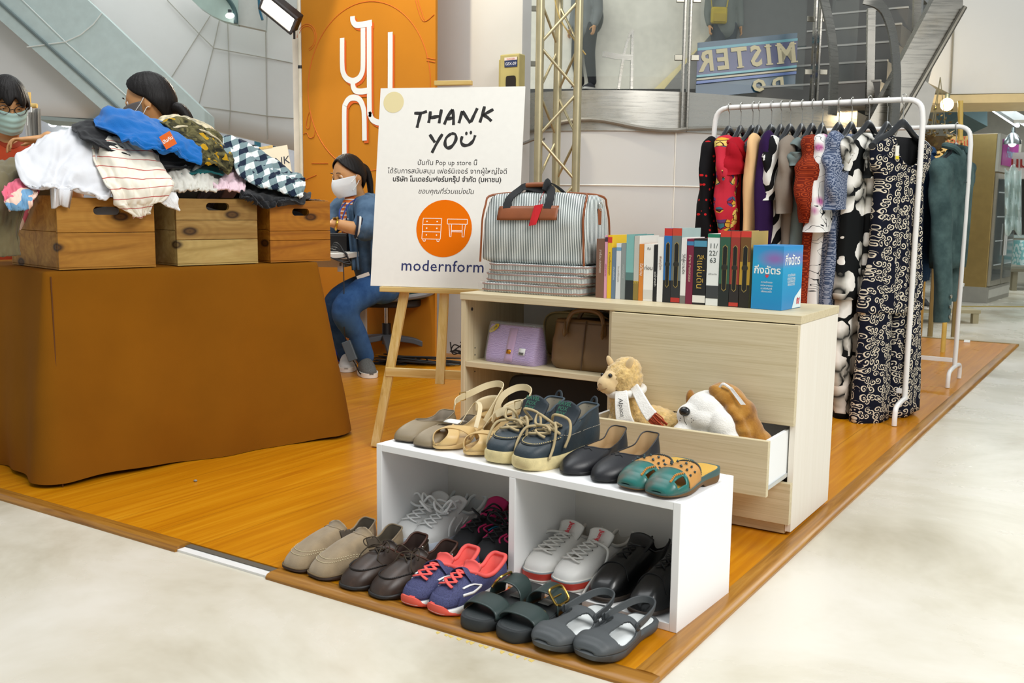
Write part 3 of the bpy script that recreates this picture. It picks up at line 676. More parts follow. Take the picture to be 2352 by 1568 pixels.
def hanger(x, y, z, rz, label, w=.205):
    h = thing('clothes_hanger', label, 'hanger', (x, y, z), rz, 'black plastic hangers'); 
    mb = MB(); mb.tube(spline([(0, .018, .006), (0, .012, .0175), (0, 0, .0215), (0, -.014, .016), (0, -.017, 0), (0, -.01, -.018), (0, 0, -.03), (0, 0, -.1)], 24), .0022, 6); mb.build('hook', cm('b4b2ac', .3, m=.9), h)
    mb = MB(); A = spline([(0, -w, -.2), (0, -w*.86, -.178), (0, -w*.45, -.142), (0, -.03, -.097), (0, 0, -.086), (0, .03, -.097), (0, w*.45, -.142), (0, w*.86, -.178), (0, w, -.2)], 33)
    rings = []
    for i, p in enumerate(A):
        f = 1-abs(2*i/32-1); a, b = .007+.011*(1-f)+.002, .014+.006*f
        rings.append([p+V((a*cos(k*pi/5), 0, b*sin(k*pi/5)-b)) for k in range(10)])
    mb.loft(rings); mb.build('shoulder_arms', HB, h); return h
def garment(name, label, cat, x, y, z, rz, m, rings, sleeves=None, seed=0, folds=9, amp=.012, scoop=None, lining=None, n=56, grp='dresses and tops on the front rack', cuff=None, lam=None):
    """hanging garment; rings: (z, half width, half thickness, droop)"""
    g = thing(name, label, cat, (x, y, z-.05), rz, grp); r = random.Random(seed); ph = r.uniform(0, 6)
    def ring(zz, w, t, dr, sc=1):
        out = []; d = max(0, min(1, (-zz-.2)/.4))
        for k in range(n):
            a = 2*pi*k/n; sy, cx = sin(a), cos(a); yy = w*(abs(sy)**.9)*(1 if sy > 0 else -1); 
            f = amp*d*(sin(yy*folds*9+ph+sin(zz*5+ph)*.8)+.5*sin(yy*folds*19+ph*2+zz*4)); xx = t*(abs(cx)**.75)*(1 if cx > 0 else -1)
            xx += f*(.4+.6*abs(cx)); z_ = zz-dr*(abs(yy)/max(w, 1e-6))**1.6
            out.append(V((xx*sc, yy+.25*f, z_+.006*d*noise.noise(V((yy*9, zz*7, seed))))))
        return out
    R_ = []; full = []
    for (a, b) in zip(rings, rings[1:]):
        m_ = max(1, int(abs(b[0]-a[0])/(.012 if scoop else .035)))
        for i in range(m_): f = i/m_; f2 = f*f*(3-2*f); full.append([a[0]+(b[0]-a[0])*f]+[a[j]+(b[j]-a[j])*f2 for j in (1, 2, 3)])
    full.append(list(rings[-1]))
    RR = [ring(*q[:4]) for q in full]
    mb = MB(); mb.loft(RR, (0, 1))
    if scoop:
        sw, sh, z0 = scoop; ins = lambda p: p[0] > 0 and (p[1]/sw)**2+(min(0, p[2]-z0)/sh)**2 < 1
        keep = [i for i, f in enumerate(mb.f) if not ins([sum(mb.v[k][c] for k in f)/len(f) for c in range(3)])]
        mb.f = [mb.f[i] for i in keep]; mb.mi = [0]*len(mb.f)
        def fx(y, z): # front surface x near (y, z)
            return max((v for v in mb.v if v[0] > 0), key=lambda v: -((v[1]-y)**2+(v[2]-z)**2))[0]
        P = [(sw*cos(a), z0-sh*sin(a)) for a in [pi*k/24 for k in range(25)]]; q = spline([(fx(y, z)+.001, y, z) for y, z in P[::2]], 36)
        mb.tube(q, .0055, 6)
    mb.build('body', m, g, ang=0)
    if lining:
        mb = MB(); mb.grid(lambda u, v: V((-.012, (u-.5)*.26, -.115-.2*v)), 6, 6); mb.build('lining', lining, g, solid=.003)
    for sl in (sleeves or []):
        P = spline(sl[0], 22); rad = sl[1]; rg = []
        for i, p in enumerate(P):
            f = i/21; d = (P[min(21, i+1)]-P[max(0, i-1)]).normalized(); s_ = V((1, 0, 0)); s_ = (s_-d*s_.dot(d)).normalized(); u_ = d.cross(s_); rr = ip(rad, f)
            q = []
            for k in range(18):
                a = 2*pi*k/18; wv = 1+.13*sin(a*3+i*.55+seed)*min(1, f*3)+.08*sin(i*1.15+a)
                q.append(p+(s_*cos(a)*rr*sl[2]+u_*sin(a)*rr)*wv)
            rg.append(q)
        mb = MB(); mb.loft(rg, (1, 0)); e = rg[-1]; c = sum(e, V((0, 0, 0)))/18
        mb.loft([e, [c+(p-c)*.7+V((0, 0, .02)) for p in e], [c+V((0, 0, .05))]*18], (0, 0)); mb.build('sleeve', sl[3] if len(sl) > 3 else m, g, ang=0)
    return g
def SL(y=-1, l=.5, r0=.075, r1=.05, out=.03, fx=.0, flat=.55, mm=None, bell=None):
    P = [(0, y*.165, -.135), (fx*.3, y*(.2+out*.4), -.19), (fx, y*(.205+out), -.14-l*.5), (fx*1.2, y*(.2+out), -.14-l)]
    rd = [(0, r0*.55), (.14, r0), (.6, (r0+r1)/2), (1, r1)] if not bell else bell
    return (P, rd, flat)+((mm,) if mm else ())
B0 = [(-.098, .085, .022, 0), (-.104, .13, .03, .018), (-.114, .18, .036, .034), (-.165, .195, .042, .02), (-.3, .185, .045, 0)]
GX = [  # name, x, material, label, body rings after B0, sleeves
 ('blouse', -.985, m_dots(), 'sheer black blouse with red dots at the far end of the front rack', [(-.75, .2, .03, 0)], [SL(-1, .5, .06, .05, .03, 0, .6, None, [(0, .03), (.15, .06), (.75, .055), (.92, .07), (1, .035)]), SL(1, .5)], 'blouse'),
 ('dress', -.925, m_butterfly(), 'red butterfly-print dress beside the black dotted blouse', [(-.95, .23, .05, 0)], [SL(-1, .42, .09, .08, .02, .02, .6, None, [(0, .04), (.2, .085), (.8, .08), (1, .06)]), SL(1, .42)], 'dress'),
 ('dress', -.865, PLAIN('scarlet', 'a31524'), 'plain scarlet gathered dress between the butterfly print and the black dress', [(-.98, .23, .05, 0)], [SL(-1, .14, .08, .085, .01)], 'dress'),
 ('dress', -.834, PLAIN('black', '15161b'), 'black sleeveless wrap dress hanging beside the peach shirt', [(-.95, .2, .035, 0)], [], 'dress'),
 ('shirt', -.772, PLAIN('peach', 'e2b986'), 'long peach shirt hanging between black and purple dresses', [(-.98, .22, .04, 0)], [SL(-1, .78, .055, .05, .015, .01), SL(1, .7)], 'shirt'),
 ('dress', -.725, PLAIN('purple', '2c1640'), 'deep purple dress hanging beside the peach shirt', [(-1.0, .24, .05, 0)], [SL(-1, .9, .06, .075, .02)], 'dress'),
 ('blouse', -.68, m_zebra(), 'black and white zebra-striped blouse beside the purple dress', [(-.85, .22, .05, 0)], [SL(-1, .26, .07, .06, .015), SL(1, .26)], 'blouse'),
 ('blouse', -.625, PLAIN('taupe', '877c70'), 'taupe ruffled blouse hanging beside the zebra blouse', [(-.9, .2, .045, 0)], [SL(-1, .32, .065, .06, .02), SL(1, .3)], 'blouse'),
 ('dress', -.575, PLAIN('sage', '6d7a78'), 'grey-green dress half hidden behind the rust dress', [(-1.05, .22, .04, 0)], [SL(-1, .1, .06, .06, 0)], 'dress'),
 ('dress', -.528, m_rust(), 'rust patterned long dress with ruffled sleeves', [(-.7, .2, .05, 0), (-1.28, .26, .06, 0)], [SL(-1, .36, .075, .06, .03, .01, .7, None, [(0, .04), (.25, .07), (.4, .055), (.55, .085), (.8, .09), (1, .05)]), SL(1, .3)], 'dress'),
 ('dress', -.452, m_line(), 'white long dress with fine branch print and wide cuffs', [(-.7, .2, .05, 0), (-1.25, .25, .06, 0)], [SL(-1, .4, .07, .08, .03, .015, .65, None, [(0, .04), (.2, .065), (.7, .06), (1, .085)]), SL(1, .4)], 'dress'),
 ('shirt', -.395, m_micro('print_micro', '3c4a66', '8c94a6'), 'blue-grey speckled short-sleeved dress beside the white print dress', [(-.8, .23, .05, 0), (-1.2, .24, .05, 0)], [SL(-1, .3, .085, .085, .02, .02)], 'dress'),
]
for i, (nm, x, m, lb, rg, sl, ct) in enumerate(GX):
    garment(nm, lb, ct, x, RY, RZ, R((-3, 2, -2, 3, -4, 2, -3, 1, -2, 3, -5, -4)[i]), m, B0+rg, sl, seed=i+3)
MF = m_flower()
garment('jumpsuit', 'black jumpsuit with large white lilies nearest but one to the rack end', 'jumpsuit', -.31, RY-.03, RZ, R(-12), MF, B0+[(-.62, .185, .05, 0), (-.84, .215, .055, 0), (-.845, .19, .045, 0), (-1.1, .2, .045, 0), (-1.4, .15, .05, 0)], [SL(-1, .13, .06, .055, -.02, 0, .4)], seed=31, amp=.008)
garment('dress', 'black dress with grey lilies squeezed behind the swirl-print jumpsuit', 'dress', -.25, RY+.06, RZ, R(-6), MF, B0+[(-.75, .2, .04, 0), (-1.36, .19, .04, 0)], [SL(-1, .16, .05, .05, -.01, 0, .4)], seed=33, amp=.008)
# swirl jumpsuit at the end of the rack, turned to the viewer, with two wide legs
MS = m_swirl()
g = garment('jumpsuit', 'navy swirl-print sleeveless jumpsuit at the near end of the front rack', 'jumpsuit', -.165, RY-.02, RZ, R(-24), MS,
  [(-.118, .1, .03, .0), (-.124, .16, .04, .015), (-.135, .205, .045, .02), (-.2, .2, .05, .02), (-.32, .15, .055, .0), (-.6, .165, .055, 0), (-.9, .215, .06, 0)], [], seed=41, amp=.006, scoop=(.098, .12, -.13), n=96, lining=cm('0b0c10', .9))
for sy, zb in ((-1, -1.405), (1, -1.38)):
    mb = MB(); rg = []
    for i in range(16):
        f = i/15; zz = -.86+(zb+.86)*f; w = .112+.012*f; q = []
        for k in range(28):
            a = 2*pi*k/28; yy = sy*(.104+.012*f)+w*.9*sin(a); q.append(V((.05*cos(a)*(1+.25*f)+.006*sin(yy*60+f*3), yy, zz+.012*sin(a*2)*f)))
        rg.append(q)
    mb.loft(rg, (0, 1)); mb.build('trouser_leg', MS, g, ang=0)
mb = MB(); mb.box((.052, -.1, -.19), (.004, .022, .06)); mb.build('size_tag', cm('f0ede2', .6), g)
mb = MB(); mb.box((.0545, -.1, -.212), (.003, .022, .014)); mb.build('tag_end', cm('e3cf2e', .6), g)
for i, x in enumerate((-.985, -.925, -.865, -.834, -.772, -.725, -.68, -.625, -.575, -.528, -.452, -.395)):
    hanger(x, RY, RZ, R((-3, 2, -2, 3, -4, 2, -3, 1, -2, 3, -5, -4)[i]), 'black plastic hanger carrying the '+GX[i][3].split(' beside')[0].split(' hanging')[0].split(' between')[0].split(' at the')[0].split(' half')[0])
hanger(-.31, RY-.03, RZ, R(-12), 'black plastic hanger carrying the white-lily jumpsuit'); hanger(-.25, RY+.06, RZ, R(-6), 'black plastic hanger carrying the grey-lily dress'); hanger(-.165, RY-.02, RZ, R(-24), 'black plastic hanger carrying the swirl-print jumpsuit')
# denim jackets on the back rack
def jacket(x, rz, m, lab, blen, slen, seed, y=3.155):
    g = garment('denim_jacket', lab, 'jacket', x, y, 1.415, rz, m, [(-.075, .06, .035, 0), (-.1, .075, .05, 0), (-.115, .15, .06, .015), (-.13, .18, .06, .03), (-.2, .19, .07, .02), (-.42, .18, .066, 0), (-blen+.05, .175, .06, 0), (-blen, .17, .055, 0)],
      [([(0, -.165, -.15), (.02, -.2, -.24), (.05, -.225, -.5), (.09, -.215, -slen)], [(0, .05), (.14, .08), (.6, .066), (1, .052)], .75), ([(0, .16, -.15), (-.02, .19, -.24), (-.04, .185, -.5), (-.04, .17, -slen+.08)], [(0, .05), (.14, .07), (1, .048)], .7)], seed=seed, folds=5, amp=.007, grp='denim jackets on the back rack')
    mb = MB(); mb.tube(spline([(.05, -.05, -.1), (.03, -.075, -.07), (-.03, -.07, -.055), (-.04, 0, -.05), (-.03, .07, -.055), (.03, .075, -.07), (.05, .05, -.1)], 26), .016, 8); mb.build('collar', m, g)
    mb = MB(); 
    for z_ in (-.25, -.252): mb.tube([(.072*(1-.5*abs(2*i/12-1)**2), -.1+.2*i/12, z_) for i in range(13)], .002, 5)
    mb.build('yoke_seam', cm('3a4a4c', .9), g)
    for i in range(3): mb = MB(); mb.lathe([(.011, 0), (.011, .004), (.006, .006)], (.09+.036, -.222, -slen+.03+.055*i), 12, Matrix.Rotation(pi/2, 3, 'Y')); mb.build('button', cm('a9a79a', .3, m=.8), g)
    return g
jacket(-.135, R(-14), m_denim('denim_green', '2a3d3e', '4f6563'), 'washed green denim jacket at the end of the back rack', .72, 1.0, 51)
jacket(-.3, R(-10), m_denim('denim_blue', '17304e', '2c4a6c'), 'dark blue denim jacket behind the green one', .8, 1.02, 52, 3.1)
hanger(-.135, 3.155, 1.415, R(-14), 'black plastic hanger carrying the green denim jacket', .19); hanger(-.3, 3.1, 1.415, R(-10), 'black plastic hanger carrying the blue denim jacket', .19)
# ================= shoes =================
ROUND = [(0,0),(.5,.015),(.72,.11),(.74,.3),(.84,.5),(1,.7),(.93,.86),(.62,.97),(.06,1),(-.52,.985),(-.86,.89),(-1,.72),(-.82,.5),(-.66,.3),(-.68,.11),(-.48,.015)]
SQUARE = [(0,0),(.5,.015),(.7,.11),(.7,.3),(.8,.5),(.98,.7),(.94,.86),(.7,.975),(.05,1),(-.62,.985),(-.92,.89),(-1,.72),(-.8,.5),(-.64,.3),(-.66,.11),(-.48,.015)]
ALMOND = [(0,0),(.46,.015),(.68,.11),(.68,.3),(.8,.5),(1,.69),(.86,.85),(.46,.955),(.03,1),(-.42,.965),(-.82,.87),(-1,.71),(-.78,.5),(-.6,.3),(-.64,.11),(-.44,.015)]
NS = 64
class Shoe:
    def __init__(s, name, label, loc, rz, L, W, flip, group, shape=ROUND, zb=None, gr=None, cat='shoe'):
        s.root = thing(name, label, cat, loc, rz, group)
        s.L, s.W, s.f = L, W, flip
        s.zb = zb or [(0, .02), (1, .014)]; s.gr = gr or [(0, 0), (.8, 0), (1, .006)]
        s.out = [V((p.x*W/2*flip, L/2-p.y*L, 0)) for p in spline([(x, y, 0) for x, y in shape], NS, True)]
        s.ctrl = shape
    def t(s, p): return (s.L/2-p.y)/s.L
    def nrm(s, k):
        d = s.out[(k+1) % NS]-s.out[k-1]; n = V((d.y, -d.x, 0)).normalized()
        c = s.out[k]-V((0, 0, 0)); c.y *= .3
        return n if n.dot(c) > 0 else -n
    def xr(s, y):
        """x extent of the outline at local y"""
        xs = []
        for k in range(NS):
            a, b = s.out[k], s.out[(k+1) % NS]
            if (a.y-y)*(b.y-y) <= 0 and a.y != b.y: xs.append(a.x+(b.x-a.x)*(y-a.y)/(b.y-a.y))
        return (min(xs), max(xs)) if xs else (0, 0)
    def sole(s, m, e=.003, name='sole', top=None, rnd=.003, bot=None, inset=0):
        mb = MB(); rings = []
        for q, (zf, ex) in enumerate(((0, -.006-inset), (0, e-rnd-inset), (.25, e-inset*.6), (.8, e), (1, e-rnd*.6), (1, -.004))):
            r = []
            for k, p in enumerate(s.out):
                t = s.t(p); z0 = ip(bot or s.gr, t); z1 = ip(top or s.zb, t); z = z0+(z1-z0)*zf+(.0004 if q == 5 else 0)
                r.append(p+s.nrm(k)*ex+V((0, 0, z)))
            rings.append(r)
        mb.loft(rings); return mb.build(name, m, s.root, ang=50)
    def upper(s, m, lin_m, yo=(.03, .55), k=((0, .82), (.5, .82), (1, .5)), z=((0, .07), (.5, .05), (1, .075)), h1=.035, hs=.03, o1=.004, p2=.4, nv=10, rim=None, rim_r=.002, foot=None, name='upper', lining=True, ctrl=None):
        L, W = s.L, s.W; n = len(s.ctrl); oc = []
        for j, (x, y) in enumerate(ctrl or s.ctrl):
            g = y; oc.append((x*W/2*s.f*ip(k, g), L/2-(yo[0]+(yo[1]-yo[0])*g)*L, ip(z, g)))
        s.O = spline(oc, NS, True); s.zt = z; s.rows = []
        def prof(kk, v):
            B = s.out[kk]; t = s.t(B); B = B+V((0, 0, ip(s.zb, t)-.001)); Q = s.O[kk]; n_ = s.nrm(kk)
            fr = max(0, min(1, (t-.55)/.35)); fr = fr*fr*(3-2*fr)
            hh = hs*(1-fr)+h1*fr
            P1 = B+n_*o1+V((0, 0, hh)); P2 = Q.lerp(B, p2); P2.z = Q.z-(Q.z-B.z-hh)*(.45 if fr < .5 else .42)*(1 if fr < .5 else p2)
            if fr < .5: P2 = Q+n_*.001; P2.z = Q.z-(Q.z-B.z)*.35
            w = (1-v); return B*w**3+P1*3*w*w*v+P2*3*w*v*v+Q*v**3
        s.prof = prof
        mb = MB(); mb.loft([[prof(kk, i/nv) for kk in range(NS)] for i in range(nv+1)], (0, 0))
        u = mb.build(name, m, s.root, ang=0)
        if lining:
            mb = MB(); rings = []
            for i, (a, dz) in enumerate(((0, 0), (.25, .25), (.6, .7), (.92, 1))):
                r = []
                for kk in range(NS):
                    B = s.out[kk]*.86; B = B+V((0, 0, ip(foot or s.zb, s.t(s.out[kk]))+.003)); q = s.O[kk].lerp(B, a); q.z = s.O[kk].z+(B.z-s.O[kk].z)*dz
                    if i < 3: q = q-s.nrm(kk)*.0022*(1 if i else .2)
                    r.append(q)
                rings.append(r)
            mb.loft(rings, (0, 1)); mb.build('lining', lin_m, s.root, ang=0)
        if rim: mb = MB(); mb.tube(s.O, rim_r, 6, closed=True); mb.build('collar', rim, s.root, ang=0)
        return u
    def on(s, sv, v, off=.0):
        k = (sv % 1)*NS; a = int(k); f = k-a
        P = lambda v_: s.prof(a % NS, v_).lerp(s.prof((a+1) % NS, v_), f)
        p = P(v)
        if off:
            du = s.prof((a+1) % NS, v)-s.prof(a % NS, v); dv = P(min(1, v+.03))-P(max(0, v-.03)); n = du.cross(dv)
            if n.length > 0:
                n.normalize(); 
                if n.z < 0 and abs(n.z) > .05 or (abs(n.z) <= .05 and n.dot(p-V((0, p.y*.6, 0))) < 0): n = -n
                p = p+n*off
        return p
    def line(s, name, m, pts, r=.0011, off=.0006, n=None, flat=1):
        """thread laid on the upper; pts (s, v)"""
        q = spline([(a, b, 0) for a, b in pts], n or len(pts)*5); mb = MB(); mb.tube([s.on(p.x, p.y, off) for p in q], r, 5, flat=flat)
        return mb.build(name, m, s.root, ang=0)
    def stitches(s, name, m, pts, cnt, r=.0009, frac=.55, off=.0012):
        q = spline([(a, b, 0) for a, b in pts], cnt*4); mb = MB()
        for i in range(cnt): 
            a = q[i*4]; b = q[min(len(q)-1, i*4+2)]; mb.tube([s.on(a.x, a.y, off), s.on(b.x, b.y, off)], r, 4)
        return mb.build(name, m, s.root, ang=0)
    def patch(s, name, m, s0, s1, v0, v1, off=.0012, nu=8, nv=8, fn=None):
        mb = MB(); mb.grid(lambda a, b: s.on(*(fn(a, b) if fn else (s0+(s1-s0)*a, v0+(v1-v0)*b)), off), nu, nv)
        return mb.build(name, m, s.root, solid=.0012, ang=0)
    def laces(s, m, vs, ds=.055, r=.0022, off=.003, cross=True, flat=1, name='laces', extra=()):
        mb = MB()
        for i, v in enumerate(vs):
            v2 = vs[i+1] if cross and i+1 < len(vs) else v
            for sg in ((1, -1) if v2 != v else (1,)):
                P = []
                for j in range(7):
                    f = j/6; P.append(s.on(.5+sg*ds*(1-2*f), v+(v2-v)*f, off+.003*sin(pi*f)*(1 if sg > 0 else .6)))
                mb.tube(P, r, 6, flat=flat)
        for P in extra: mb.tube(spline(P, len(P)*5), r, 6)
        return mb.build(name, m, s.root, ang=0)
    def tongue(s, m, y0, y1, z0, z1, w, name='tongue', th=.004, curve=.006):
        mb = MB(); f = s.f
        def g(u, v):
            y = (.5-(y0+(y1-y0)*v))*s.L; z = z0+(z1-z0)*v; x = (u-.5)*w*(.85+.25*v)
            if v > .86: x *= 1-((v-.86)/.14)**2*.35
            return V((x, y+.01*sin(pi*v), z-curve*(2*u-1)**2))
        mb.grid(g, 10, 10); return mb.build(name, m, s.root, solid=th, ang=0)
    def vamp(s, name, m, t0, t1, h, drop=0, skew=None, z0=None, keep=None, nt=14, nf=20, pw=.75, th=.0028, out=.0, ang=0):
        """arched band over the foot between t0 and t1 (0 heel, 1 toe)"""
        mb = MB(); vs, fs = [], []
        for i in range(nt+1):
            a = i/nt
            for j in range(nf+1):
                b = j/nf; tt = t0+(t1-t0)*a
                if skew: tt += skew(a, b)
                tt = min(.997, tt); y = (.5-tt)*s.L; x0, x1 = s.xr(y); x0 -= out; x1 += out; ph = pi*(1-b)
                hh = ip(h, tt); zb = ip(z0 or s.zb, tt)
                xx = (x0+x1)/2+(x1-x0)/2*(abs(cos(ph))**.8*(1 if cos(ph) > 0 else -1)); vs.append(V((xx, y, zb-.002+hh*sin(ph)**pw)))
        w = nf+1
        for i in range(nt):
            for j in range(nf):
                if keep and not keep((i+.5)/nt, (j+.5)/nf): continue
                fs.append((i*w+j, i*w+j+1, (i+1)*w+j+1, (i+1)*w+j))
        mb.add(vs, fs); o = mb.build(name, m, s.root, solid=th, ang=ang); return o
def pair(fn, spots, labels, **k):
    for (x, y, z, rz, fl), lb in zip(spots, labels): fn(V((x, y, z)), rz, fl, lb, **k)
SUEDE = mat('suede_tan', '938064', .95, nz=.16, ns=30, bump=.3, bs=400, sheen=.3, spec=.1)
DKRUB = cm('2b231e', .6); THR = cm('d6c9a4', .8, nz=0)
def loafer(loc, rz, fl, lab):
    s = Shoe('loafer', lab, loc, rz, .29, .095, fl, 'tan suede loafers', SQUARE, [(0, .024), (.3, .018), (1, .014)], cat='shoe')
    s.sole(cm('3a2b22', .7), .004); s.sole(cm('6d5a3e', .8), .0045, 'welt', [(0, .027), (.3, .021), (1, .0165)], .001, [(0, .0235), (.3, .0175), (1, .0135)])
    s.upper(SUEDE, cm('4d4538', .85), (.015, .5), ((0, .86), (.5, .86), (1, .7)), ((0, .076), (.35, .05), (.7, .046), (1, .086)), .03, .026, .003, .4, rim=SUEDE, rim_r=.0024)
    A = [(.33, .62), (.38, .5), (.43, .43), (.47, .4), (.5, .395), (.53, .4), (.57, .43), (.62, .5), (.67, .62)]
    s.stitches('apron_stitching', THR, A, 46); s.stitches('side_stitching', THR, [(a, b-.075) for a, b in A], 46)
    s.tongue(SUEDE, .54, .425, .077, .1, .066, 'tongue_flap', .0035, .012)
    for sg in (1, -1): 
        mb = MB(); mb.grid(lambda u, v: V((sg*(.03+.012*(1-v)), (.5-(.5-.12*u))*s.L, .06+.022*v-.004*u)), 6, 4); mb.build('elastic_gore', cm('4c4236', .9), s.root, solid=.002)
FY = 0
pair(loafer, [(-.976, -.894, 0, R(-6), 1), (-.879, -.898, 0, R(-8), -1)], ['tan suede slip-on loafer at the outer end of the floor row', 'tan suede slip-on loafer standing next to the brown boat shoes'])
BOAT = NT('boat_leather', '33241b', .42); BOAT.set('Base Color', BOAT.ramp(BOAT.noise(14, det=5), [(.35, '241a15'), (.6, '3a2a20'), (.78, '5a4030')])); BOAT.bump(BOAT.noise(90), .2, .001); BOAT = BOAT.m
def lace_pts(f, y0, z0, n=0):
    r = random.Random(n); q = lambda a: r.uniform(-a, a)
    out = []
    for sg in (1, -1):
        out.append([V((sg*.004, y0, z0)), V((sg*.026, y0-.006+q(.006), z0+.016)), V((sg*(.046+q(.006)), y0-.014+q(.01), z0+.008)), V((sg*.038, y0-.02, z0-.006)), V((sg*.014, y0-.006, z0+.002))])
        out.append([V((sg*.002, y0, z0+.002)), V((sg*.018, y0-.022, z0+.002)), V((sg*(.034+q(.01)), y0-.036+q(.01), z0-.018)), V((sg*(.04+q(.008)), y0-.045+q(.01), z0-.034))])
    return out
def boat(loc, rz, fl, lab):
    s = Shoe('boat_shoe', lab, loc, rz, .278, .093, fl, 'dark brown boat shoes', ROUND, [(0, .026), (.3, .02), (1, .015)])
    s.sole(cm('1d1916', .5), .004)
    s.upper(BOAT, cm('2b1810', .8), (.02, .53), ((0, .84), (.5, .86), (1, .6)), ((0, .078), (.35, .054), (.7, .05), (1, .078)), .03, .026, .003, .4, rim=cm('4a2a1c', .5), rim_r=.0032)
    A = [(.35, .56), (.4, .46), (.45, .4), (.5, .385), (.55, .4), (.6, .46), (.65, .56)]
    s.line('moc_seam', cm('1a120d', .6), A, .0022, .001, 40); s.stitches('apron_stitching', cm('1a120d', .7), A, 34, .0012, off=.003)
    s.patch('tongue', BOAT, .455, .545, .86, 1.0, .002); s.tongue(BOAT, .55, .44, .068, .09, .055, 'tongue_flap', .003, .008)
    LC = cm('3b2f1f', .8)
    s.laces(LC, [.78, .9], .05, .0016, .004, True, extra=lace_pts(fl, .0-.012, .085, 4 if fl > 0 else 9))
    mb = MB(); mb.tube([p+V((0, 0, -.012))+s.nrm(k)*.003 for k, p in enumerate(s.O) if not 24 <= k <= 40][0:25], .0014, 5); mb.build('side_lace', LC, s.root)
    for sv in (.16, .24, .76, .84): mb = MB(); mb.ball(s.on(sv, .82, .002), .0034, 8, 5); mb.build('eyelet', cm('c9c6bf', .3, m=.9), s.root)
pair(boat, [(-.772, -.912, 0, R(-6), 1), (-.673, -.914, 0, R(-7), -1)], ['dark brown leather boat shoe beside the tan suede loafers', 'dark brown leather boat shoe beside the navy and coral trainers'])
def kid(loc, rz, fl, lab):
    NV = NT('navy_mesh', '34365c', .75); NV.set('Base Color', NV.mix(NV.ramp(NV.vor(420)[0], [(.2, '000000'), (.5, 'ffffff')]), '2a2c4e', '444770')); NV = NV.m; CO = cm('f2605a', .7, nz=0)
    s = Shoe('running_shoe', lab, loc, rz, .235, .084, fl, 'navy and coral trainers', ROUND, [(0, .034), (.35, .028), (1, .02)], [(0, .002), (.15, 0), (.8, 0), (1, .008)])
    s.sole(cm('eeece8', .5), .005, rnd=.005); s.sole(cm('e8614e', .6), .0055, 'outsole', [(0, .006), (.82, .005), (.92, .014), (1, .029)], .002)
    s.upper(NV, cm('f26a60', .85, sheen=.3), (.01, .55), ((0, .84), (.45, .8), (1, .56)), ((0, .088), (.3, .064), (.6, .06), (1, .08)), .03, .028, .004, .4, rim=CO, rim_r=.0055)
    s.patch('toe_cap', CO, .462, .50, .0, .13, .0018); s.patch('overlay', NV, .36, .64, .06, .3, .0012, 16, 5)
    s.laces(CO, [.5, .63, .76, .88], .06, .0046, .005, True, flat=.5)
    s.tongue(CO, .6, .44, .066, .1, .05, 'tongue', .007)
    mb = MB(); mb.tube(spline([s.on(.5-.15, .7, .004), s.on(.5-.08, .86, .006), s.on(.5, .97, .009), s.on(.5+.08, .86, .006), s.on(.5+.15, .7, .004)], 20), .009, 8, flat=.25); mb.build('strap', NV, s.root)
    for sd, q in ((.30, 1), (.70, -1)): s.line('side_curve', cm('f4f2ef', .5, nz=0), [(sd+q*.075, .5), (sd+q*.03, .62), (sd-q*.01, .52), (sd+q*.005, .34), (sd+q*.05, .3)], .0044, .001, 28, .4)
pair(kid, [(-.582, -.925, 0, R(-6), 1), (-.497, -.93, 0, R(-7), -1)], ['small navy running shoe with coral laces beside the boat shoes', 'small navy running shoe with coral laces and white curve beside the strappy slides'])
def slide(loc, rz, fl, lab, buckle):
    BK = cm('23292a', .5, bump=.2, bs=200); ST = mat('strap_green', '2c3a38', .38, nz=.1)
    s = Shoe('buckle_sandal', lab, loc, rz, .258, .098, fl, 'dark two-strap sandals', ROUND, [(0, .036), (1, .03)], [(0, 0), (1, .002)])
    s.sole(cm('24282a', .55), .002, rnd=.004); mb = MB()
    mb.loft([[p*.93+V((0, 0, ip(s.zb, s.t(p))+.0006)) for p in s.out], [p*.9+V((0, 0, ip(s.zb, s.t(p))+.002)) for p in s.out]]); mb.build('footbed', BK, s.root)
    s.vamp('strap', ST, .66, .86, [(.6, .034), (.9, .026)], skew=lambda a, b: .03*(b-.5)*fl, out=.004); s.vamp('strap', ST, .3, .5, [(.3, .048), (.5, .042)], out=.005, skew=lambda a, b: -.03*sin(pi*b))
    mb = MB(); mb.grid(lambda u, v: V(((u-.5)*.03+.012*fl, .022+.03*v, .0385)), 2, 2); mb.build('insole_label', cm('a7a49b', .6), s.root, solid=.0006)
    x0, x1 = s.xr(.025); sx_ = (x1 if fl < 0 else x0)*.78; sgn = 1 if sx_ > 0 else -1
    c = V((sx_*1.04, .028, .069)); a = V((.5*sgn, 0, -.62)).normalized(); b = V((0, 1, 0)); q = []
    for k in range(24):
        th = 2*pi*k/24; cx = abs(cos(th))**.5*(1 if cos(th) > 0 else -1); cy = abs(sin(th))**.5*(1 if sin(th) > 0 else -1)
        q.append(c+a*cx*.021+b*cy*.026)
    mb = MB(); mb.tube(q, .0032, 7, closed=True); mb.tube([c-b*.026, c+b*.004+a.cross(b)*.004], .002, 6); mb.build('buckle', cm('d8b25c', .22, m=1), s.root)
pair(slide, [(-.386, -.945, 0, R(-4), 1), (-.284, -.947, 0, R(-6), -1)], ['dark green two-strap sandal beside the navy trainers', 'dark green two-strap sandal showing its gold buckle, beside the grey clogs'], buckle=1)
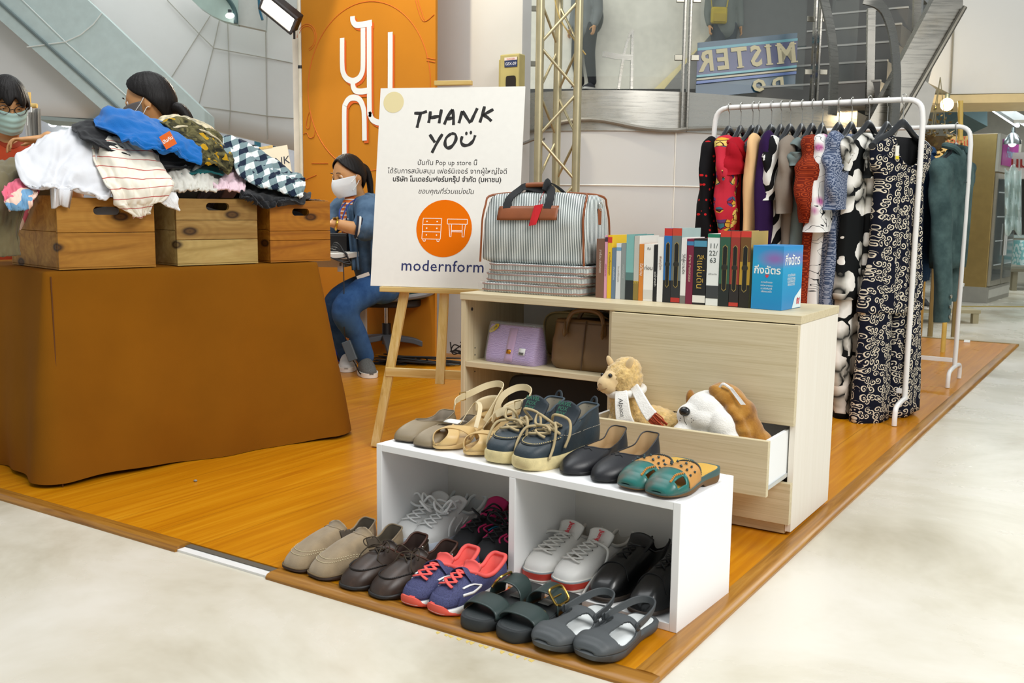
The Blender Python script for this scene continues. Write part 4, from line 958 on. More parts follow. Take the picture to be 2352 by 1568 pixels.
def croc(loc, rz, fl, lab):
    GR = mat('clog_grey', '4b4f51', .55, nz=.05, bump=.1, bs=300)
    s = Shoe('clog', lab, loc, rz, .25, .1, fl, 'grey foam strap clogs', ROUND, [(0, .03), (.5, .026), (1, .03)], [(0, .003), (.2, 0), (.8, 0), (1, .01)])
    s.sole(GR, .004, rnd=.008, inset=.004)
    mb = MB(); mb.loft([[p*.9+V((0, 0, ip(s.zb, s.t(p))+.001)) for p in s.out], [p*.87+V((0, 0, ip(s.zb, s.t(p))+.0025)) for p in s.out]]); mb.build('footbed', mat('footbed_white', 'dfe3e2', .6, nz=.1, ns=20), s.root)
    def keep(a, b):   # two cut-outs leave a T-shaped strap
        if ((a-.38)/.29)**4+((b-.255)/.185)**4 < 1 or ((a-.38)/.29)**4+((b-.745)/.185)**4 < 1: return False
        return True
    s.vamp('upper', GR, .4, .998, [(.38, .036), (.55, .03), (.75, .028), (.9, .024), (.96, .016), (1, .004)], keep=keep, nt=64, nf=84, th=.005, out=.003, pw=.85)
    mb = MB()
    for i, tt in enumerate((.8, .8, .8, .88, .88)):
        y = (.5-tt)*s.L; x0, x1 = s.xr(y); x = (x0+x1)/2+(x1-x0)/2*(-.55, 0, .55, -.3, .3)[i]; hh = ip([(.75, .029), (.9, .025)], tt)*(1-((x-(x0+x1)/2)/((x1-x0)/2))**2)**.38
        mb.ball((x, y, .0265+hh), (.0032, .0032, .0014), 10, 5)
    mb.build('vent_holes', cm('232526', .7, nz=0), s.root)
    P = [V((sg*s.xr(.02)[1 if sg > 0 else 0]*sg*sg, .02, .058)) for sg in (1,)]
    xr_ = s.xr(.02); q = spline([(xr_[1]+.003, .01, .05), (xr_[1]*.94, .07, .056), (xr_[1]*.6, .114, .062), (0, .127, .064), (xr_[0]*.6, .114, .062), (xr_[0]*.94, .07, .056), (xr_[0]-.003, .01, .05)], 30)
    nr = [V((p.x, max(0, p.y-.03)*1.2, .0)) for p in q]
    mb = MB(); mb.ribbon(q, .017, .004, nr); mb.build('heel_strap', GR, s.root, bev=.001)
    for x, sg in ((xr_[1]+.004, 1), (xr_[0]-.004, -1)):
        mb = MB(); mb.lathe([(.009, 0), (.009, .003), (.005, .0045), (.004, .003)], (x, .01, .05), 14, Matrix.Rotation(sg*pi/2, 3, 'Y')); mb.build('rivet', cm('303436', .5), s.root)
pair(croc, [(-.187, -.955, 0, R(-6), 1), (-.088, -.945, 0, R(-6), -1)], ['grey foam clog with heel strap beside the two-strap sandals', 'grey foam clog with heel strap at the platform corner'])
# ---- inside the cubby ----
CZ = .0195
WL = mat('trainer_white', 'd8d8d6', .6, nz=.06, ns=20); LW = cm('eeeeec', .8, nz=0)
def loops(y0, z0, n, big=1):
    r = random.Random(n); out = []
    for i in range(5):
        a = r.uniform(0, 6.28); p = V((r.uniform(-.02, .02), y0+r.uniform(-.03, .02), z0)); out.append([p, p+V((.03*cos(a)*big, .022*sin(a), .018+r.uniform(0, .016))), p+V((.05*cos(a+.6)*big, .03*sin(a+.6), .01)), p+V((.03*cos(a+1.2)*big, .02*sin(a+1.2), -.002)), p+V((.008, .004, 0))])
    return out
def whites(loc, rz, fl, lab):
    s = Shoe('sneaker', lab, loc, rz, .285, .092, fl, 'white striped sneakers', ROUND, [(0, .03), (1, .026)], [(0, 0), (.8, 0), (1, .005)])
    s.sole(cm('c9d2e0', .5), .0035)
    s.upper(WL, cm('c3c6c6', .8), (.02, .5), ((0, .82), (.45, .8), (1, .5)), ((0, .092), (.3, .066), (.6, .066), (1, .085)), .032, .03, .003, .4, rim=cm('d9dedd', .8), rim_r=.005)
    s.laces(LW, [.42, .54, .66, .78, .9], .065, .0036, .004, True, flat=.5, extra=loops(-.02, .088, 5 if fl > 0 else 8))
    s.tongue(WL, .58, .36, .07, .115, .06)
    for sd in (.3, .7):
        for i in range(3): o = (i-1)*.032; s.line('side_stripe', cm('f2f2f0', .5, nz=0), [(sd+o-.02*(1 if sd < .5 else -1), .05), (sd+o+.02*(1 if sd < .5 else -1), .75)], .004, .0008, 12, .35)
    mb = MB(); mb.grid(lambda u, v: s.O[0]+V(((u-.5)*.03, .002-.018*(1-v)*0, .004+.02*(v-.5))), 3, 3); mb.build('heel_tab', cm('a8863a', .4), s.root, solid=.002)
pair(whites, [(cubL(-.845, .16).x, cubL(-.845, .16).y, CZ, R(-3), 1), (cubL(-.775, .155).x, cubL(-.775, .155).y, CZ, R(-4), -1)], ['white striped sneaker with loose laces against the cubby side', 'white striped sneaker beside the black and pink running shoes'])
def runner(loc, rz, fl, lab):
    s = Shoe('running_shoe', lab, loc, rz, .28, .09, fl, 'black and pink running shoes', ROUND, [(0, .032), (.4, .028), (1, .022)], [(0, 0), (.8, 0), (1, .012)])
    s.sole(cm('35373a', .6), .005, rnd=.005); s.sole(cm('9c7a26', .6), .0056, 'outsole', [(0, .008), (.8, .01), (1, .026)], .002)
    s.upper(mat('runner_black', '1b1c20', .7, nz=.2, ns=40), cm('a0154f', .8), (.01, .52), ((0, .84), (.45, .82), (1, .52)), ((0, .098), (.3, .07), (.6, .07), (1, .09)), .033, .03, .003, .4, rim=cm('b3195a', .8), rim_r=.0055)
    s.laces(cm('111214', .7, nz=0), [.5, .62, .74, .86], .05, .0026, .005, True, extra=loops(-.01, .095, 15 if fl > 0 else 18, 1.2))
    s.tongue(cm('b3195a', .8), .58, .32, .075, .13, .064)
    for sd in (.41, .59, .36, .64): s.line('lace_loop', cm('d02a68', .6, nz=0), [(sd, .5), (.5+(sd-.5)*.7, .62), (sd, .72)], .0028, .001, 14)
    s.line('side_mark', cm('1f8fb8', .5, nz=0), [(.36, .55), (.33, .66), (.3, .6)], .004, .001, 12, .4)
pair(runner, [(cubL(-.652, .165).x, cubL(-.652, .165).y, CZ, R(-4), 1), (cubL(-.556, .135).x, cubL(-.556, .135).y, CZ, R(-3), -1)], ['black running shoe with pink lining beside the white striped sneakers', 'black running shoe with pink lining against the cubby divider'])
def redband(loc, rz, fl, lab):
    s = Shoe('sneaker', lab, loc, rz, .29, .095, fl, 'white sneakers with red soles', ROUND, [(0, .032), (1, .03)], [(0, 0), (.8, 0), (1, .004)])
    s.sole(cm('e9e4da', .5), .004); s.sole(cm('b8382a', .5), .0048, 'sole_band', [(0, .026), (1, .025)], .001, [(0, .009), (1, .009)]); s.sole(cm('8f9aa0', .5), .0049, 'foxing_line', [(0, .0295), (1, .029)], .001, [(0, .0265), (1, .026)])
    s.upper(mat('court_white', 'e8e6e1', .45, nz=.03, ns=20), cm('b9b4aa', .8), (.02, .48), ((0, .82), (.45, .8), (1, .52)), ((0, .085), (.3, .066), (.6, .07), (1, .088)), .032, .03, .003, .4, rim=cm('d8d4cc', .8), rim_r=.005)
    EX = [[s.on(.45, .92, .004), V((-.045*1, -.02, .09)), V((-.066, -.05, .05)), V((-.075, -.085, .012)), V((-.082, -.12, .004))]] if fl > 0 else [[s.on(.55, .92, .004), V((.05, -.02, .085)), V((.06, -.045, .055)), V((.052, -.08, .03)), V((.056, -.13, .003))]]
    s.laces(cm('dcd9d2', .8, nz=0), [.42, .52, .62, .72, .82, .92], .07, .0036, .005, True, flat=.55, extra=EX)
    t_ = s.tongue(cm('e4e1da', .6), .56, .4, .07, .118, .07, 'tongue', .007)
    mb = MB(); letter(mb, 'Jump', frame(V((0, (.5-.455)*s.L-.007, .103)), (1, 0, 0), (0, .72, .69)) @ Matrix.Rotation(-pi/2, 4, 'Z'), .017, bold=.0008); mb.build('tongue_lettering', cm('d23a46', .6, nz=0), s.root, smooth=False)
    s.patch('toe_opening', cm('8e8a80', .9), .478, .522, .5, .57, .001, 5, 4)
    for sv in (.43, .57):
        for v in (.62, .74, .86): mb = MB(); mb.ball(s.on(sv, v, .001), .002, 6, 4); mb.build('eyelet', cm('777570', .5), s.root)
pair(redband, [(cubL(-.398, .165).x, cubL(-.398, .165).y, CZ, R(-7), 1), (cubL(-.303, .155).x, cubL(-.303, .155).y, CZ, R(-8), -1)], ['white sneaker with red sole band beside the cubby divider', 'white sneaker with red sole band beside the black leather shoes'])
def derby(loc, rz, fl, lab):
    BL = mat('black_leather', '0d0d0e', .3, nz=.1, ns=30, bump=.15, bs=60, coat=.3)
    s = Shoe('leather_shoe', lab, loc, rz, .295, .094, fl, 'black leather shoes', ALMOND if 0 else ROUND, [(0, .03), (.3, .024), (.6, .012), (1, .014)], [(0, 0), (.28, 0), (.34, .006), (.6, 0), (1, .004)])
    s.sole(cm('3a3028', .6), .003)
    s.upper(BL, cm('15110f', .8), (.02, .46), ((0, .82), (.45, .8), (1, .5)), ((0, .09), (.3, .07), (.6, .075), (1, .1)), .034, .032, .003, .42, rim=BL, rim_r=.003)
    s.line('vamp_seam', cm('050505', .5), [(.36, .3), (.42, .55), (.5, .62), (.58, .55), (.64, .3)], .0014, .0008, 30)
    s.laces(cm('0a0a0a', .7, nz=0), [.72, .82, .92], .045, .002, .003, True); s.tongue(BL, .5, .34, .085, .122, .065)
pair(derby, [(cubL(-.2, .155).x, cubL(-.2, .155).y, CZ, R(-8), 1), (cubL(-.086, .14).x, cubL(-.086, .14).y, CZ, R(-7), -1)], ['black leather shoe beside the white red-soled sneakers', 'black leather shoe against the end panel of the cubby'])
# ---- on top of the cubby ----
TZ2 = CH+.0005
def flat_taupe(loc, rz, fl, lab):
    TP = mat('taupe_leather', '85755a', .5, nz=.08, bump=.1, bs=150)
    s = Shoe('flat_shoe', lab, loc, rz, .245, .088, fl, 'taupe square-toe flats', SQUARE, [(0, .012), (1, .008)], [(0, 0), (.85, 0), (1, .004)])
    s.sole(cm('5a4c3a', .6), .001)
    s.upper(TP, cm('8b7f6e', .7), (.02, .62), ((0, .84), (.5, .86), (1, .7)), ((0, .05), (.45, .034), (1, .044)), .022, .022, .004, .4, rim=TP, rim_r=.0016)
    if fl < 0: 
        mb = MB(); mb.grid(lambda u, v: V(((u-.5)*.05, .005+.045*v, .047+.004*sin(pi*v))), 3, 4); mb.build('price_label', cm('eeece6', .6, nz=0), s.root, solid=.0008)
q = [cubL(-.875, .17, TZ2), cubL(-.782, .155, TZ2)]
pair(flat_taupe, [(*q[0], R(4), 1), (*q[1], R(-2), -1)], ['taupe square-toe flat at the cubby corner by the easel', 'taupe square-toe flat with a white label, beside the beige sandals'])
def sandal(loc, rz, fl, lab):
    BG = mat('nude_leather', 'cfae74', .42, nz=.06, ns=8); BG2 = mat('nude_light', 'd8c7a0', .5, nz=.05)
    ZB = [(0, .07), (.2, .066), (.45, .042), (.68, .018), (1, .014)]
    s = Shoe('heeled_sandal', lab, loc, rz, .25, .086, fl, 'beige cross-strap sandals', ALMOND, ZB, [(0, .058), (.2, .054), (.45, .032), (.68, .006), (.75, .002), (1, .005)])
    s.sole(BG, .001, 'footbed'); 
    mb = MB(); mb.loft([[V((x*sc, .5*.25-.004-y*.052*sy, z)) for x, y in [(.024*sin(a), .5-.5*cos(a)) for a in [2*pi*k/16 for k in range(16)]]] for z, sc, sy in ((0, .8, .8), (.03, .82, .82), (.062, 1.1, 1.0))]); mb.build('heel', cm('a5834c', .5), s.root)
    for sg in (1, -1):
        def g(u, v, sg=sg):
            t = .92-.34*u-.16*(v-.5)*1.0*(1-.3*u); y = (.5-t)*s.L; x0, x1 = s.xr(y); ph = pi*(u if sg > 0 else 1-u)
            x = (x0+x1)/2+(x1-x0)/2*cos(ph)*1.03; return V((x, y, ip(ZB, t)+.001+(.034 if sg > 0 else .037)*sin(ph)**.7))
        mb = MB(); mb.grid(g, 22, 8); mb.build('cross_strap', BG, s.root, solid=.0022)
    # back counter and ankle strap with buckle
    def hb(u, v):
        a = pi*(u-.5)*1.1; y = .5*s.L-.045+.045*cos(a); return V((.036*sin(a), y, .07+.045*v*(1-.35*(2*u-1)**2)))
    mb = MB(); mb.grid(hb, 14, 5); mb.build('heel_counter', BG2, s.root, solid=.002)
    P = spline([V((.04*fl, .03, .06)), V((.045*fl, .075, .12)), V((.03*fl, .115, .143)), V((0, .128, .148)), V((-.03*fl, .112, .14)), V((-.046*fl, .07, .125)), V((-.042*fl, .0, .112)), V((-.02*fl, -.03, .1))], 36)
    mb = MB(); mb.ribbon(P, .018, .0022, [V((p.x, p.y-.05, 0)) for p in P]); mb.build('ankle_strap', BG2, s.root)
    P = spline([V((-.036*fl, .01, .045)), V((-.02*fl, .05, .1)), V((.02*fl, .03, .098)), V((.04*fl, -.01, .05))], 20); mb = MB(); mb.ribbon(P, .012, .002, [V((p.x, 0, .06)) for p in P]); mb.build('instep_strap', BG2, s.root)
    c = V((-.046*fl, .03, .119)); mb = MB(); mb.tube([c+V((0, .012*sx_, .011*sz)) for sx_, sz in ((-1, -1), (1, -1), (1, 1), (-1, 1))], .0016, 6, closed=True); mb.build('buckle', cm('c9a95a', .25, m=1), s.root)
q = [cubL(-.722, .16, TZ2), cubL(-.622, .16, TZ2)]
pair(sandal, [(*q[0], R(-7), 1), (*q[1], R(-5), -1)], ['beige heeled sandal with crossed straps beside the taupe flats', 'beige heeled sandal with crossed straps beside the navy ankle boots'])
def chukka(loc, rz, fl, lab):
    NB = mat('navy_leather', '27343c', .5, nz=.14, ns=30, bump=.2, bs=200); CR = mat('crepe_sole', 'd9c894', .8, nz=.12, ns=60, bump=.3, bs=300)
    s = Shoe('ankle_boot', lab, loc, rz, .29, .098, fl, 'navy lace-up ankle boots', ROUND, [(0, .036), (.5, .03), (1, .034)], [(0, 0), (.85, 0), (1, .004)])
    s.sole(CR, .005, rnd=.005)
    s.upper(NB, cm('8f8878', .85), (.02, .44), ((0, .8), (.45, .78), (1, .5)), ((0, .13), (.4, .12), (.8, .105), (1, .09)), .032, .045, .004, .4, rim=cm('3a4750', .7), rim_r=.003)
    A = [(.33, .44), (.38, .4), (.43, .37), (.47, .355), (.5, .35), (.53, .355), (.57, .37), (.62, .4), (.67, .44)]
    s.stitches('apron_stitching', cm('c8b583', .8, nz=0), A, 40, .0014, off=.0018); s.line('apron_edge', cm('171f24', .6), [(a, b-.03) for a, b in A], .0016, .0008, 40); s.stitches('side_stitching', cm('b9b0a0', .8, nz=0), [(.66, .5), (.75, .45), (.85, .42), (.97, .4)], 40); s.stitches('side_stitching', cm('b9b0a0', .8, nz=0), [(.34, .5), (.25, .45), (.15, .42), (.03, .4)], 40)
    LC = cm('b5a27a', .8, nz=0)
    EX = [[s.on(.43, .86, .006), V((.01, -.03, .125)), V((.045, -.015, .115)), V((.062, -.03, .085)), V((.058, -.045, .05))], [s.on(.57, .8, .006), V((-.01, -.045, .118)), V((-.045, -.03, .118)), V((-.03, -.055, .1)), V((.01, -.06, .1)), V((.035, -.075, .095))], [s.on(.45, .85, .004), V((-.02, -.05, .095)), V((-.045, -.075, .09)), V((-.05, -.1, .06)), V((-.046, -.115, .035))], [s.on(.55, .9, .004), V((.03, -.05, .11)), V((.05, -.07, .1)), V((.052, -.08, .06)), V((.055, -.1, .03))], [V((0, -.04, .095)), V((.03, -.065, .098)), V((.045, -.05, .085)), V((.012, -.036, .09))]]
    s.laces(LC, [.5, .62, .74, .86], .075, .0036, .006, True, extra=EX)
    s.tongue(mat('tongue_navy', '222c34', .6), .54, .36, .085, .15, .078, 'tongue', .005, .012)
    M_ = frame(V((0, (.5-.4)*s.L-.0065, .139)), (1, 0, 0), (0, .6, .8)); mb = MB()
    for i, tx in enumerate(('RAVEL', 'FOX', 'FOX')): letter(mb, tx, M_ @ Matrix.Translation((0, -.0145*i, .003)), .0155, bold=.0005)
    mb.build('tongue_lettering', cm('1c5a44', .6, nz=0), s.root, smooth=False)
    mb = MB(); mb.tube(spline([s.O[0]+V((-.012, 0, -.012)), s.O[0]+V((-.006, .008, .012)), s.O[0]+V((.006, .008, .012)), s.O[0]+V((.012, 0, -.012))], 12), .004, 6); mb.build('pull_tab', cm('1d262c', .6), s.root)
q = [cubL(-.525, .165, TZ2), cubL(-.42, .152, TZ2)]
pair(chukka, [(*q[0], R(-4), 1), (*q[1], R(-10), -1)], ['navy ankle boot with pale laces beside the beige sandals', 'navy ankle boot with lettered tongue beside the black flats'])
def flat_black(loc, rz, fl, lab):
    BL = mat('flat_black', '1c1c20', .42, nz=.08, bump=.12, bs=160)
    s = Shoe('flat_shoe', lab, loc, rz, .25, .09, fl, 'black slip-on flats', ALMOND, [(0, .016), (.4, .012), (1, .009)], [(0, 0), (.85, 0), (1, .005)])
    s.sole(cm('141416', .5), .001)
    s.upper(BL, cm('ad8f66', .7), (.02, .6), ((0, .84), (.5, .84), (1, .55)), ((0, .082), (.4, .05), (.75, .046), (1, .054)), .026, .024, .004, .42, rim=BL, rim_r=.0018)
    s.line('vamp_edge', cm('121214', .5), [(.42, .82), (.46, .9), (.5, .86), (.54, .9), (.58, .82)], .001, .0008)
q = [cubL(-.318, .16, TZ2), cubL(-.222, .15, TZ2)]
pair(flat_black, [(*q[0], R(-6), 1), (*q[1], R(-8), -1)], ['black leather slip-on flat beside the navy boots', 'black leather slip-on flat beside the teal clogs'])
def mule(loc, rz, fl, lab):
    TE = NT('teal_leather', '1c6a62', .32); TE.set('Base Color', TE.ramp(TE.noise(16, det=4), [(.35, '5b5a50'), (.5, '2b675f'), (.7, '12746c')])); TE = TE.m; TN_ = mat('tan_leather', 'c38d48', .55, nz=.12, ns=20)
    s = Shoe('mule', lab, loc, rz, .235, .094, fl, 'teal and tan clogs', ROUND, [(0, .034), (.4, .026), (1, .013)], [(0, 0), (.3, 0), (.35, .008), (.6, .002), (1, .006)])
    s.sole(cm('6a4a22', .6), .0015); s.sole(cm('3d5a58', .5), .0022, 'rand', [(0, .036), (.4, .028), (1, .0145)], .001, [(0, .018), (.4, .016), (1, .009)])
    mb = MB(); mb.loft([[p*.95+V((0, 0, ip(s.zb, s.t(p))+.002)) for p in s.out], [p*.9+V((0, 0, ip(s.zb, s.t(p))+.004)) for p in s.out]]); mb.build('insole', cm('d1a444', .55, nz=.1), s.root)
    H = [(.36, .03), (.48, .037), (.65, .04), (.8, .036), (.9, .029), (.96, .018), (1, .006)]
    sk = lambda a, b: -.05*(1-a)*sin(pi*b)+.04*(1-a)
    s.vamp('upper', TN_, .42, .72, H, nt=10, nf=28, skew=sk, out=.001)
    s.vamp('toe_cap', TE, .7, .998, H, nt=14, nf=28, out=.0016, skew=lambda a, b: .05*(1-a)*(1-sin(pi*b)), keep=lambda a, b: not (.15 < a < .55 and (.7 < b < .9 if fl < 0 else .7 < b < .9)))
    mb = MB(); mb2 = MB()
    def pt(tt, b, o=.0025):
        y = (.5-tt)*s.L; x0, x1 = s.xr(y); ph = pi*(1-b); c_ = cos(ph); x = (x0+x1)/2+(x1-x0)/2*abs(c_)**.8*(1 if c_ > 0 else -1); return V((x*1.03, y, ip(s.zb, tt)+ip(H, tt)*sin(ph)**.75+o))
    for tt in (.56, .66):
        for i in range(6):
            b = .16+.13*i; dt = -.05*sin(pi*b)*.6+.03; a_, c_ = pt(tt+dt, b), pt(tt+dt+.004, b+.05); mb.tube([a_, a_.lerp(c_, .5)+V((0, 0, .0012)), c_], [.0012, .0034, .0012], 6)
    mb.build('lacing', cm('1f3a40', .5, nz=0), s.root)
    P = [pt(.42+sk(0, b), b, .001) for b in [.04+.92*i/30 for i in range(31)]]
    for i in range(0, 30): mb2.tube([P[i], P[i].lerp(P[i+1], .6)+V((0, 0, .002))], .0022, 5)
    mb2.build('whipstitch', cm('3a3f3c', .6, nz=0), s.root)
    mb = MB(); 
    for i in range(9): a_ = .72+.09*sin(pi*i/8); mb.ball(pt(.735+.17*i/8, .69-.045*sin(pi*i/8), .001), .003, 6, 4)
    mb.build('edge_lacing', cm('c98a3e', .6, nz=0), s.root)
q = [cubL(-.125, .128, TZ2), cubL(-.03-.03, .117, TZ2)]
pair(mule, [(*q[0], R(-12), 1), (*cubL(-.048, .115, TZ2), R(-10), -1)], ['teal and tan leather clog beside the black flats', 'teal and tan leather clog at the end of the cubby top'])
# ================= striped travel bags, handbags, books =================
def m_ticking(name='ticking', ax=0, sc=.0068):
    t = NT(name, 'dfe6e2', .7, 0, .25); x = t.xyz(); s_ = t.ma('FRACT', t.ma('DIVIDE', t.ma('ADD', x[ax], t.ma('MULTIPLY', x[1] if ax == 0 else x[0], .7)), sc))
    t.set('Base Color', t.mix(t.ma('LESS_THAN', s_, .45), 'e3e8e4', '4e5757')); return t.m
TICK = m_ticking(); TAN = mat('tan_trim', '8a4a22', .45, nz=.12, ns=20, bump=.1, bs=200); WEB = mat('black_webbing', '161719', .75, nz=0, bump=.3, bs=400)
CT = .6505
def sq(a, p): c = cos(a); return abs(c)**p*(1 if c > 0 else -1)
def bagbody(mb, W, D, H, n=60, nz=26, lean=0):
    rings = []
    for i in range(nz+1):
        f = i/nz; z = H*f; w = W/2*(1-.06*f-.0*(f**6)); d = D/2*(1-.5*max(0, (f-.55)/.45)**1.6) if f < 1 else D/2*.42
        if f > .9: w *= 1-.06*((f-.9)/.1)**2
        if f < .06: k = 1-.12*(1-f/.06)**2; w *= k; d *= k
        r = []
        for k in range(n):
            a = 2*pi*k/n; x = w*sq(a, .28); y = d*sq(a-pi/2, .34); q = V((x, y, z)); nn = noise.noise(V((x*6, y*6, z*9+3)))*.008+noise.noise(V((x*16, y*12, z*14)))*.0035
            r.append(V((x+nn*.8, y-nn*1.2, z+(.012*sin(pi*(x/w+1)/2)*f if f > .9 else 0)+lean*x*f)))
        rings.append([V((p.x, p.y, p.z*.93)) for p in r])
    return mb.loft(rings), rings
tb = thing('travel_bag', 'grey striped travel bag with tan trim standing on the folded bags', 'bag', (-.985, .215, CT+.103), R(2))
mb = MB(); _, rg = bagbody(mb, .43, .22, .255); mb.build('body', TICK, tb, ang=0)
def bside(f, a): r = rg[int(f*26)]; return r[int(a % 60)]
for a0 in (7, 23): # piping on both front corners
    pass
mb = MB()
for sx in (1, -1):
    mb.tube(spline([V((sx*(.206-.012*f)*1.0, -.098*(1-.5*max(0, (f-.55)/.45)**1.6)-.004, .255*f)) for f in [i/10 for i in range(10)]]+[V((sx*.17, -.03, .24)), V((sx*.1, -.028, .244))], 30), .004, 6)
    mb.tube(spline([V((sx*(.206-.012*f), .098*(1-.5*max(0, (f-.55)/.45)**1.6)+.004, .255*f)) for f in [i/10 for i in range(10)]]+[V((sx*.17, .03, .24)), V((sx*.1, .028, .244))], 30), .004, 6)
mb.tube([V((x, -.03,   .244-.02*(x/.2)**2)) for x in [-.19+.38*i/16 for i in range(17)]], .004, 6)
mb.build('piping', TAN, tb)
def bp(x, z, o=.0): return V((x, -.11*(1-.5*max(0, (z/.255-.55)/.45)**1.6)-.0035-o, z))
mb = MB(); mb.grid(lambda u, v: bp(-.13+.235*u, .148+.048*v+.004*u, .002+.0015*sin(u*9)), 14, 5); mb.build('front_patch', TAN, tb, solid=.003, bev=0)
for x0, x1 in ((-.098, .062),):
    mb = MB(); L_ = spline([bp(x0-.0, .19, .004), bp(x0+.0, .225, .003), V((x0+.02, -.05,   .254)), V((x0+.045, -.045, .266)), V((x1-.045, -.045,   .254)), V((x1-.016, -.05, .256)), bp(x1, .225, .003), bp(x1, .19, .004)], 40)
    mb.ribbon(L_, .03, .003, [V((0, -1, .8)) for p in L_]); mb.build('handle', WEB, tb, bev=0)
    mb = MB(); mb.tube([V((x, -.046, .27+.002*sin((x+.05)*30))) for x in [-.052+.072*i/10 for i in range(11)]], .0085, 10); mb.build('grip', TAN, tb)
L_ = spline([V((-.098, .04, .2)), V((-.09, .035, .238)), V((-.05, .0, .272)), V((.0, -.01, .28)), V((.03, .0, .274)), V((.06, .035, .238)), V((.062, .04, .2))], 30); mb = MB(); mb.ribbon(L_, .03, .003, [V((0, 0, 1)) for p in L_]); mb.build('handle', WEB, tb)
mb = MB(); mb.tube([V((.025, -.055+.04*i/8, .25+.028*sin(pi*i/8))) for i in range(9)], .017, 10, flat=.35); mb.build('handle_wrap', WEB, tb)
mb = MB(); q = [bp(.012, .2, .007), bp(.045, .206, .007), bp(.033, .136, .012), bp(.004, .13, .012)]; mb.loft([q, [p+V((0, -.0008, 0)) for p in q]]); mb.build('red_tag', mat('tag_red', 'c0141c', .3, nz=.2, ns=30), tb, smooth=False)
mb = MB(); mb.tube(spline([V((.022, -.05, .25)), bp(.03, .225, .01), bp(.028, .205, .009)], 10), .001, 5); mb.build('tag_string', cm('a51a1a', .6), tb)
mb = MB(); mb.tube([V((.214, .0, .2))+V((0, .012*cos(a), .014*sin(a))) for a in [2*pi*k/16 for k in range(16)]], .002, 6, closed=True); mb.build('ring', cm('c8c4b8', .25, m=1), tb)
mb = MB(); mb.box((.2105, 0, .165), (.006, .022, .055)); mb.build('side_tab', TAN, tb, bev=.002)
# folded bags in plastic
POLY = clear('poly_film', 'eef4f2', .08, .16, .9)
def flatbag(x, y, z, rz, lab, hh=.033):
    f = thing('folded_bag', lab, 'bag', (x, y, z), rz, 'folded travel bags in film'); mb = MB(); rings = []
    for zz, s_ in ((0, .97), (.004, 1), (hh*.3, 1.0), (hh*.5, .985), (hh*.7, 1.0), (hh-.004, 1), (hh, .97)):
        rings.append([V((.2*s_*sq(a, .3), .115*s_*sq(a-pi/2, .3), zz+.0025*noise.noise(V((cos(a)*4, sin(a)*4, z*40))))) for a in [2*pi*k/64 for k in range(64)]])
    mb.loft(rings); mb.build('body', TICK2, f, ang=60)
    mb = MB()
    for zz in (hh*.24, hh*.86): mb.tube([V((.2015*sq(a, .3), .1165*sq(a-pi/2, .3), zz+.0025*noise.noise(V((cos(a)*4, sin(a)*4, z*40))))) for a in [2*pi*k/64 for k in range(64)]], .0026, 6, closed=True)
    mb.build('piping', TAN, f)
    mb = MB(); rings = []
    for zz, s_ in ((0, .99), (hh*.15, 1.015), (hh*.5, 1.02), (hh*.85, 1.015), (hh+.0006, .985)):
        rings.append([V(((.205*s_+.02*max(0, -cos(a))**9)*sq(a, .3), .12*s_*sq(a-pi/2, .3), zz+.004*noise.noise(V((cos(a)*9, sin(a)*9, zz*60+z*30))))) for a in [2*pi*k/80 for k in range(80)]])
    mb.loft(rings); mb.build('plastic_sleeve', POLY, f, ang=15)
TICK2 = m_ticking('ticking_fold', 0, .0065)
flatbag(-.985, .205, CT, R(1), 'plastic-wrapped folded striped bag at the bottom of the pile'); flatbag(-.972, .21, CT+.0345, R(-1.5), 'plastic-wrapped folded striped bag in the middle of the pile'); flatbag(-.962, .215, CT+.069, R(2), 'plastic-wrapped folded striped bag directly under the standing bag')
# ---- handbags on the open shelf ----
SH = .4095
lc = thing('clutch_bag', 'lilac clutch bag in clear plastic on the open shelf', 'bag', (-1.02, .09, SH), R(-4))
LIL = NT('lilac', 'a987bd', .5); w_ = LIL.n('TexWave'); LIL.put(w_.inputs['Vector'], LIL.map((1, 1, 1))); w_.inputs['Scale'].default_value = 60; w_.inputs['Distortion'].default_value = 9; w_.bands_direction = 'Z'; LIL.set('Base Color', LIL.mix(w_.outputs['Fac'], '9574ab', 'b79ac9')); LIL.bump(w_.outputs['Fac'], .3, .002); LIL = LIL.m
def trap(mb, W, H, db, dt, M=None, ins=0, n=48):
    rings = []
    for i in range(13):
        f = i/12; d = (db+(dt-db)*f**1.2)/2-ins; w = W/2-ins
        if f < .1: d *= 1-.15*(1-f/.1); 
        if f > .9: w *= 1-.03*((f-.9)/.1)**2
        rings.append([V((w*sq(2*pi*k/n, .25), d*sq(2*pi*k/n-pi/2, .4), H*f)) for k in range(n)])
    return mb.loft(rings)
mb = MB(); trap(mb, .215, .128, .115, .03); mb.build('body', LIL, lc, ang=50)
def fr(x, z, o): f = z/.128; return V((x, -(.115+(.03-.115)*f**1.2)/2-o, z))
mb = MB(); mb.grid(lambda u, v: fr(-.012+.034*u, .01+.112*v, .001), 3, 8); mb.build('band', cm('b58ab4', .5), lc, solid=.0015)
mb = MB(); mb.grid(lambda u, v: fr(-.006+.018*u, .036+.014*v, .003), 1, 1); mb.build('clasp', cm('c88a2a', .3, m=.9), lc, solid=.003)
mb = MB(); mb.grid(lambda u, v: fr(.045+.027*u, .036+.022*v, .003), 2, 2); mb.build('price_label', cm('e6e6e2', .6, nz=0), lc, solid=.0008)
mb = MB()
for i in range(9): x = .048+.0022*i; mb.loft([[fr(x, .037, .0042), fr(x+.001, .037, .0042), fr(x+.001, .045, .0042), fr(x, .045, .0042)], [fr(x, .037, .0046), fr(x+.001, .037, .0046), fr(x+.001, .045, .0046), fr(x, .045, .0046)]])
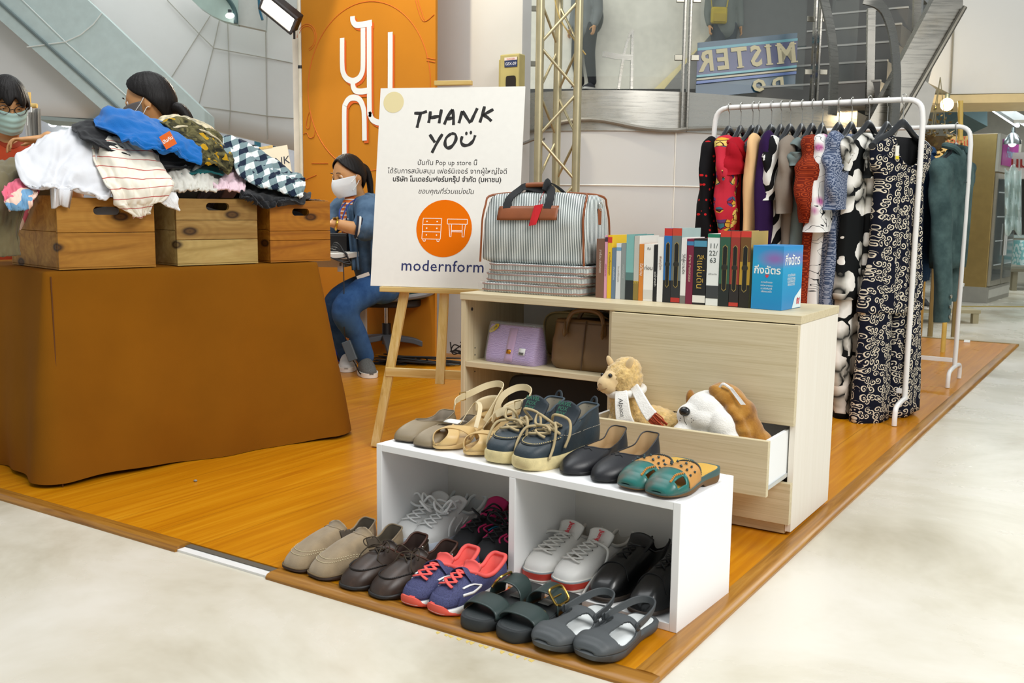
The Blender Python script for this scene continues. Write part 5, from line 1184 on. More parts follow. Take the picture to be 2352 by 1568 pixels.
mb.build('barcode', cm('222222', .6, nz=0), lc, smooth=False)
mb = MB(); M_ = frame(fr(-.08, .116, .004), V((.84, 0, .54)), fr(0, .116, 0)-fr(0, .1, 0)); mb.prism([(.026*cos(k*pi/12), .011*sin(k*pi/12)) for k in range(24)], .0006, M_); mb.build('round_sticker', cm('bfa61c', .5, nz=0), lc, smooth=False)
mb = MB(); letter(mb, 'N-ONE', M_ @ Matrix.Translation((0, -.003, .0012)), .0105); mb.build('sticker_lettering', cm('4a3a66', .6, nz=0), lc, smooth=False)
mb = MB(); trap(mb, .222, .138, .122, .034); mb.build('plastic_sleeve', POLY, lc, ang=50)
mb = MB(); mb.tube([V((.085, -.012, .125))+V((.006*cos(a), 0, .009*sin(a))) for a in [2*pi*k/14 for k in range(14)]], .0015, 6, closed=True); mb.build('ring', cm('8a8a90', .3, m=1), lc)
hb = thing('handbag', 'brown leather handbag with two handles on the open shelf', 'bag', (-.745, .13, SH), R(3))
HBR = mat('handbag_brown', '70532f', .5, nz=.14, ns=8, bump=.2, bs=120)
mb = MB(); rings = []
for i in range(15):
    f = i/14; w = .13*(1+.03*sin(pi*f))*(1-.05*f); d = .075*(1-.45*f)
    if f < .12: k = 1-.14*(1-f/.12); w *= k; d *= k
    rings.append([V((w*sq(2*pi*k/56, .3)+.004*noise.noise(V((k*.2, f*5, 1))), d*sq(2*pi*k/56-pi/2, .45)-.006*noise.noise(V((sq(2*pi*k/56, .3)*3, f*5, 2))), .168*f-.006*abs(sq(2*pi*k/56, .3))*f)) for k in range(56)])
mb.loft(rings); mb.build('body', HBR, hb, ang=0)
mb = MB(); mb.tube([V((-.0, -.075*(1-.45*f)-.004, .168*f)) for f in [.02+.96*i/12 for i in range(13)]], .0022, 5); mb.tube([V((x, -.0475, .155)) for x in [-.115+.23*i/12 for i in range(13)]], .0015, 5); mb.build('seam', cm('4d3822', .7), hb)
for y in (-.045, .04):
    mb = MB(); P = spline([V((-.07, y-.012, .12)), V((-.068, y-.008, .15)), V((-.05, y, .19)), V((0, y+.01, .2)), V((.05, y, .19)), V((.068, y-.008, .15)), V((.07, y-.012, .12))], 30); mb.tube(P, .0075, 8); mb.build('handle', HBR, hb)
    if y < 0:
        for sx in (-1, 1): mb = MB(); mb.tube(spline([V((sx*.07, y-.016, .16)), V((sx*.07, y-.02, .13)), V((sx*.07, y-.023, .11))], 8), [.005, .007, .0085, .011, .012, .011, .008, .003], 8, flat=.5); mb.build('handle_tab', HBR, hb)
bb = thing('shoulder_bag', 'olive-beige rounded bag behind the lilac clutch', 'bag', (-.86, .28, SH), 0)
mb = MB(); mb.prism([(.14*sq(a, .45), .075+.085*sq(a-pi/2, .5)) for a in [2*pi*k/48 for k in range(48)]], .09, Matrix.Translation((0, .05, .012)) @ Matrix.Rotation(pi/2, 4, 'X')); mb.build('body', mat('bag_olive', '8a7a4c', .6, nz=.1), bb, bev=.01)
mb = MB(); mb.tube([V((.139*sq(a, .45), -.041, .087+.0845*sq(a-pi/2, .5))) for a in [2*pi*k/48 for k in range(48)]], .003, 6, closed=True); mb.build('piping', cm('a58e58', .6), bb)
lb = thing('laptop_bag', 'black case leaning inside the lower compartment of the cabinet', 'bag', (-.88, .18, .0345), R(2))
mb = MB(); mb.prism([(.205*sq(a, .2), .16+.16*sq(a-pi/2, .2)) for a in [2*pi*k/48 for k in range(48)]], .05, Matrix.Rotation(R(12), 4, 'Z') @ Matrix.Rotation(R(80), 4, 'X')); mb.build('body', cm('121110', .7), lb, bev=.008)
mb = MB(); mb.tube(spline([V((-.05, .075, .3)), V((-.045, .08, .33)), V((.045, .08, .335)), V((.05, .075, .3))], 16), .007, 8); mb.build('handle', cm('121110', .7), lb)
# ---- books on the cabinet ----
BKY = .135
def book(x0, x1, h, d, spine, lab, cover=None, page='e9e2cf', y=BKY, lean=0, ttl=None, tcol='f2efe6', tsz=None, bands=(), vert=True, extra=None):
    w = x1-x0-.0006; b = thing('book', lab, 'book', (x0+w/2, y, CT), 0, 'books in a row on the cabinet'); t = .0015 if w > .012 else .001
    cm_ = cm(spine, .4, nz=.05); cv = cm(cover or spine, .4, nz=.05)
    mb = MB(); mb.bx(-w/2, w/2, 0, t, 0, h); mb.build('spine', cm_, b, smooth=False)
    for sx in (-1, 1): mb = MB(); mb.bx(sx*w/2, sx*(w/2-t), t, d, 0, h); mb.build('cover', cv, b, smooth=False)
    mb = MB(); mb.bx(-w/2+t, w/2-t, t, d-.003, .002, h-.003); mb.build('pages', cm(page, .85, nz=.05), b, smooth=False)
    if bands:
        for (z0, z1, c) in bands: mb = MB(); mb.bx(-w/2, w/2, -.0005, 0, z0*h, z1*h); mb.build('spine_band', cm(c, .4, nz=0), b, smooth=False)
    if ttl == 'ornament':   # dark plaque with a gold edge and centre boss
        for x_, z0, z1, c_, y_ in ((.24, .2, .82, 'a08a4c', -.0011), (.2, .21, .81, '14140f', -.0016)):
            mb = MB(); mb.prism([(-x_*w, (z0+.03)*h), (0, z0*h), (x_*w, (z0+.03)*h), (x_*w, (z1-.03)*h), (0, z1*h), (-x_*w, (z1-.03)*h)], .0005, frame((0, y_+.0005, 0), (1, 0, 0), (0, 0, 1))); mb.build('spine_plaque', cm(c_, .4, nz=0), b, smooth=False)
        mb = MB(); mb.lathe([(.0, 0), (.3*w, 0), (.3*w, .0008), (.2*w, .0016), (0, .0016)], (0, -.0011, .52*h), 20, Matrix.Rotation(pi/2, 3, 'X')); mb.build('spine_boss', cm('2a271c', .35, nz=0), b)
    elif ttl:
        for (s_, zc, size, col, vt) in ([ttl] if isinstance(ttl, tuple) else ttl):
            mb = MB(); M_ = frame((0, -.0009, zc*h), (0, 0, -1), (1, 0, 0)) if vt else frame((0, -.0009, zc*h), (1, 0, 0), (0, 0, 1))
            if vt: M_ = M_ @ Matrix.Translation((0, -size*.3, 0))
            letter(mb, s_, M_, size); mb.build('spine_lettering', cm(col, .5, nz=0), b, smooth=False)
    return b
def bxp(zx): return -.737+(zx-900)*.000503
BK = [ # zx0, zx1, height, depth, spine, label, cover, bands, titles
 (900, 962, .196, .14, '7d5a48', 'brown paperback at the bag end of the book row', None, (), [('ลาก่อน คองคอด', .62, .012, 'e5d9cd', 1)]),
 (963, 985, .208, .145, 'dd9db4', 'thin pink paperback beside the brown one', None, ((.9, .97, '4a3140'),), [('ปราสาทราย', .45, .009, 'b03a6a', 1)]),
 (986, 1018, .209, .145, 'ecc22c', 'yellow paperback with a red square at the top', None, ((.88, .97, 'd23a2c'),), [('ความเอียงของเงา', .55, .011, '5a3a10', 1)]),
 (1019, 1050, .168, .13, '6a7f96', 'short slate-blue book beside the yellow paperback', None, (), [('เที่ยวเมืองไทย', .5, .008, 'd6dfe6', 1)]),
 (1051, 1087, .183, .14, 'dcdedf', 'pale grey paperback with a small blue emblem', None, ((.87, .93, '6fa3c4'),), [('วันเวลาที่ผ่านเลย', .45, .008, '8a8478', 1)]),
 (1088, 1122, .184, .14, '8d9594', 'mid-grey paperback beside the pale grey one', None, (), [('สายลมแห่งฤดู', .5, .008, 'c9cfce', 1)]),
 (1123, 1180, .213, .15, '7fb7b2', 'teal and black novel with a misty forest spine', '5a8c8a', ((.0, .3, '23292a'), (.3, .42, '557a77')), None),
 (1181, 1218, .209, .15, 'c3c0b6', 'grey book with a map print spine beside the teal novel', 'd9d7d0', ((0, .3, '8f7a3a'),), [('777', .26, .012, 'e3c348', 0)]),
 (1219, 1252, .183, .135, 'd8842e', 'orange paperback with a round emblem at the top', None, (), [('ใจวิเศษ', .55, .014, 'fbf2e4', 1)]),
 (1253, 1322, .184, .14, 'f1efe9', 'wide white book with a bar code at its foot', None, ((.04, .2, 'd9d7d0'),), [('ก่อน', .55, .017, '3b3026', 0), ('ณ', .9, .014, '3b3026', 0)]),
 (1323, 1350, .182, .135, '17181a', 'thin black paperback beside the wide white book', None, (), [('แม่น้ำสายดำ', .4, .01, 'e8e6e0', 1)]),
 (1351, 1392, .208, .145, 'efede8', 'cream book with brown script title beside the thin black one', None, (), [('พิษณุโลก', .6, .012, '8a5a3c', 1)]),
 (1393, 1448, .236, .155, '1d1f23', 'tall black book with blue art and red top on its spine', '3b75b8', ((.9, 1, 'c9352c'), (.3, .9, '2a6fb4')), 'ornament'),
 (1449, 1512, .237, .155, '2b2c2e', 'tall black book with grey art and red top on its spine', '9fb3b2', ((.9, 1, 'c9452f'), (.3, .9, '6a7270'), (.01, .07, 'b8322a')), 'ornament'),
 (1513, 1550, .208, .145, 'eae8e4', 'white book with black script title beside the tall grey one', None, ((.0, .12, '7d7a74'),), [('วิถีสู่ความรัก', .6, .013, '1d1c1c', 1)]),
 (1551, 1598, .205, .145, '7a1e3c', 'maroon paperback with pale lettering', None, ((.9, .96, '3f7fae'),), [('อำนาจ สามทศวรรษ', .55, .011, 'e2c9b0', 1)]),
 (1599, 1684, .206, .15, '131315', 'thick black book with gold upright lettering', None, ((.88, .97, '4f93b0'), (.03, .14, 'e8e6de')), [('สี่แผ่นดิน', .5, .03, 'c9a347', 1)]),
 (1688, 1768, .222, .15, 'e9ece9', 'thick white novel with date numerals and green top', None, ((.95, 1, '1f7a5c'), (.1, .28, '3a3d3f')), [('11/', .8, .022, '3a4644', 0), ('22/', .7, .022, '3a4644', 0), ('63', .6, .022, '3a4644', 0), ('สตีเวน คิง', .43, .007, '2a2d2e', 0)]),
 (1772, 1838, .232, .155, '1c2322', 'tall dark green book with red top beside the date novel', None, ((.92, 1, 'cc3a2c'), (.3, .92, '2f5a45')), 'ornament'),
 (1840, 1900, .232, .155, '26201f', 'tall red-art book with red top and black foot', None, ((.92, 1, 'cf3a2e'), (.3, .92, '97352a'), (.01, .06, 'c23a2c')), 'ornament'),
 (1903, 1968, .233, .155, '221d16', 'tall gold-art book with red top beside the blue box', 'b99a55', ((.92, 1, 'cf3a2e'), (.3, .6, 'b8912c'), (.6, .92, '6e4a20')), 'ornament'),
]
for i, (a, b, h, d, sp, lab, cv, bands, tt) in enumerate(BK): book(bxp(a), bxp(b), h, d, sp, lab, cv, ttl=tt, bands=bands, y=BKY-.018*(a-900)/1000)
bx_ = thing('boxed_set', 'bright blue cardboard box of books at the end of the row', 'box', (-.143, .106, CT), R(-5))
def m_box():
    t = NT('box_blue', '1f8fc8', .3); x = t.xyz(); g_ = t.ramp(t.ma('DIVIDE', x[2], .19), [(0, '1a86c6'), (.45, '1597c9'), (.75, '2aa3d3'), (1, '2f8fcf')])
    d_ = t.n('VectorMath', operation='DISTANCE'); t.put(d_.inputs[0], t.map((1, 0, 1.9))); d_.inputs[1].default_value = (.022, 0, .29)
    t.set('Base Color', t.mix(t.ramp(d_.outputs['Value'], [(.01, 'ffffff'), (.06, '000000')]), g_, '8c6fb4')); return t.m
mb = MB(); mb.bx(-.048, .05, 0, .148, 0, .192); mb.build('carton', m_box(), bx_, smooth=False, bev=.001)
mb = MB(); Mf = frame((0, -.0006, 0), (1, 0, 0), (0, 0, 1)); Ms = frame((.0506, .074, 0), (0, 1, 0), (0, 0, 1))
letter(mb, 'กิ่งฉัตร', Mf @ Matrix.Translation((0, .108, 0)), .03, bold=.0006); mb.build('carton_lettering', cm('eef3ee', .5, nz=0), bx_, smooth=False); mb = MB(); letter(mb, 'กิ่งฉัตร', Ms @ Matrix.Translation((-.006, .135, 0)), .04, bold=.0006); mb.build('carton_lettering', cm('eef3ee', .5, nz=0), bx_, smooth=False); mb = MB(); mb2 = MB()
for z_, s_ in ((.08, 'ความรักของ'), (.07, 'เสน่หาสายลม'), (.061, 'ดวงใจพิสุทธิ์'), (.052, 'เพียงดวงใจ')): letter(mb, s_, Mf @ Matrix.Translation((0, z_, 0)), .0075); letter(mb2, s_, Ms @ Matrix.Translation((-.01, z_+.02, 0)), .012)
mb.build('carton_small_print', cm('eef3ee', .5, nz=0), bx_, smooth=False); mb2.build('carton_small_print', cm('eef3ee', .5, nz=0), bx_, smooth=False)
mb = MB(); mb.prism([(.003, .002), (.07, .002), (.07, .062), (.022, .035)], .0004, Ms @ Matrix.Translation((0, 0, 0))); mb.build('carton_corner_print', cm('dff0f4', .4, nz=0), bx_, smooth=False)
mb = MB(); letter(mb, 'ที่สี่', Ms @ Matrix.Translation((.048, .014, .0008)), .022, bold=.001); mb.build('carton_mark', cm('d2404a', .5, nz=0), bx_, smooth=False); mb = MB(); letter(mb, '♥', Mf @ Matrix.Translation((0, .097, .0002)), .01); mb.build('carton_mark', cm('d2404a', .5, nz=0), bx_, smooth=False)
# ================= soft toys in the drawer =================
def fuzzy(o, amp, sc, name):
    t = bpy.data.textures.new(name, 'CLOUDS'); t.noise_scale = sc; t.noise_depth = 2
    d = o.modifiers.new('fluff', 'DISPLACE'); d.texture = t; d.strength = amp; d.mid_level = .5; d.texture_coords = 'LOCAL'
FUR = mat('plush_tan', 'd9b673', .95, nz=.25, ns=90, bump=.8, bs=220, sheen=.5, spec=.1, bd=.004); PLW = mat('plush_white', 'efece5', .95, nz=.04, ns=60, bump=.5, bs=260, sheen=.4, spec=.1, bd=.003)
PLB = NT('plush_brown', 'a06a24', .9, 0, .15); PLB.set('Base Color', PLB.ramp(PLB.noise(22, det=4), [(.3, '6e4312'), (.5, 'a06c22'), (.75, 'c08f42')])); PLB.set('Sheen Weight', .5); PLB.bump(PLB.noise(220), .4, .003); PLB = PLB.m
al = thing('plush_alpaca', 'tan plush alpaca with a white lettered scarf sitting in the drawer', 'soft toy', (-.5, -.085, .1805))
mb = MB(); mb.ball((.075, .02, .085), (.125, .075, .085)); mb.ball((.0, 0, .09), (.062, .06, .1)); mb.ball((-.003, -.005, .165), (.052, .052, .085)); mb.ball((-.012, -.008, .25), (.06, .058, .056)); mb.ball((-.004, 0, .28), (.044, .044, .036))
for x, y in ((-.03, -.05), (.03, -.055), (.13, -.05)): mb.ball((x, y, .03), (.03, .045, .03))
b_ = mb.build('body', FUR, al, remesh=.0055); fuzzy(b_, .013, .011, 'wool')
SK = mat('plush_face', 'dcbf8c', .9, nz=.08, ns=60, sheen=.3)
mb = MB(); mb.ball((-.042, -.052, .234), (.034, .036, .03)); mb.ball((-.03, -.04, .25), (.036, .034, .03)); mb.build('muzzle', SK, al, remesh=.004)
for c in ((-.026, -.0705, .265), (-.066, -.043, .259)): mb = MB(); mb.ball(c, .0068, 12, 8); mb.build('eye', cm('0b0b0c', .1, coat=.6), al)
mb = MB(); mb.tube(spline([V((-.066, -.078, .223)), V((-.055, -.087, .219)), V((-.04, -.088, .223)), V((-.026, -.08, .229))], 12), .0011, 5); mb.tube([V((-.056, -.087, .235)), V((-.052, -.0885, .241)), V((-.046, -.088, .237))], .0011, 5); mb.build('mouth', cm('8a6a44', .8), al)
for c, a in (((-.062, .0, .292), -.5), ((.018, -.032, .3), .45)): mb = MB(); mb.ball(c, (.011, .007, .024), 12, 8, Matrix.Rotation(a, 3, 'Y')); mb.build('ear', SK, al)
mb = MB(); mb.tube(spline([V((-.056, -.012, .19)), V((-.028, -.05, .186)), V((.02, -.048, .19)), V((.045, -.008, .196)), V((.03, .035, .202)), V((-.03, .04, .198))], 28, True), .0125, 10, closed=True, flat=1.0); mb.v = [(a, b, c+.018) for a, b, c in mb.v]; sc1 = mb.build('scarf', PLW, al)
def tail(pts, w, name='scarf_tail'):
    P = spline(pts, 18); mb = MB(); mb.ribbon(P, [w*(.7+.3*i/17) for i in range(18)], .009, (.15, -1, .25)); o = mb.build(name, PLW, sc1, bev=.003); return P
P1 = tail([V((.008, -.062, .218)), V((.02, -.08, .19)), V((.032, -.09, .15)), V((.042, -.09, .125))], .054); P2 = tail([V((.035, -.03, .232)), V((.065, -.055, .21)), V((.1, -.08, .18)), V((.125, -.09, .16))], .04)
FR = cm('a3401f', .9)
for P, n_ in ((P1, 1), (P2, 2)):
    mb = MB(); d = (P[-1]-P[-3]).normalized(); r_ = random.Random(n_); s_ = V((d.z, 0, -d.x))
    for i in range(22): a = P[-1]+s_*(i/21-.5)*(.046 if n_ == 1 else .034)+V((0, r_.uniform(-.004, .004), 0)); mb.tube([a, a+d*.018+V((r_.uniform(-.004, .012), -.004, 0)), a+d*.034+V((.016+r_.uniform(-.006, .012), -.008, -.002))], .002, 5)
    mb.build('fringe', FR, sc1)
mb = MB(); dx = (P1[13]-P1[4]).normalized(); letter(mb, 'Alpaca', frame(P1[10]+V((.0, -.0065, .004)), dx, V((1, 0, 0)).cross(dx).cross(dx)*1), .025, shear=.25) if 0 else letter(mb, 'Alpaca', frame(P1[8]+V((-.006, -.0085, .002)), dx, V((dx.z*-1, 0, dx.x)) if (V((dx.z*-1, 0, dx.x))).x > 0 else V((dx.z, 0, -dx.x))), .0215, shear=.2)
mb.build('scarf_lettering', cm('1c1a1a', .7, nz=0), sc1, smooth=False)
# bulldog
dg = thing('plush_dog', 'white and brown plush bulldog lying in the drawer', 'soft toy', (-.225, -.09, .1805))
mb = MB(); mb.ball((.0, -.01, .185), (.075, .062, .06)); mb.ball((-.04, -.045, .17), (.05, .035, .038)); mb.ball((.0, -.05, .165), (.05, .034, .036)); mb.ball((.062, -.052, .145), (.042, .04, .062), M=Matrix.Rotation(-.4, 3, 'Y')); mb.ball((.085, -.06, .115), (.032, .035, .035)); mb.ball((-.06, -.06, .12), (.035, .035, .03)); mb.ball((0, -.03, .1), (.075, .055, .06)); mb.ball((.03, 0, .06), (.09, .06, .06))
mb.build('body', PLW, dg, remesh=.0055)
mb = MB(); mb.ball((-.05, -.082, .188), (.017, .012, .014), 14, 9); mb.build('nose', cm('111113', .25, coat=.4), dg)
mb = MB(); mb.tube([V((-.05, -.088, .176)), V((-.047, -.0865, .16)), V((-.042, -.083, .15))], .0011, 5)
for p in ((-.028, -.084, .17), (-.02, -.085, .166), (-.026, -.085, .16), (-.064, -.077, .165), (-.066, -.076, .158)): mb.ball(p, .0016, 6, 4)
mb.build('mouth', cm('4a4540', .8), dg)
BR = [[((.05, .0, .225), (.062, .05, .04), .5), ((.09, .0, .18), (.045, .055, .05), .3), ((.1, .0, .11), (.06, .06, .08), .2), ((.135, .01, .085), (.045, .06, .06), .4), ((.15, .02, .06), (.03, .05, .05), 0)]]
mb = MB()
for c, r, a in BR[0]: mb.ball(c, r, M=Matrix.Rotation(a, 3, 'Y'))
for c, r in (((.078, -.045, .2), .018), ((.1, -.048, .178), .019), ((.112, -.05, .15), .022), ((.125, -.05, .12), .024)): mb.ball(c, (r*1.25, r, r*.8), M=Matrix.Rotation(.7, 3, 'Y'))
mb.build('coat', PLB, dg, remesh=.0055)
mb = MB(); mb.ball((.028, -.03, .243), (.03, .014, .02), M=Matrix.Rotation(.5, 3, 'Y')); mb.build('ear', PLB, dg); mb = MB(); mb.ball((-.068, -.0, .212), (.012, .02, .026)); mb.build('ear', PLB, dg)
mb = MB(); q = [V((.058, -.035, .268)), V((.072, -.037, .266)), V((.118, -.045, .222)), V((.104, -.045, .22))]; mb.loft([q, [p+V((.0, -.0012, 0)) for p in q]]); mb.build('paper_tag', cm('f2f1ee', .5, nz=0), dg, smooth=False)
mb = MB(); mb.tube(spline([V((.03, -.03, .255)), V((.045, -.035, .272)), V((.07, -.036, .26))], 10), .004, 6); mb.build('tag_ribbon', PLW, dg)
# ================= clothes heaped in the crates =================
def tv(px, py, v):
    q = ray(px, py); return CAM+q*(((TN-CAM).dot(TB)+v)/q.dot(TB))
def drape(name, lab, cat, m, rows, amp=.012, fr=(3, 5), seed=0, back=.16, nu=64, nv=56, th=.007, keep_back=True, ridge=1.0):
    """cloth sheet through rows of control points (v, [(px, py), ...]); last rows may hang over the crate edge"""
    C = [[tv(x, y, v) for x, y in r] for v, r in rows]
    if keep_back:
        b = [p+TB*back+V((0, 0, -back*.8)) for p in C[0]]; C = [b]+C
    k = nu; cols = [spline(r, k) for r in C]; gridp = list(zip(*[spline([cols[i][j] for i in range(len(cols))], nv) for j in range(k)]))
    G = [[gridp[i][j].copy() for j in range(k)] for i in range(nv)]; mid = sum((p for r in G for p in r), V((0, 0, 0)))/(k*nv); o = []
    for i in range(nv):
        row = []
        for j in range(k):
            du = G[i][min(k-1, j+1)]-G[i][max(0, j-1)]; dv = G[min(nv-1, i+1)][j]-G[max(0, i-1)][j]; n = du.cross(dv)
            if n.length > 1e-9: n.normalize()
            if n.dot(CAM-G[i][j]) < 0: n = -n
            a, b = j/k, i/nv; w = noise.noise(V((a*2, b*2, seed+9)))*1.5
            f = 1.5*amp*(.9*(1-2*abs(noise.noise(V((a*fr[0]+w*.5, b*fr[1]+w, seed)))))*ridge+.45*(1-2*abs(noise.noise(V((a*fr[0]*2.3+w, b*fr[1]*2.1, seed+4)))))+.16*(1-2*abs(noise.noise(V((a*fr[0]*5, b*fr[1]*4.2+w*2, seed+2)))))+.2*noise.noise(V((a*16, b*16, seed))))
            row.append(G[i][j]+n*f*min(1, 4*b+.3))
        o.append(row)
    mb = MB(); mb.loft(o, (0, 0), closed=False); base = V((mid.x, mid.y, min(p.z for r in o for p in r))); mb.v = [tuple(V(q)-base) for q in mb.v]
    ob = mb.build(name, m, None, ang=0, solid=th, loc=base); tag(ob, lab, cat, 'clothes heaped in the crates'); return ob
FW_ = lambda n, c, nz=.04, b=.25: mat('heap_'+n, c, .95, nz=nz, ns=8, bump=b, bs=260, sheen=.15, spec=.1)
H1 = -.012   # just in front of the crate face
drape('jacket', 'dark khaki jacket hanging over the outer end of the largest crate', 'jacket', FW_('khaki', '6e6448', .1),
  [(.5, [(-60, 392), (40, 384), (150, 366)]), (.3, [(-80, 412), (20, 402), (120, 396)]), (.16, [(-80, 450), (10, 440), (70, 445)]), (.12, [(-80, 520), (-10, 520), (40, 520)]), (.1, [(-80, 590), (-20, 592), (41, 588)])], .016, (2, 4), 3)
drape('sweatshirt', 'large white sweatshirt crumpled over the largest crate', 'sweatshirt', FW_('white', 'd6d6d9'),
  [(.34, [(90, 345), (140, 322), (200, 322), (250, 345)]), (.22, [(52, 372), (120, 338), (190, 334), (250, 358)]), (.12, [(40, 405), (110, 390), (180, 385), (250, 395)]), (.05, [(55, 440), (120, 430), (190, 425), (262, 430)]), (.015, [(85, 449), (130, 450), (195, 449), (262, 452)]), (-.015, [(100, 452), (150, 454), (232, 466), (266, 452)])], .019, (1.3, 2.6), 12)
drape('shirt', 'cream shirt with thin red stripes hanging over the crate edge', 'shirt', None or (lambda: (lambda t: (t.set('Base Color', t.mix(t.ma('LESS_THAN', t.ma('FRACT', t.ma('MULTIPLY', t.ma('ADD', t.xyz()[2], t.ma('MULTIPLY', t.noise(4), .06)), 30)), .09), 'e6dfcf', 'b8625a')), t.bump(t.noise(300), .2, .002), t.m)[2])(NT('heap_stripe', 'e6dfcf', .95, 0, .1)))(),
  [(.2, [(222, 350), (255, 322), (300, 335), (330, 360)]), (.1, [(220, 380), (265, 360), (330, 370), (370, 395)]), (.03, [(236, 420), (280, 405), (340, 400), (388, 420)]), (H1-.012, [(252, 452), (290, 445), (340, 440), (395, 436)]), (H1-.014, [(262, 472), (295, 470), (330, 470), (350, 462)]), (H1-.014, [(302, 494), (312, 500), (322, 500), (334, 490)])], .017, (2.4, 3), 21)
drape('sleeve_garment', 'white cotton garment with a pointed sleeve drooping between two crates', 'shirt', FW_('white_cotton', 'eceded'),
  [(.1, [(340, 432), (360, 415), (385, 420)]), (.03, [(345, 442), (368, 435), (398, 440)]), (-.02, [(352, 455), (378, 455), (405, 462)]), (-.024, [(385, 474), (396, 478), (410, 484)])], .006, (2, 3), 24)
drape('baby_knit', 'small pink and blue knit bunched at the outer corner of the largest crate', 'knitwear', (lambda t: (t.set('Base Color', t.ramp(t.noise(9, det=1), [(.42, 'd9667c'), (.5, 'e8c4b2'), (.58, '6f9cc0'), (.64, 'e8c4b2')], 'CONSTANT')), t.m)[1])(NT('heap_knit', 'd9667c', .9)),
  [(.14, [(14, 440), (45, 424), (85, 440)]), (.05, [(10, 452), (45, 440), (88, 448)]), (-.016, [(12, 468), (48, 466), (75, 462)]), (-.02, [(18, 482), (45, 478), (62, 476)])], .008, (2, 2), 27)
drape('sweater', 'black sweater peeping out between the white sweatshirt and the blue one', 'sweater', FW_('black', '131316'),
  [(.36, [(165, 302), (205, 294), (255, 305), (300, 330)]), (.24, [(168, 310), (220, 306), (275, 324), (330, 346)]), (.14, [(186, 322), (250, 338), (330, 372), (445, 372)]), (.08, [(230, 350), (290, 365), (350, 392), (430, 392)])], .01, (2, 3), 31)
bs = drape('sweater', 'bright blue fuzzy sweater with an orange tag on top of the heap', 'sweater', FW_('blue', '0a62ac', .08, .6),
  [(.34, [(222, 292), (262, 268), (340, 288), (400, 296)]), (.22, [(225, 305), (275, 290), (345, 300), (430, 325)]), (.12, [(268, 328), (320, 325), (390, 335), (448, 350)]), (.07, [(285, 335), (340, 350), (400, 360), (455, 372)]), (.05, [(300, 345), (350, 358), (410, 368), (450, 388)])], .018, (1.8, 2.4), 33)
# price tag lying on the blue sweater
tg = thing('price_tag', 'orange price tag with white logo letters on the blue sweater', 'tag', tv(386, 322, .02)); M_ = frame((0, 0, 0), RT*.86+UP*.5, UP*.86-RT*.5)
mb = MB(); mb.prism([(-.022, -.026), (.022, -.026), (.022, .026), (-.022, .026)], .0008, M_); mb.build('card', cm('ea6a1c', .5, nz=0), tg, smooth=False)
mb = MB(); letter(mb, 'ปันกัน', M_ @ Matrix.Translation((0, -.004, .0012)), .017, bold=.0005); mb.build('card_lettering', cm('f6f2ec', .5, nz=0), tg, smooth=False)
def m_camo():
    t = NT('heap_leaf', '4a4526', .9, 0, .15); a = t.noise(18, det=4, dist=2); b = t.vor(22)[0]
    c = t.ramp(a, [(.35, '22221a'), (.5, '4a452a'), (.62, '6e6744')]); t.set('Base Color', t.mix(t.ma('MULTIPLY', t.ma('LESS_THAN', b, .33), t.ma('GREATER_THAN', t.noise(7), .47)), c, 'b38a1c')); return t.m
drape('blouse', 'olive leaf-print blouse with yellow blooms beside the blue sweater', 'blouse', m_camo(),
  [(.3, [(360, 295), (410, 284), (460, 300), (500, 325)]), (.2, [(395, 310), (440, 305), (480, 325), (520, 355)]), (.12, [(430, 345), (465, 335), (500, 350), (530, 375)]), (.07, [(450, 372), (480, 370), (510, 385), (532, 385)]), (.05, [(465, 382), (490, 385), (515, 402), (528, 400)])], .011, (3, 3), 41)
drape('scarf_cloth', 'pale floral cloth folded at the top of the heap', 'scarf', (lambda t: (t.set('Base Color', t.ramp(t.noise(26, det=3), [(.4, '8f8a76'), (.52, 'c9bb98'), (.6, 'd9cdb0'), (.7, 'b58a4a')])), t.m)[1])(NT('heap_pale', 'c9bb98', .9)),
  [(.42, [(345, 288), (400, 274), (470, 295), (540, 370)]), (.3, [(370, 296), (420, 286), (490, 318), (540, 385)]), (.2, [(400, 302), (440, 300), (500, 330), (545, 395)])], .007, (3, 2), 43)
def m_plaid():
    t = NT('heap_plaid', 'd5d8d6', .9, 0, .15); x = t.xyz(t.map((1, 1, 1), (0, .5, .3))); a = t.ma('LESS_THAN', t.ma('FRACT', t.ma('MULTIPLY', t.ma('ADD', x[1], x[0]), 18)), .5); b = t.ma('LESS_THAN', t.ma('FRACT', t.ma('MULTIPLY', t.ma('SUBTRACT', x[2], t.ma('MULTIPLY', x[1], .4)), 18)), .5)
    t.set('Base Color', t.ramp(t.ma('MULTIPLY', t.ma('ADD', a, b), .5), [(0, 'd9dcda'), (.4, '75898c'), (.8, '1b2638')], 'CONSTANT')); return t.m
drape('shirt', 'blue and white checked shirt sprawling over the two farther crates', 'shirt', m_plaid(),
  [(.3, [(495, 325), (540, 330), (620, 375), (690, 415)]), (.2, [(500, 345), (555, 355), (630, 392), (695, 425)]), (.1, [(530, 385), (575, 390), (640, 410), (696, 436)]), (.03, [(560, 415), (605, 420), (650, 430), (692, 448)]), (-.0, [(590, 438), (620, 440), (655, 452), (690, 460)])], .011, (4, 3), 51)
drape('trousers', 'pale grey folded trousers stuffed in the middle crate', 'trousers', FW_('stone', 'c9c6bc'),
  [(.2, [(375, 400), (410, 388), (460, 392), (500, 402)]), (.1, [(378, 415), (415, 400), (455, 402), (500, 420)]), (.03, [(382, 440), (420, 428), (455, 432), (492, 440)]), (.0, [(385, 450), (420, 447), (455, 447), (492, 452)])], .013, (5, 2), 53)
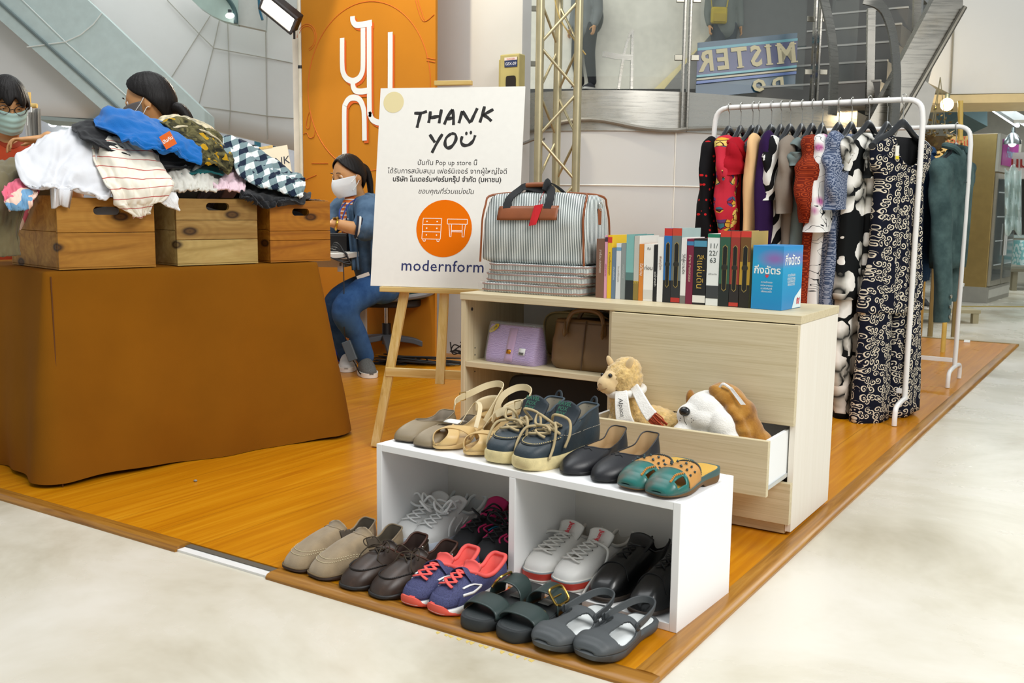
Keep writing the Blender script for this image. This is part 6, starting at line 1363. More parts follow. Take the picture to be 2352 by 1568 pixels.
drape('top', 'pale pink top tucked into the middle crate beside the grey trousers', 'top', FW_('pink', 'd9bcc4'),
  [(.18, [(480, 412), (515, 400), (560, 405)]), (.08, [(485, 425), (520, 415), (562, 420)]), (.0, [(495, 448), (525, 445), (558, 449)])], .011, (3, 3), 55)
drape('jacket', 'black jacket slumped over the front of the small crate', 'jacket', FW_('jet', '17181b', .2),
  [(.25, [(540, 432), (590, 425), (650, 440), (705, 455)]), (.1, [(545, 440), (590, 440), (650, 452), (712, 458)]), (.0, [(550, 446), (590, 455), (640, 462), (700, 461)]), (H1-.006, [(555, 448), (592, 462), (625, 468), (655, 458)]), (H1-.008, [(575, 455), (600, 476), (622, 476), (634, 462)])], .008, (4, 3), 57)
drape('top', 'teal top glimpsed under the blue sweater', 'top', FW_('teal', '0f5a5c'), [(.22, [(345, 390), (375, 385), (470, 375), (520, 385)]), (.12, [(350, 405), (378, 402), (470, 388), (520, 395)]), (.06, [(358, 420), (385, 418), (470, 402), (510, 408)])], .006, (3, 2), 59)
drape('jeans', 'dark navy garment hanging behind the small crate at the table end', 'trousers', FW_('navy', '141d33', .15), [(.26, [(690, 466), (715, 461), (736, 464)]), (.24, [(716, 480), (730, 478), (740, 482)]), (.24, [(716, 530), (730, 530), (738, 532)]), (.24, [(718, 588), (730, 590), (737, 586)])], .004, (2, 2), 61, back=.02)
for u, c, lb in ((.29, 'dfe3e6', 'white cloth seen through the hand hole of the largest crate'), (.67, '6e6a64', 'grey cloth seen through the hand hole of the middle crate'), (1.02, '20242e', 'dark cloth seen through the hand hole of the small crate')):
    p = tl(u-.0, .13, TZ+.006); mb = MB(); mb.ball((0, 0, .1), (.14 if u < .9 else .1, .1, .1), 28, 18, Matrix.Rotation(atan2(TA.y, TA.x), 3, 'Z')); mb.v = [tuple(V(q)*(1+fold(q, 14, .04))) for q in mb.v]
    o = mb.build('folded_cloth', FW_('fill_'+c, c), None, ang=0, loc=p); tag(o, lb, 'clothing', 'clothes heaped in the crates')
# ================= people =================
SKIN = mat('skin', 'c9935f', .55, nz=.05, ns=30); HAIR = NT('hair_black', '120d0b', .5, 0, .25); HAIR.bump(HAIR.noise(1, HAIR.map((260, 260, 14))), .5, .003); HAIR = HAIR.m
def gs(x, s): return math.exp(-(x/s)**2)
def head_mesh(mb, M, k=1.0):
    """head facing local -Y, z up, about 0.225 tall; M places it"""
    rings = []
    n, m = 40, 34
    for i in range(m+1):
        a = -pi/2+pi*i/m; a = max(-pi/2+.03, min(pi/2-.03, a)); r = []
        for j in range(n):
            b = 2*pi*j/n; d = V((cos(a)*sin(b), -cos(a)*cos(b), sin(a))); x, y, z = d.x*.074, d.y*.094, d.z*.113
            f = max(0, -d.y)
            if d.z < 0: x *= 1-.34*(-d.z)**1.6; y = y*(1-.12*(-d.z)) if d.y < 0 else y*(1-.38*(-d.z)**1.2)
            if f > 0:
                y += .007*f**3*(1 if d.z > -.5 else .3)
                y -= .02*gs(x, .012)*gs(z+.022, .017)*f                      # nose
                y -= .010*gs(x, .008)*gs(z-.004, .03)*f
                y += .007*(gs(x-.031, .014)+gs(x+.031, .014))*gs(z-.008, .012)  # eye sockets
                y -= .004*gs(abs(x)-.03, .022)*gs(z-.028, .009)              # brow
                y -= .005*gs(x, .02)*gs(z+.058, .007)+.003*gs(x, .018)*gs(z+.07, .006)-.003*gs(x, .03)*gs(z+.064, .0035)
                y -= .006*gs(x, .018)*gs(z+.095, .014)
            r.append(M @ V((x*k, y*k, z*k)))
        rings.append(r)
    mb.loft(rings)
    for sx in (-1, 1):   # ears
        q = []
        for t in range(7):
            f = t/6; ring = []
            for j in range(12):
                b = 2*pi*j/12; ring.append(M @ (V((sx*(.066+.017*f), .01+.01*f+.016*(.7+.3*f)*cos(b), -.004+.03*(.75+.25*f)*sin(b)))*k))
            q.append(ring)
        q.append([(p*.6+sum(q[-1], V((0, 0, 0)))/12*.4) for p in q[-1]]); mb.loft(q)
def eyes(par, M, k=1, closed=False):
    for sx in (-1, 1):
        mb = MB(); mb.ball(M @ (V((sx*.031, -.0705, .008))*k), .0115*k, 14, 10); mb.build('eye', cm('efe9e2', .2, nz=0), par)
        mb = MB(); mb.ball(M @ (V((sx*.031, -.0787, .006))*k), .0054*k, 10, 8); mb.build('iris', cm('1a0f0a', .15, nz=0), par)
        mb = MB(); mb.tube(spline([M @ (V((sx*x, y, z))*k) for x, y, z in ((.016, -.0895, .03), (.03, -.0915, .0335), (.047, -.082, .03))], 9), [.0012*k, .0022*k, .0026*k, .0026*k, .0026*k, .0025*k, .002*k, .0016*k, .001*k], 6); mb.build('eyebrow', HAIR, par)
        mb = MB(); mb.grid(lambda u, v: M @ (V((sx*(.031+.0135*(2*u-1)), -.0715-.0125*sqrt(max(0, 1-(.9*(2*u-1))**2))*(.75+.25*sin(pi*v)), .0035+.016*v*(1-.5*(2*u-1)**2)))*k), 8, 4); mb.build('eyelid', SKIN, par, solid=.0016)
def mask(par, M, m, k=1, pleat=False, top=-.008, bot=-.112, bulge=.022, inner=None):
    def g(u, v):
        th = (u-.5)*2*R(80); z = top+(bot-top)*v; c = cos(th); d = .098+.004*c; zz = z+(.012*abs(sin(th))*(1 if v < .5 else -.6)*(1 if v < .5 else -1))*(1-v if v < .5 else v)
        w = 1-.22*max(0, v-.35)/.65; x = .079*sin(th)*w; y = -(.078*max(0, c)**.8+bulge*gs(th, .75)*(1-abs(2*v-.85)**2)+.018)+.03*abs(sin(th))**2
        if pleat: y -= .0022*sin(v*pi*8)
        return M @ (V((x, y, zz))*k)
    mb = MB(); mb.grid(g, 24, 20); o = mb.build('face_mask', m, par, solid=.002, ang=0)
    mb = MB()
    for sx in (-1, 1):
        for z0, z1 in ((-.03, .02), (-.075, -.025)): mb.tube(spline([M @ (V((sx*x, y, z))*k) for x, y, z in ((.074, -.038, z0), (.0805, -.01, (z0+z1)/2), (.083, .012, z1), (.08, .026, (z1)))], 12), .0018, 5)
    mb.build('ear_loop', cm('eceae4', .7), o); return o
def hairshell(par, M, front=.062, side=-.01, back=-.075, k=1, sc=1.07, part=0, fringe=0, name='hair'):
    rings = []; n = 120
    for i in range(15):
        f = i/14; r = []
        for j in range(n):
            b = 2*pi*j/n; c = -cos(b)   # c=-1 front
            fr = max(0, -c); bk = max(0, c); hl = front*fr**1.2+side*(1-fr**1.2)*(1-bk)+back*bk*(1-0)+(.0 if fr < .5 else fringe*.012*sin(b*9))
            hl = max(-.1, min(.1, hl)); el0 = math.asin(max(-1, min(1, hl/.113))); el = pi/2-.04+(el0-pi/2+.04)*f
            d = V((cos(el)*sin(b), -cos(el)*cos(b), sin(el))); x, y, z = d.x*.078, d.y*.098, d.z*.117
            if d.z < 0: x *= 1-.2*(-d.z); y *= 1-.22*(-d.z) if d.y > 0 else 1
            s_ = sc+.012*noise.noise(V((d.x*14, d.y*14, d.z*3)))+.006*sin(b*30+2*noise.noise(V((d.x*6, d.y*6, d.z*6))))*min(1, f*2.5)-.02*(f > .96)
            r.append(M @ (V((x, y+(.008 if d.y > 0 else 0), z))*s_*k))
        rings.append(r)
    mb = MB(); mb.loft(rings, (1, 0)); return mb.build(name, HAIR, par, solid=.006, ang=0)
def strands(par, paths, r, name='ponytail', n=10, m=None, tie=None):
    mb = MB()
    for i, P in enumerate(paths):
        q = spline(P, 22); L = len(q); mb.tube(q, [r*(1-.75*(t/(L-1))**2) for t in range(L)], 8)
    return mb.build(name, m or HAIR, par, ang=0)
def facing(o, f, u=(0, 0, 1)):
    """matrix: local -Y along f"""
    y = -V(f).normalized(); z = V(u); x = y.cross(z).normalized(); z = x.cross(y)
    return Matrix(((x.x, y.x, z.x, o[0]), (x.y, y.y, z.y, o[1]), (x.z, y.z, z.z, o[2]), (0, 0, 0, 1)))
def limbs(name, m, par, chains, vox=.011):
    mb = MB()
    for P, r in chains:
        q = spline(P, max(8, 6*len(P))); L = len(q); rr = [ip([(i/(len(r)-1), v) for i, v in enumerate(r)], t/(L-1)) for t in range(L)]
        mb.tube(q, rr, 16); mb.ball(q[0], rr[0], 12, 8); mb.ball(q[-1], rr[-1], 12, 8)
    return mb.build(name, m, par, remesh=vox)
def fingers(o, par, wrist, tip, up, side, m=SKIN, s=1.0, curl=.5):
    """hand: palm and five fingers as one mesh, from wrist towards tip"""
    d = (V(tip)-V(wrist)).normalized(); u = V(up); u = (u-d*u.dot(d)).normalized(); w = d.cross(u)*side; W_ = V(wrist); mb = MB()
    mb.loft([[W_+d*t*s+w*(a*x)*s+u*(b*y)*s for x, y in [(cos(2*pi*k/14), sin(2*pi*k/14)) for k in range(14)]] for t, a, b in ((-.02, .024, .02), (.0, .027, .018), (.03, .038, .015), (.065, .041, .013), (.088, .038, .011), (.094, .03, .008))])
    for i, (off, L, r) in enumerate(((-.03, .062, .0082), (-.0105, .074, .0088), (.0095, .07, .0086), (.0285, .052, .0076))):
        b = W_+d*.085*s+w*off*s; P = [b-d*.012*s, b, b+d*L*.45*s+u*.004*s, b+d*L*(.45+.3)*s-u*L*curl*.25*s, b+d*L*(.75+.12)*s-u*L*curl*.62*s]; mb.tube(spline(P, 14), [r*s*(1-.25*t/13) for t in range(14)], 8); mb.ball(P[-1], r*s*.78, 8, 6)
    b = W_+d*.022*s-w*.026*s; P = [b, b-w*.026*s+d*.02*s-u*.006*s, b-w*.04*s+d*.048*s-u*.014*s, b-w*.038*s+d*.07*s-u*.02*s]; mb.tube(spline(P, 12), [.0115*s, .011*s, .0105*s]+[.0098*s]*6+[.009*s, .0085*s, .008*s], 8); mb.ball(P[-1], .0082*s, 8, 6)
    return mb
FH = V((FW.x, FW.y, 0)).normalized(); RH = V((RT.x, RT.y, 0)).normalized()
# --- seated woman at the desk ---
def J(px, py, d): return aD(px, py, d)
pw = thing('person', 'seated woman in denim jacket and white mask typing at the desk', 'person', aZ(880, 850, 0), 0)
org = pw.location.copy()
def Lc(p): return V(p)-org
hd = J(800, 405, 5.62); fdir = (-RH*.7-FH*.72+V((0, 0, -.2))).normalized(); HM = facing(Lc(hd), fdir, (.0, 0, 1))
pel, che, nek = Lc(J(880, 648, 5.78)), Lc(J(848, 520, 5.74)), Lc(J(822, 452, 5.69))
sn, sf = Lc(J(846, 476, 5.56)), Lc(J(790, 478, 5.86)); en_, ef = Lc(J(838, 524, 5.46)), Lc(J(752, 520, 5.74)); wn, wf = Lc(J(768, 513, 5.42)), Lc(J(735, 510, 5.6))
hn, hf_ = Lc(J(878, 655, 5.68)), Lc(J(862, 655, 5.9)); kn, kf = Lc(J(795, 705, 5.5)), Lc(J(772, 700, 5.75)); an, af = Lc(J(838, 826, 5.66)), Lc(J(800, 826, 5.86)); tn_, tf_ = Lc(J(850, 848, 5.52)), Lc(J(795, 850, 5.68))
mb = MB()
def chain(mb, P, r):
    q = spline(P, max(8, 6*len(P))); L = len(q); mb.tube(q, [ip([(i/(len(r)-1), v) for i, v in enumerate(r)], t/(L-1)) for t in range(L)], 14); mb.ball(q[0], r[0], 12, 8); mb.ball(q[-1], r[-1], 12, 8)
for P, r in (([pel, che, nek+V((0, 0, -.05))], [.12, .12, .07]), ([nek+V((0, 0, -.06)), nek, Lc(hd)+V((.01, .01, -.04))], [.055, .045, .05]), ([sn, en_, wn], [.05, .042, .028]), ([sf, ef, wf], [.05, .042, .028]), ([hn, kn, an], [.075, .058, .036]), ([hf_, kf, af], [.075, .058, .036])): chain(mb, P, r)
head_mesh(mb, HM, 1.0)
for w_, t_, sd in ((wn, wn-RH*.1-FH*.02+V((0, 0, -.01)), 1), (wf, wf-RH*.1-FH*.03+V((0, 0, -.01)), -1)):
    h = fingers(None, None, w_, t_, V((0, 0, 1)), sd, s=.9); mb.add(h.v, h.f)
mb.build('body', SKIN, pw, remesh=.0065); eyes(pw, HM)
mask(pw, HM, cm('e4e6e6', .8, nz=.02), .96, False, -.006, -.115, .028)
hairshell(pw, HM, .092, .012, -.09, 1.0, 1.06)
def hl(x, y, z): return HM @ V((x, y, z))
strands(pw, [[hl(0, .09, .04), hl(0, .125, .02), hl(.01, .135, -.05), hl(.02, .12, -.13), hl(.03, .115, -.2)], [hl(.01, .09, .03), hl(.02, .12, 0), hl(.03, .12, -.07), hl(.04, .11, -.17)]], .026)
mb = MB(); mb.tube([hl(.0, .105, .03)+V((.018*cos(a), .012*sin(a), .02*sin(a))) for a in [2*pi*k/14 for k in range(14)]], .006, 6, closed=True); mb.build('hair_tie', cm('2a1c1c', .7), pw)
DEN = m_denim('jacket_denim', '27405c', '577089'); JE = m_denim('jeans_denim', '1d3c68', '3c6190')
jk = limbs('denim_jacket', DEN, pw, [([pel+V((0, 0, .03)), che+V((0, 0, -.03)), che+V((0, 0, .07))], [.15, .155, .12]), ([pel+FH*-.1+V((0, 0, .0)), che-FH*.05], [.12, .11]), ([nek+V((0, 0, -.075)), sn+V((0, 0, -.01)), en_+RH*.01, en_.lerp(wn, .1)], [.07, .078, .072, .06]), ([nek+V((0, 0, -.075)), sf, ef, ef.lerp(wf, .3)], [.07, .075, .068, .056])], .012)
tx = bpy.data.textures.new('jk', 'CLOUDS'); tx.noise_scale = .07; d_ = jk.modifiers.new('w', 'DISPLACE'); d_.texture = tx; d_.strength = .02
cf = en_.lerp(wn, .13); ax_ = (wn-en_).normalized()
def cuffring(c, ax, r, n=20):
    a = V((0, 0, 1)); a = (a-ax*a.dot(ax)).normalized(); b = ax.cross(a); return [c+(a*cos(2*pi*k/n)+b*sin(2*pi*k/n))*r for k in range(n)]
for o_, cl in ((0, '1b2438'), (.012, 'dfdbd2'), (.024, '1b2438')): mb = MB(); mb.tube(cuffring(cf+ax_*o_, ax_, .058), .007, 6, closed=True); mb.build('cuff_stripe', cm(cl, .9), jk)
mb = MB(); mb.tube(spline([nek+V((0, 0, .0))+RH*.05, nek-FH*.05+V((0, 0, -.04))-RH*.0, che-FH*.15-RH*.1+V((0, 0, .03))], 14), .014, 8); mb.build('collar', cm('1b2438', .9), jk)
mb = MB(); mb.tube(spline([nek+V((0, 0, .004))+RH*.055-FH*.012, nek-FH*.064+V((0, 0, -.03))-RH*.01, che-FH*.165-RH*.095+V((0, 0, .04))], 14), .005, 6); mb.build('collar_stripe', cm('e6e2da', .9), jk)
mb = MB(); P = [J(820, 638, 5.55), J(848, 628, 5.55)]; mb.ribbon([Lc(p) for p in P], .02, .004, -FH); mb.build('hem_band', cm('d8d2c6', .9), jk)
for dx_, nm_ in ((-.105, 0), (.0, 1)):
    mb = MB(); mb.grid(lambda u, v: Lc(J(800+14*u+(46 if dx_ == 0 else -4)*1+v*(10 if dx_ == 0 else 14), 470+150*v, 5.52+.05*(dx_ < 0)+.02*sin(u*3))), 6, 10); mb.build('front_flap', DEN, jk, solid=.012)
STT = NT('tee_stripe', 'd9712c', .9); STT.set('Base Color', STT.mix(STT.ma('LESS_THAN', STT.ma('FRACT', STT.ma('MULTIPLY', STT.xyz()[2], 45)), .3), 'd86f28', 'eee4d6'))
mb = MB(); c_ = Lc(J(795, 500, 5.62)); mb.ball(c_+RH*.02+FH*.03, (.06, .06, .13), 18, 12); mb.build('striped_top', STT.m, pw)
mb = MB(); mb.tube(spline([nek+RH*.02-FH*.055, Lc(J(800, 470, 5.54)), Lc(J(785, 505, 5.52))], 14), .0055, 6, flat=.4); mb.tube(spline([nek-RH*.03-FH*.05, Lc(J(782, 480, 5.56)), Lc(J(781, 505, 5.53))], 14), .0055, 6, flat=.4); mb.build('lanyard', cm('243a86', .7), pw)
mb = MB(); ax_ = (wn-en_).normalized(); c_ = en_.lerp(wn, .93); mb.tube(cuffring(c_, ax_, .034), .0065, 6, closed=True); mb.lathe([(.0, 0), (.019, 0), (.019, .006), (.0, .007)], c_+V((0, 0, .028))-FH*.012, 16); mb.build('wristwatch', cm('c79d3e', .25, m=1), pw)
limbs('jeans', JE, pw, [([hn+V((0, 0, .02)), kn, kn.lerp(an, .5), an+V((0, 0, .02))], [.098, .078, .064, .055]), ([hf_, kf, af+V((0, 0, .03))], [.095, .078, .058]), ([hn, hf_], [.11, .11])], .011)
def shoe_simple(par, a, t, m, ms, name='shoe', W_=.045):
    a, t = V(a), V(t); d = V((t.x-a.x, t.y-a.y, 0)).normalized(); s_ = V((-d.y, d.x, 0)); z0 = 0
    c = V((a.x, a.y, -0))-d*.045; L = .235; rings = []; sr = []
    for i in range(15):
        f = i/14; w = W_*(.62+.5*sin(pi*min(1, f*1.05))**.6*(.8+.3*f))*(1 if f < .9 else (1-((f-.9)/.1)**2*.55)); h = ip([(0, .07), (.25, .085), (.45, .075), (.75, .045), (1, .02)], f)
        if i == 0: w *= .5
        p = c+d*L*f; rings.append([p+s_*w*cos(b)*.95+V((0, 0, .02+h*max(0, sin(b))**.8)) for b in [pi*k/12 for k in range(13)]]); sr.append([p+s_*w*x+V((0, 0, z)) for x, z in ((-1.05, .002), (1.05, .002), (1.08, .028), (-1.08, .028))])
    mb = MB(); mb.loft(rings, (1, 1)); o = mb.build(name, m, par, ang=0); mb = MB(); mb.loft(sr); mb.build('sole', ms, o); return o
KN = mat('knit_grey', '5b5a56', .95, nz=.3, ns=160)
for a_, t_, m_ in ((an, tn_, KN), (af, tf_, cm('c9c7c2', .8))): 
    q = Lc((0, 0, 0)).z; o_ = shoe_simple(pw, V((a_.x, a_.y, 0)), V((t_.x, t_.y, 0)), m_, cm('e9e5dc', .6), 'sneaker')
    o_.location.z = 0
# --- woman standing behind the crates ---
def bust(lab, hd, fdir, up, shirt, name='person', H=1.5):
    p = thing(name, lab, 'person', (hd.x, hd.y, -.012)); o = V((hd.x, hd.y, -.012)); M = facing(V((0, 0, hd.z+.012)), fdir, up); z = hd.z+.012
    f = V((fdir.x, fdir.y, 0)).normalized(); s_ = V((-f.y, f.x, 0)); b = -f*.05; nk = V((0, 0, z-.13))+b; return p, M, f, s_, nk, z
hd = aD(342, 238, 4.45); fd = (-RH*.93-FH*.05+V((0, 0, -.16))).normalized()
p2, HM2, f2, s2, nk2, z2 = bust('woman with a ponytail and grey mask standing behind the clothes crates', hd, fd, (0, 0, 1), None)
mb = MB(); sh = z2-.22
for P, r in (([V((0, 0, z2-.68))-f2*.06, V((0, 0, z2-.42))-f2*.05, nk2+V((0, 0, -.07))], [.13, .13, .07]), ([nk2+V((0, 0, -.08)), nk2+V((0, 0, .0)), V((0, 0, z2-.05))], [.055, .047, .05]),
             ([nk2+s2*.16+V((0, 0, -.1)), nk2+s2*.22+V((0, 0, -.36)), nk2+s2*.16+f2*.2+V((0, 0, -.46))], [.048, .042, .028]), ([nk2-s2*.16+V((0, 0, -.1)), nk2-s2*.22+V((0, 0, -.36)), nk2-s2*.16+f2*.2+V((0, 0, -.46))], [.048, .042, .028]),
             ([V((0, 0, z2-.7))+s2*.08, V((0, 0, .42))+s2*.09, V((0, 0, .07))+s2*.09], [.08, .055, .038]), ([V((0, 0, z2-.7))-s2*.08, V((0, 0, .42))-s2*.09, V((0, 0, .07))-s2*.09], [.08, .055, .038])): chain(mb, P, r)
head_mesh(mb, HM2, 1.08)
for sg in (1, -1):
    w_ = nk2+s2*.16*sg+f2*.2+V((0, 0, -.46)); h = fingers(None, None, w_, w_+f2*.1+V((0, 0, -.02)), V((0, 0, 1)), sg, s=.9); mb.add(h.v, h.f)
mb.build('body', SKIN, p2, remesh=.0065); eyes(p2, HM2, 1.08); mask(p2, HM2, cm('64605f', .9), 1.08, False, -.008, -.115, .03)
hairshell(p2, HM2, .094, .018, -.1, 1.1, 1.07)
hq = lambda x, y, z: HM2 @ V((x, y, z))
strands(p2, [[hq(.0+e, .1, -.035), hq(.01+e, .135, -.045), hq(.015+e, .16, -.085), hq(.02+e*2, .17, -.14), hq(.02+e*2, .165, -.22)] for e in (-.012, 0, .014)], .026); strands(p2, [[hq(-.075, -.05, .05), hq(-.085, -.06, 0), hq(-.08, -.05, -.06), hq(-.09, -.03, -.13)]], .022, 'side_lock')
mb = MB(); c_ = hq(0, .108, -.036)
for k in range(11): a = 2*pi*k/11; mb.ball(c_+V((0, 0, .026*sin(a)))+s2*.026*cos(a), .0085, 8, 6)
mb.build('hair_tie', cm('9a4a58', .5), p2)
limbs('shirt', mat('shirt_taupe', '6a5c48', .9), p2, [([V((0, 0, z2-.75))-f2*.05, V((0, 0, z2-.45))-f2*.05, nk2+V((0, 0, -.12))], [.15, .15, .1]), ([nk2+V((0, 0, -.13)), nk2+s2*.17+V((0, 0, -.12)), nk2+s2*.22+V((0, 0, -.34))], [.07, .07, .06]), ([nk2+V((0, 0, -.13)), nk2-s2*.17+V((0, 0, -.12)), nk2-s2*.22+V((0, 0, -.34))], [.07, .07, .06])], .014)
limbs('trousers', cm('22252c', .9), p2, [([V((0, 0, z2-.72))+s2*.08, V((0, 0, .42))+s2*.09, V((0, 0, .08))+s2*.09], [.11, .075, .06]), ([V((0, 0, z2-.72))-s2*.08, V((0, 0, .42))-s2*.09, V((0, 0, .08))-s2*.09], [.11, .075, .06])], .014)
for sg in (1, -1): shoe_simple(p2, s2*.09*sg, s2*.09*sg+f2*.15, cm('3a3a3c', .8), cm('d8d5ce', .6), 'sneaker')
# --- person at the left edge in an orange shirt ---
hd = aD(17, 242, 4.3); fd = (RH*.55-FH*.72+V((0, 0, -.3))).normalized()
p3, HM3, f3, s3, nk3, z3 = bust('person in orange shirt, glasses and blue-green mask at the left edge', hd, fd, (0, 0, 1), None)
W3 = Matrix.Translation(-V(p3.location)) @ Matrix()
def L3(p): return V(p)-V(p3.location)
wr = L3(aD(100, 318, 4.04)); ha = L3(aD(30, 322, 4.0)); el_ = L3(aD(190, 352, 4.1))
sr_, sl_ = nk3+s3*.17+V((0, 0, -.11)), nk3-s3*.17+V((0, 0, -.11))
if (sr_-wr).length > (sl_-wr).length: sr_, sl_ = sl_, sr_
mb = MB()
for P, r in (([V((0, 0, z3-.68))-f3*.06, V((0, 0, z3-.42))-f3*.05, nk3+V((0, 0, -.07))], [.14, .14, .07]), ([nk3+V((0, 0, -.08)), nk3, V((0, 0, z3-.05))], [.058, .05, .052]), ([sr_, sr_+V((0, 0, -.16))+RH*.1, wr+RH*.02], [.05, .045, .03]), ([sl_, sl_+V((0, 0, -.26)), sl_+f3*.22+V((0, 0, -.26))], [.05, .045, .03]),
             ([V((0, 0, z3-.7))+s3*.08, V((0, 0, .42))+s3*.09, V((0, 0, .07))+s3*.09], [.08, .055, .038]), ([V((0, 0, z3-.7))-s3*.08, V((0, 0, .42))-s3*.09, V((0, 0, .07))-s3*.09], [.08, .055, .038])): chain(mb, P, r)
head_mesh(mb, HM3, .98); h = fingers(None, None, wr, ha, V((0, 0, 1)), -1, s=.95, curl=1.1); mb.add(h.v, h.f); w_ = sl_+f3*.22+V((0, 0, -.26)); h = fingers(None, None, w_, w_+f3*.1, V((0, 0, 1)), 1, s=.95); mb.add(h.v, h.f)
mb.build('body', SKIN, p3, remesh=.0065); eyes(p3, HM3, .98)
PM = NT('mask_green', '9fbdb2', .8); PM.set('Base Color', PM.mix(.5, '8fc0ae', 'b9c4c4')); mask(p3, HM3, PM.m, .98, True, -.01, -.112, .016)
hairshell(p3, HM3, .034, -.012, -.07, 1.0, 1.09, fringe=1.2)
mb = MB()
for sx in (-1, 1): mb.tube([HM3 @ (V((sx*.034+.024*cos(a), -.106+.006*abs(cos(a)), .004+.019*sin(a)))*.95) for a in [2*pi*k/24 for k in range(24)]], .0018, 6, closed=True); mb.tube([HM3 @ V((sx*.055, -.093, .01)), HM3 @ V((sx*.078, -.04, .012)), HM3 @ V((sx*.08, .01, .008))], .0016, 5)
mb.tube([HM3 @ V((-.01, -.1026, .006)), HM3 @ V((0, -.105, .009)), HM3 @ V((.01, -.1026, .006))], .0016, 5); mb.build('glasses', cm('1d1a1a', .3), p3)
limbs('shirt', mat('shirt_orange', 'a8380f', .9, nz=.12), p3, [([V((0, 0, z3-.75))-f3*.05, V((0, 0, z3-.45))-f3*.05, nk3+V((0, 0, -.11))], [.16, .16, .1]), ([nk3+V((0, 0, -.12)), sr_, sr_+V((0, 0, -.13))+RH*.08], [.075, .078, .066]), ([nk3+V((0, 0, -.12)), sl_, sl_+V((0, 0, -.2))], [.075, .078, .066])], .013)
mb = MB(); mb.tube(spline([nk3+s3*.07-f3*.02+V((0, 0, -.01)), nk3+f3*.07+V((0, 0, -.05)), nk3-s3*.07-f3*.02+V((0, 0, -.01))], 16), .014, 8); mb.build('collar', cm('942f0c', .9), p3)
limbs('trousers', cm('2b2f38', .9), p3, [([V((0, 0, z3-.72))+s3*.08, V((0, 0, .42))+s3*.09, V((0, 0, .08))+s3*.09], [.11, .075, .06]), ([V((0, 0, z3-.72))-s3*.08, V((0, 0, .42))-s3*.09, V((0, 0, .08))-s3*.09], [.11, .075, .06])], .014)
for sg in (1, -1): shoe_simple(p3, s3*.09*sg, s3*.09*sg+f3*.15, cm('3a3a3c', .8), cm('d8d5ce', .6), 'sneaker')
# --- two people on the upper stairs, seen below the shoulders ---
ZU = 2.43
mb = MB(); q = [aZ(1180, 204, ZU), aZ(1800, 204, ZU)]; bk = [p+V((FH.x, FH.y, 0))*2.2 for p in q]
mb.loft([[q[0], q[1], bk[1], bk[0]], [p-V((0, 0, .12)) for p in (q[0], q[1], bk[1], bk[0])]]); struct(mb.build('floor_upper', cm('4a4945', .6), smooth=False))
def stander(lab, base, f, top, legs, H=1.62, arm=0, extra=None):
    p = thing('person', lab, 'person', base, atan2(f.y, f.x)+pi/2); p.scale = (.9, .9, .9)   # local -Y is forward
    k = H/1.62; mb = MB()
    C = [([V((0, 0, .86)), V((0, .0, 1.1)), V((0, .01, 1.32))], [.12, .115, .08]), ([V((0, .01, 1.3)), V((0, 0, 1.38)), V((0, -.005, 1.46))], [.055, .047, .05])]
    A = [[V((sx*.16, .01, 1.3)), V((sx*.21, .02, 1.06)), V((sx*.22, -.06, .84))] for sx in (-1, 1)]; Lg = [[V((-.085, 0, .84)), V((-.09, -.03-.06*arm, .46)), V((-.09, .05*arm, .08))], [V((.085, 0, .84)), V((.09, -.02+.04*arm, .46)), V((.09, .12*arm, .09))]]
    C += [(a, [.048, .042, .027]) for a in A]+[(l, [.078, .055, .036]) for l in Lg]
    for P, r in C: chain(mb, P, r)
    M = Matrix.Translation((0, -.01, 1.515)); head_mesh(mb, M, .98)
    for a, sx in zip(A, (-1, 1)): h = fingers(None, None, a[2], a[2]+V((0, -.03, -.1)), V((sx, 0, 0)), -sx, s=.9); mb.add(h.v, h.f)
    mb.build('body', SKIN, p, remesh=.008); eyes(p, M, .98); hairshell(p, M, .06, .0, -.07, .99, 1.07)
    limbs('hoodie', top, p, [([V((0, 0, .82)), V((0, 0, 1.08)), V((0, 0, 1.28))], [.165, .15, .11])]+[([V((0, 0, 1.27)), a[0], a[1], a[1].lerp(a[2], .85)], [.085, .082, .07, .05]) for a in A], .014)
    limbs('trousers', legs, p, [([l[0], l[1], l[2]+V((0, 0, .02))], [.115, .078, .06]) for l in Lg], .014)
    for l in Lg: shoe_simple(p, V((l[2].x, l[2].y, 0)), V((l[2].x, l[2].y-.15, 0)), cm('2c2c30', .7), cm('cfccc4', .6), 'sneaker')
    return p
bp1 = aZ(1345, 200, ZU)+FH*.3; bp2 = aZ(1668, 200, ZU)+FH*.3
pa = stander('person in grey top and dark trousers behind the steel truss', bp1, (-RH*.5-FH*.5), mat('hoodie_grey', '6a6d6c', .9), cm('26262a', .9), arm=.6)
mb = MB(); mb.ball((-.02, .2, 1.0), (.16, .1, .22)); mb.build('backpack', cm('17181a', .6), pa)
pb = stander('person in grey-green hoodie walking with a small yellow bag', bp2, (-FH+RH*.15), mat('hoodie_green', '6d716a', .9), mat('jeans_grey', '33363c', .9), arm=.8)
yb = thing('shoulder_bag', 'small yellow cross-body bag worn by the walker in the hoodie', 'bag', bp2-FH*.19-RH*.1+V((0, 0, .86)), atan2(FH.y, FH.x)-pi/2+.1)
mb = MB(); mb.box((0, 0, 0), (.2, .07, .2)); mb.build('body', mat('bag_yellow', 'b39a12', .6, nz=.1), yb, bev=.03, seg=4); mb = MB(); mb.box((0, -.037, -.03), (.15, .015, .1)); mb.build('pocket', mat('bag_yellow2', 'a98f10', .6), yb, bev=.006)
mb = MB(); mb.tube(spline([V((-.09, 0, .08)), V((-.1, .02, .25)), V((-.06, .06, .42)), V((.04, .2, .5)), V((.14, .1, .36)), V((.1, .02, .1))], 26), .009, 6, flat=.5); mb.build('strap', cm('b39a12', .6), yb)
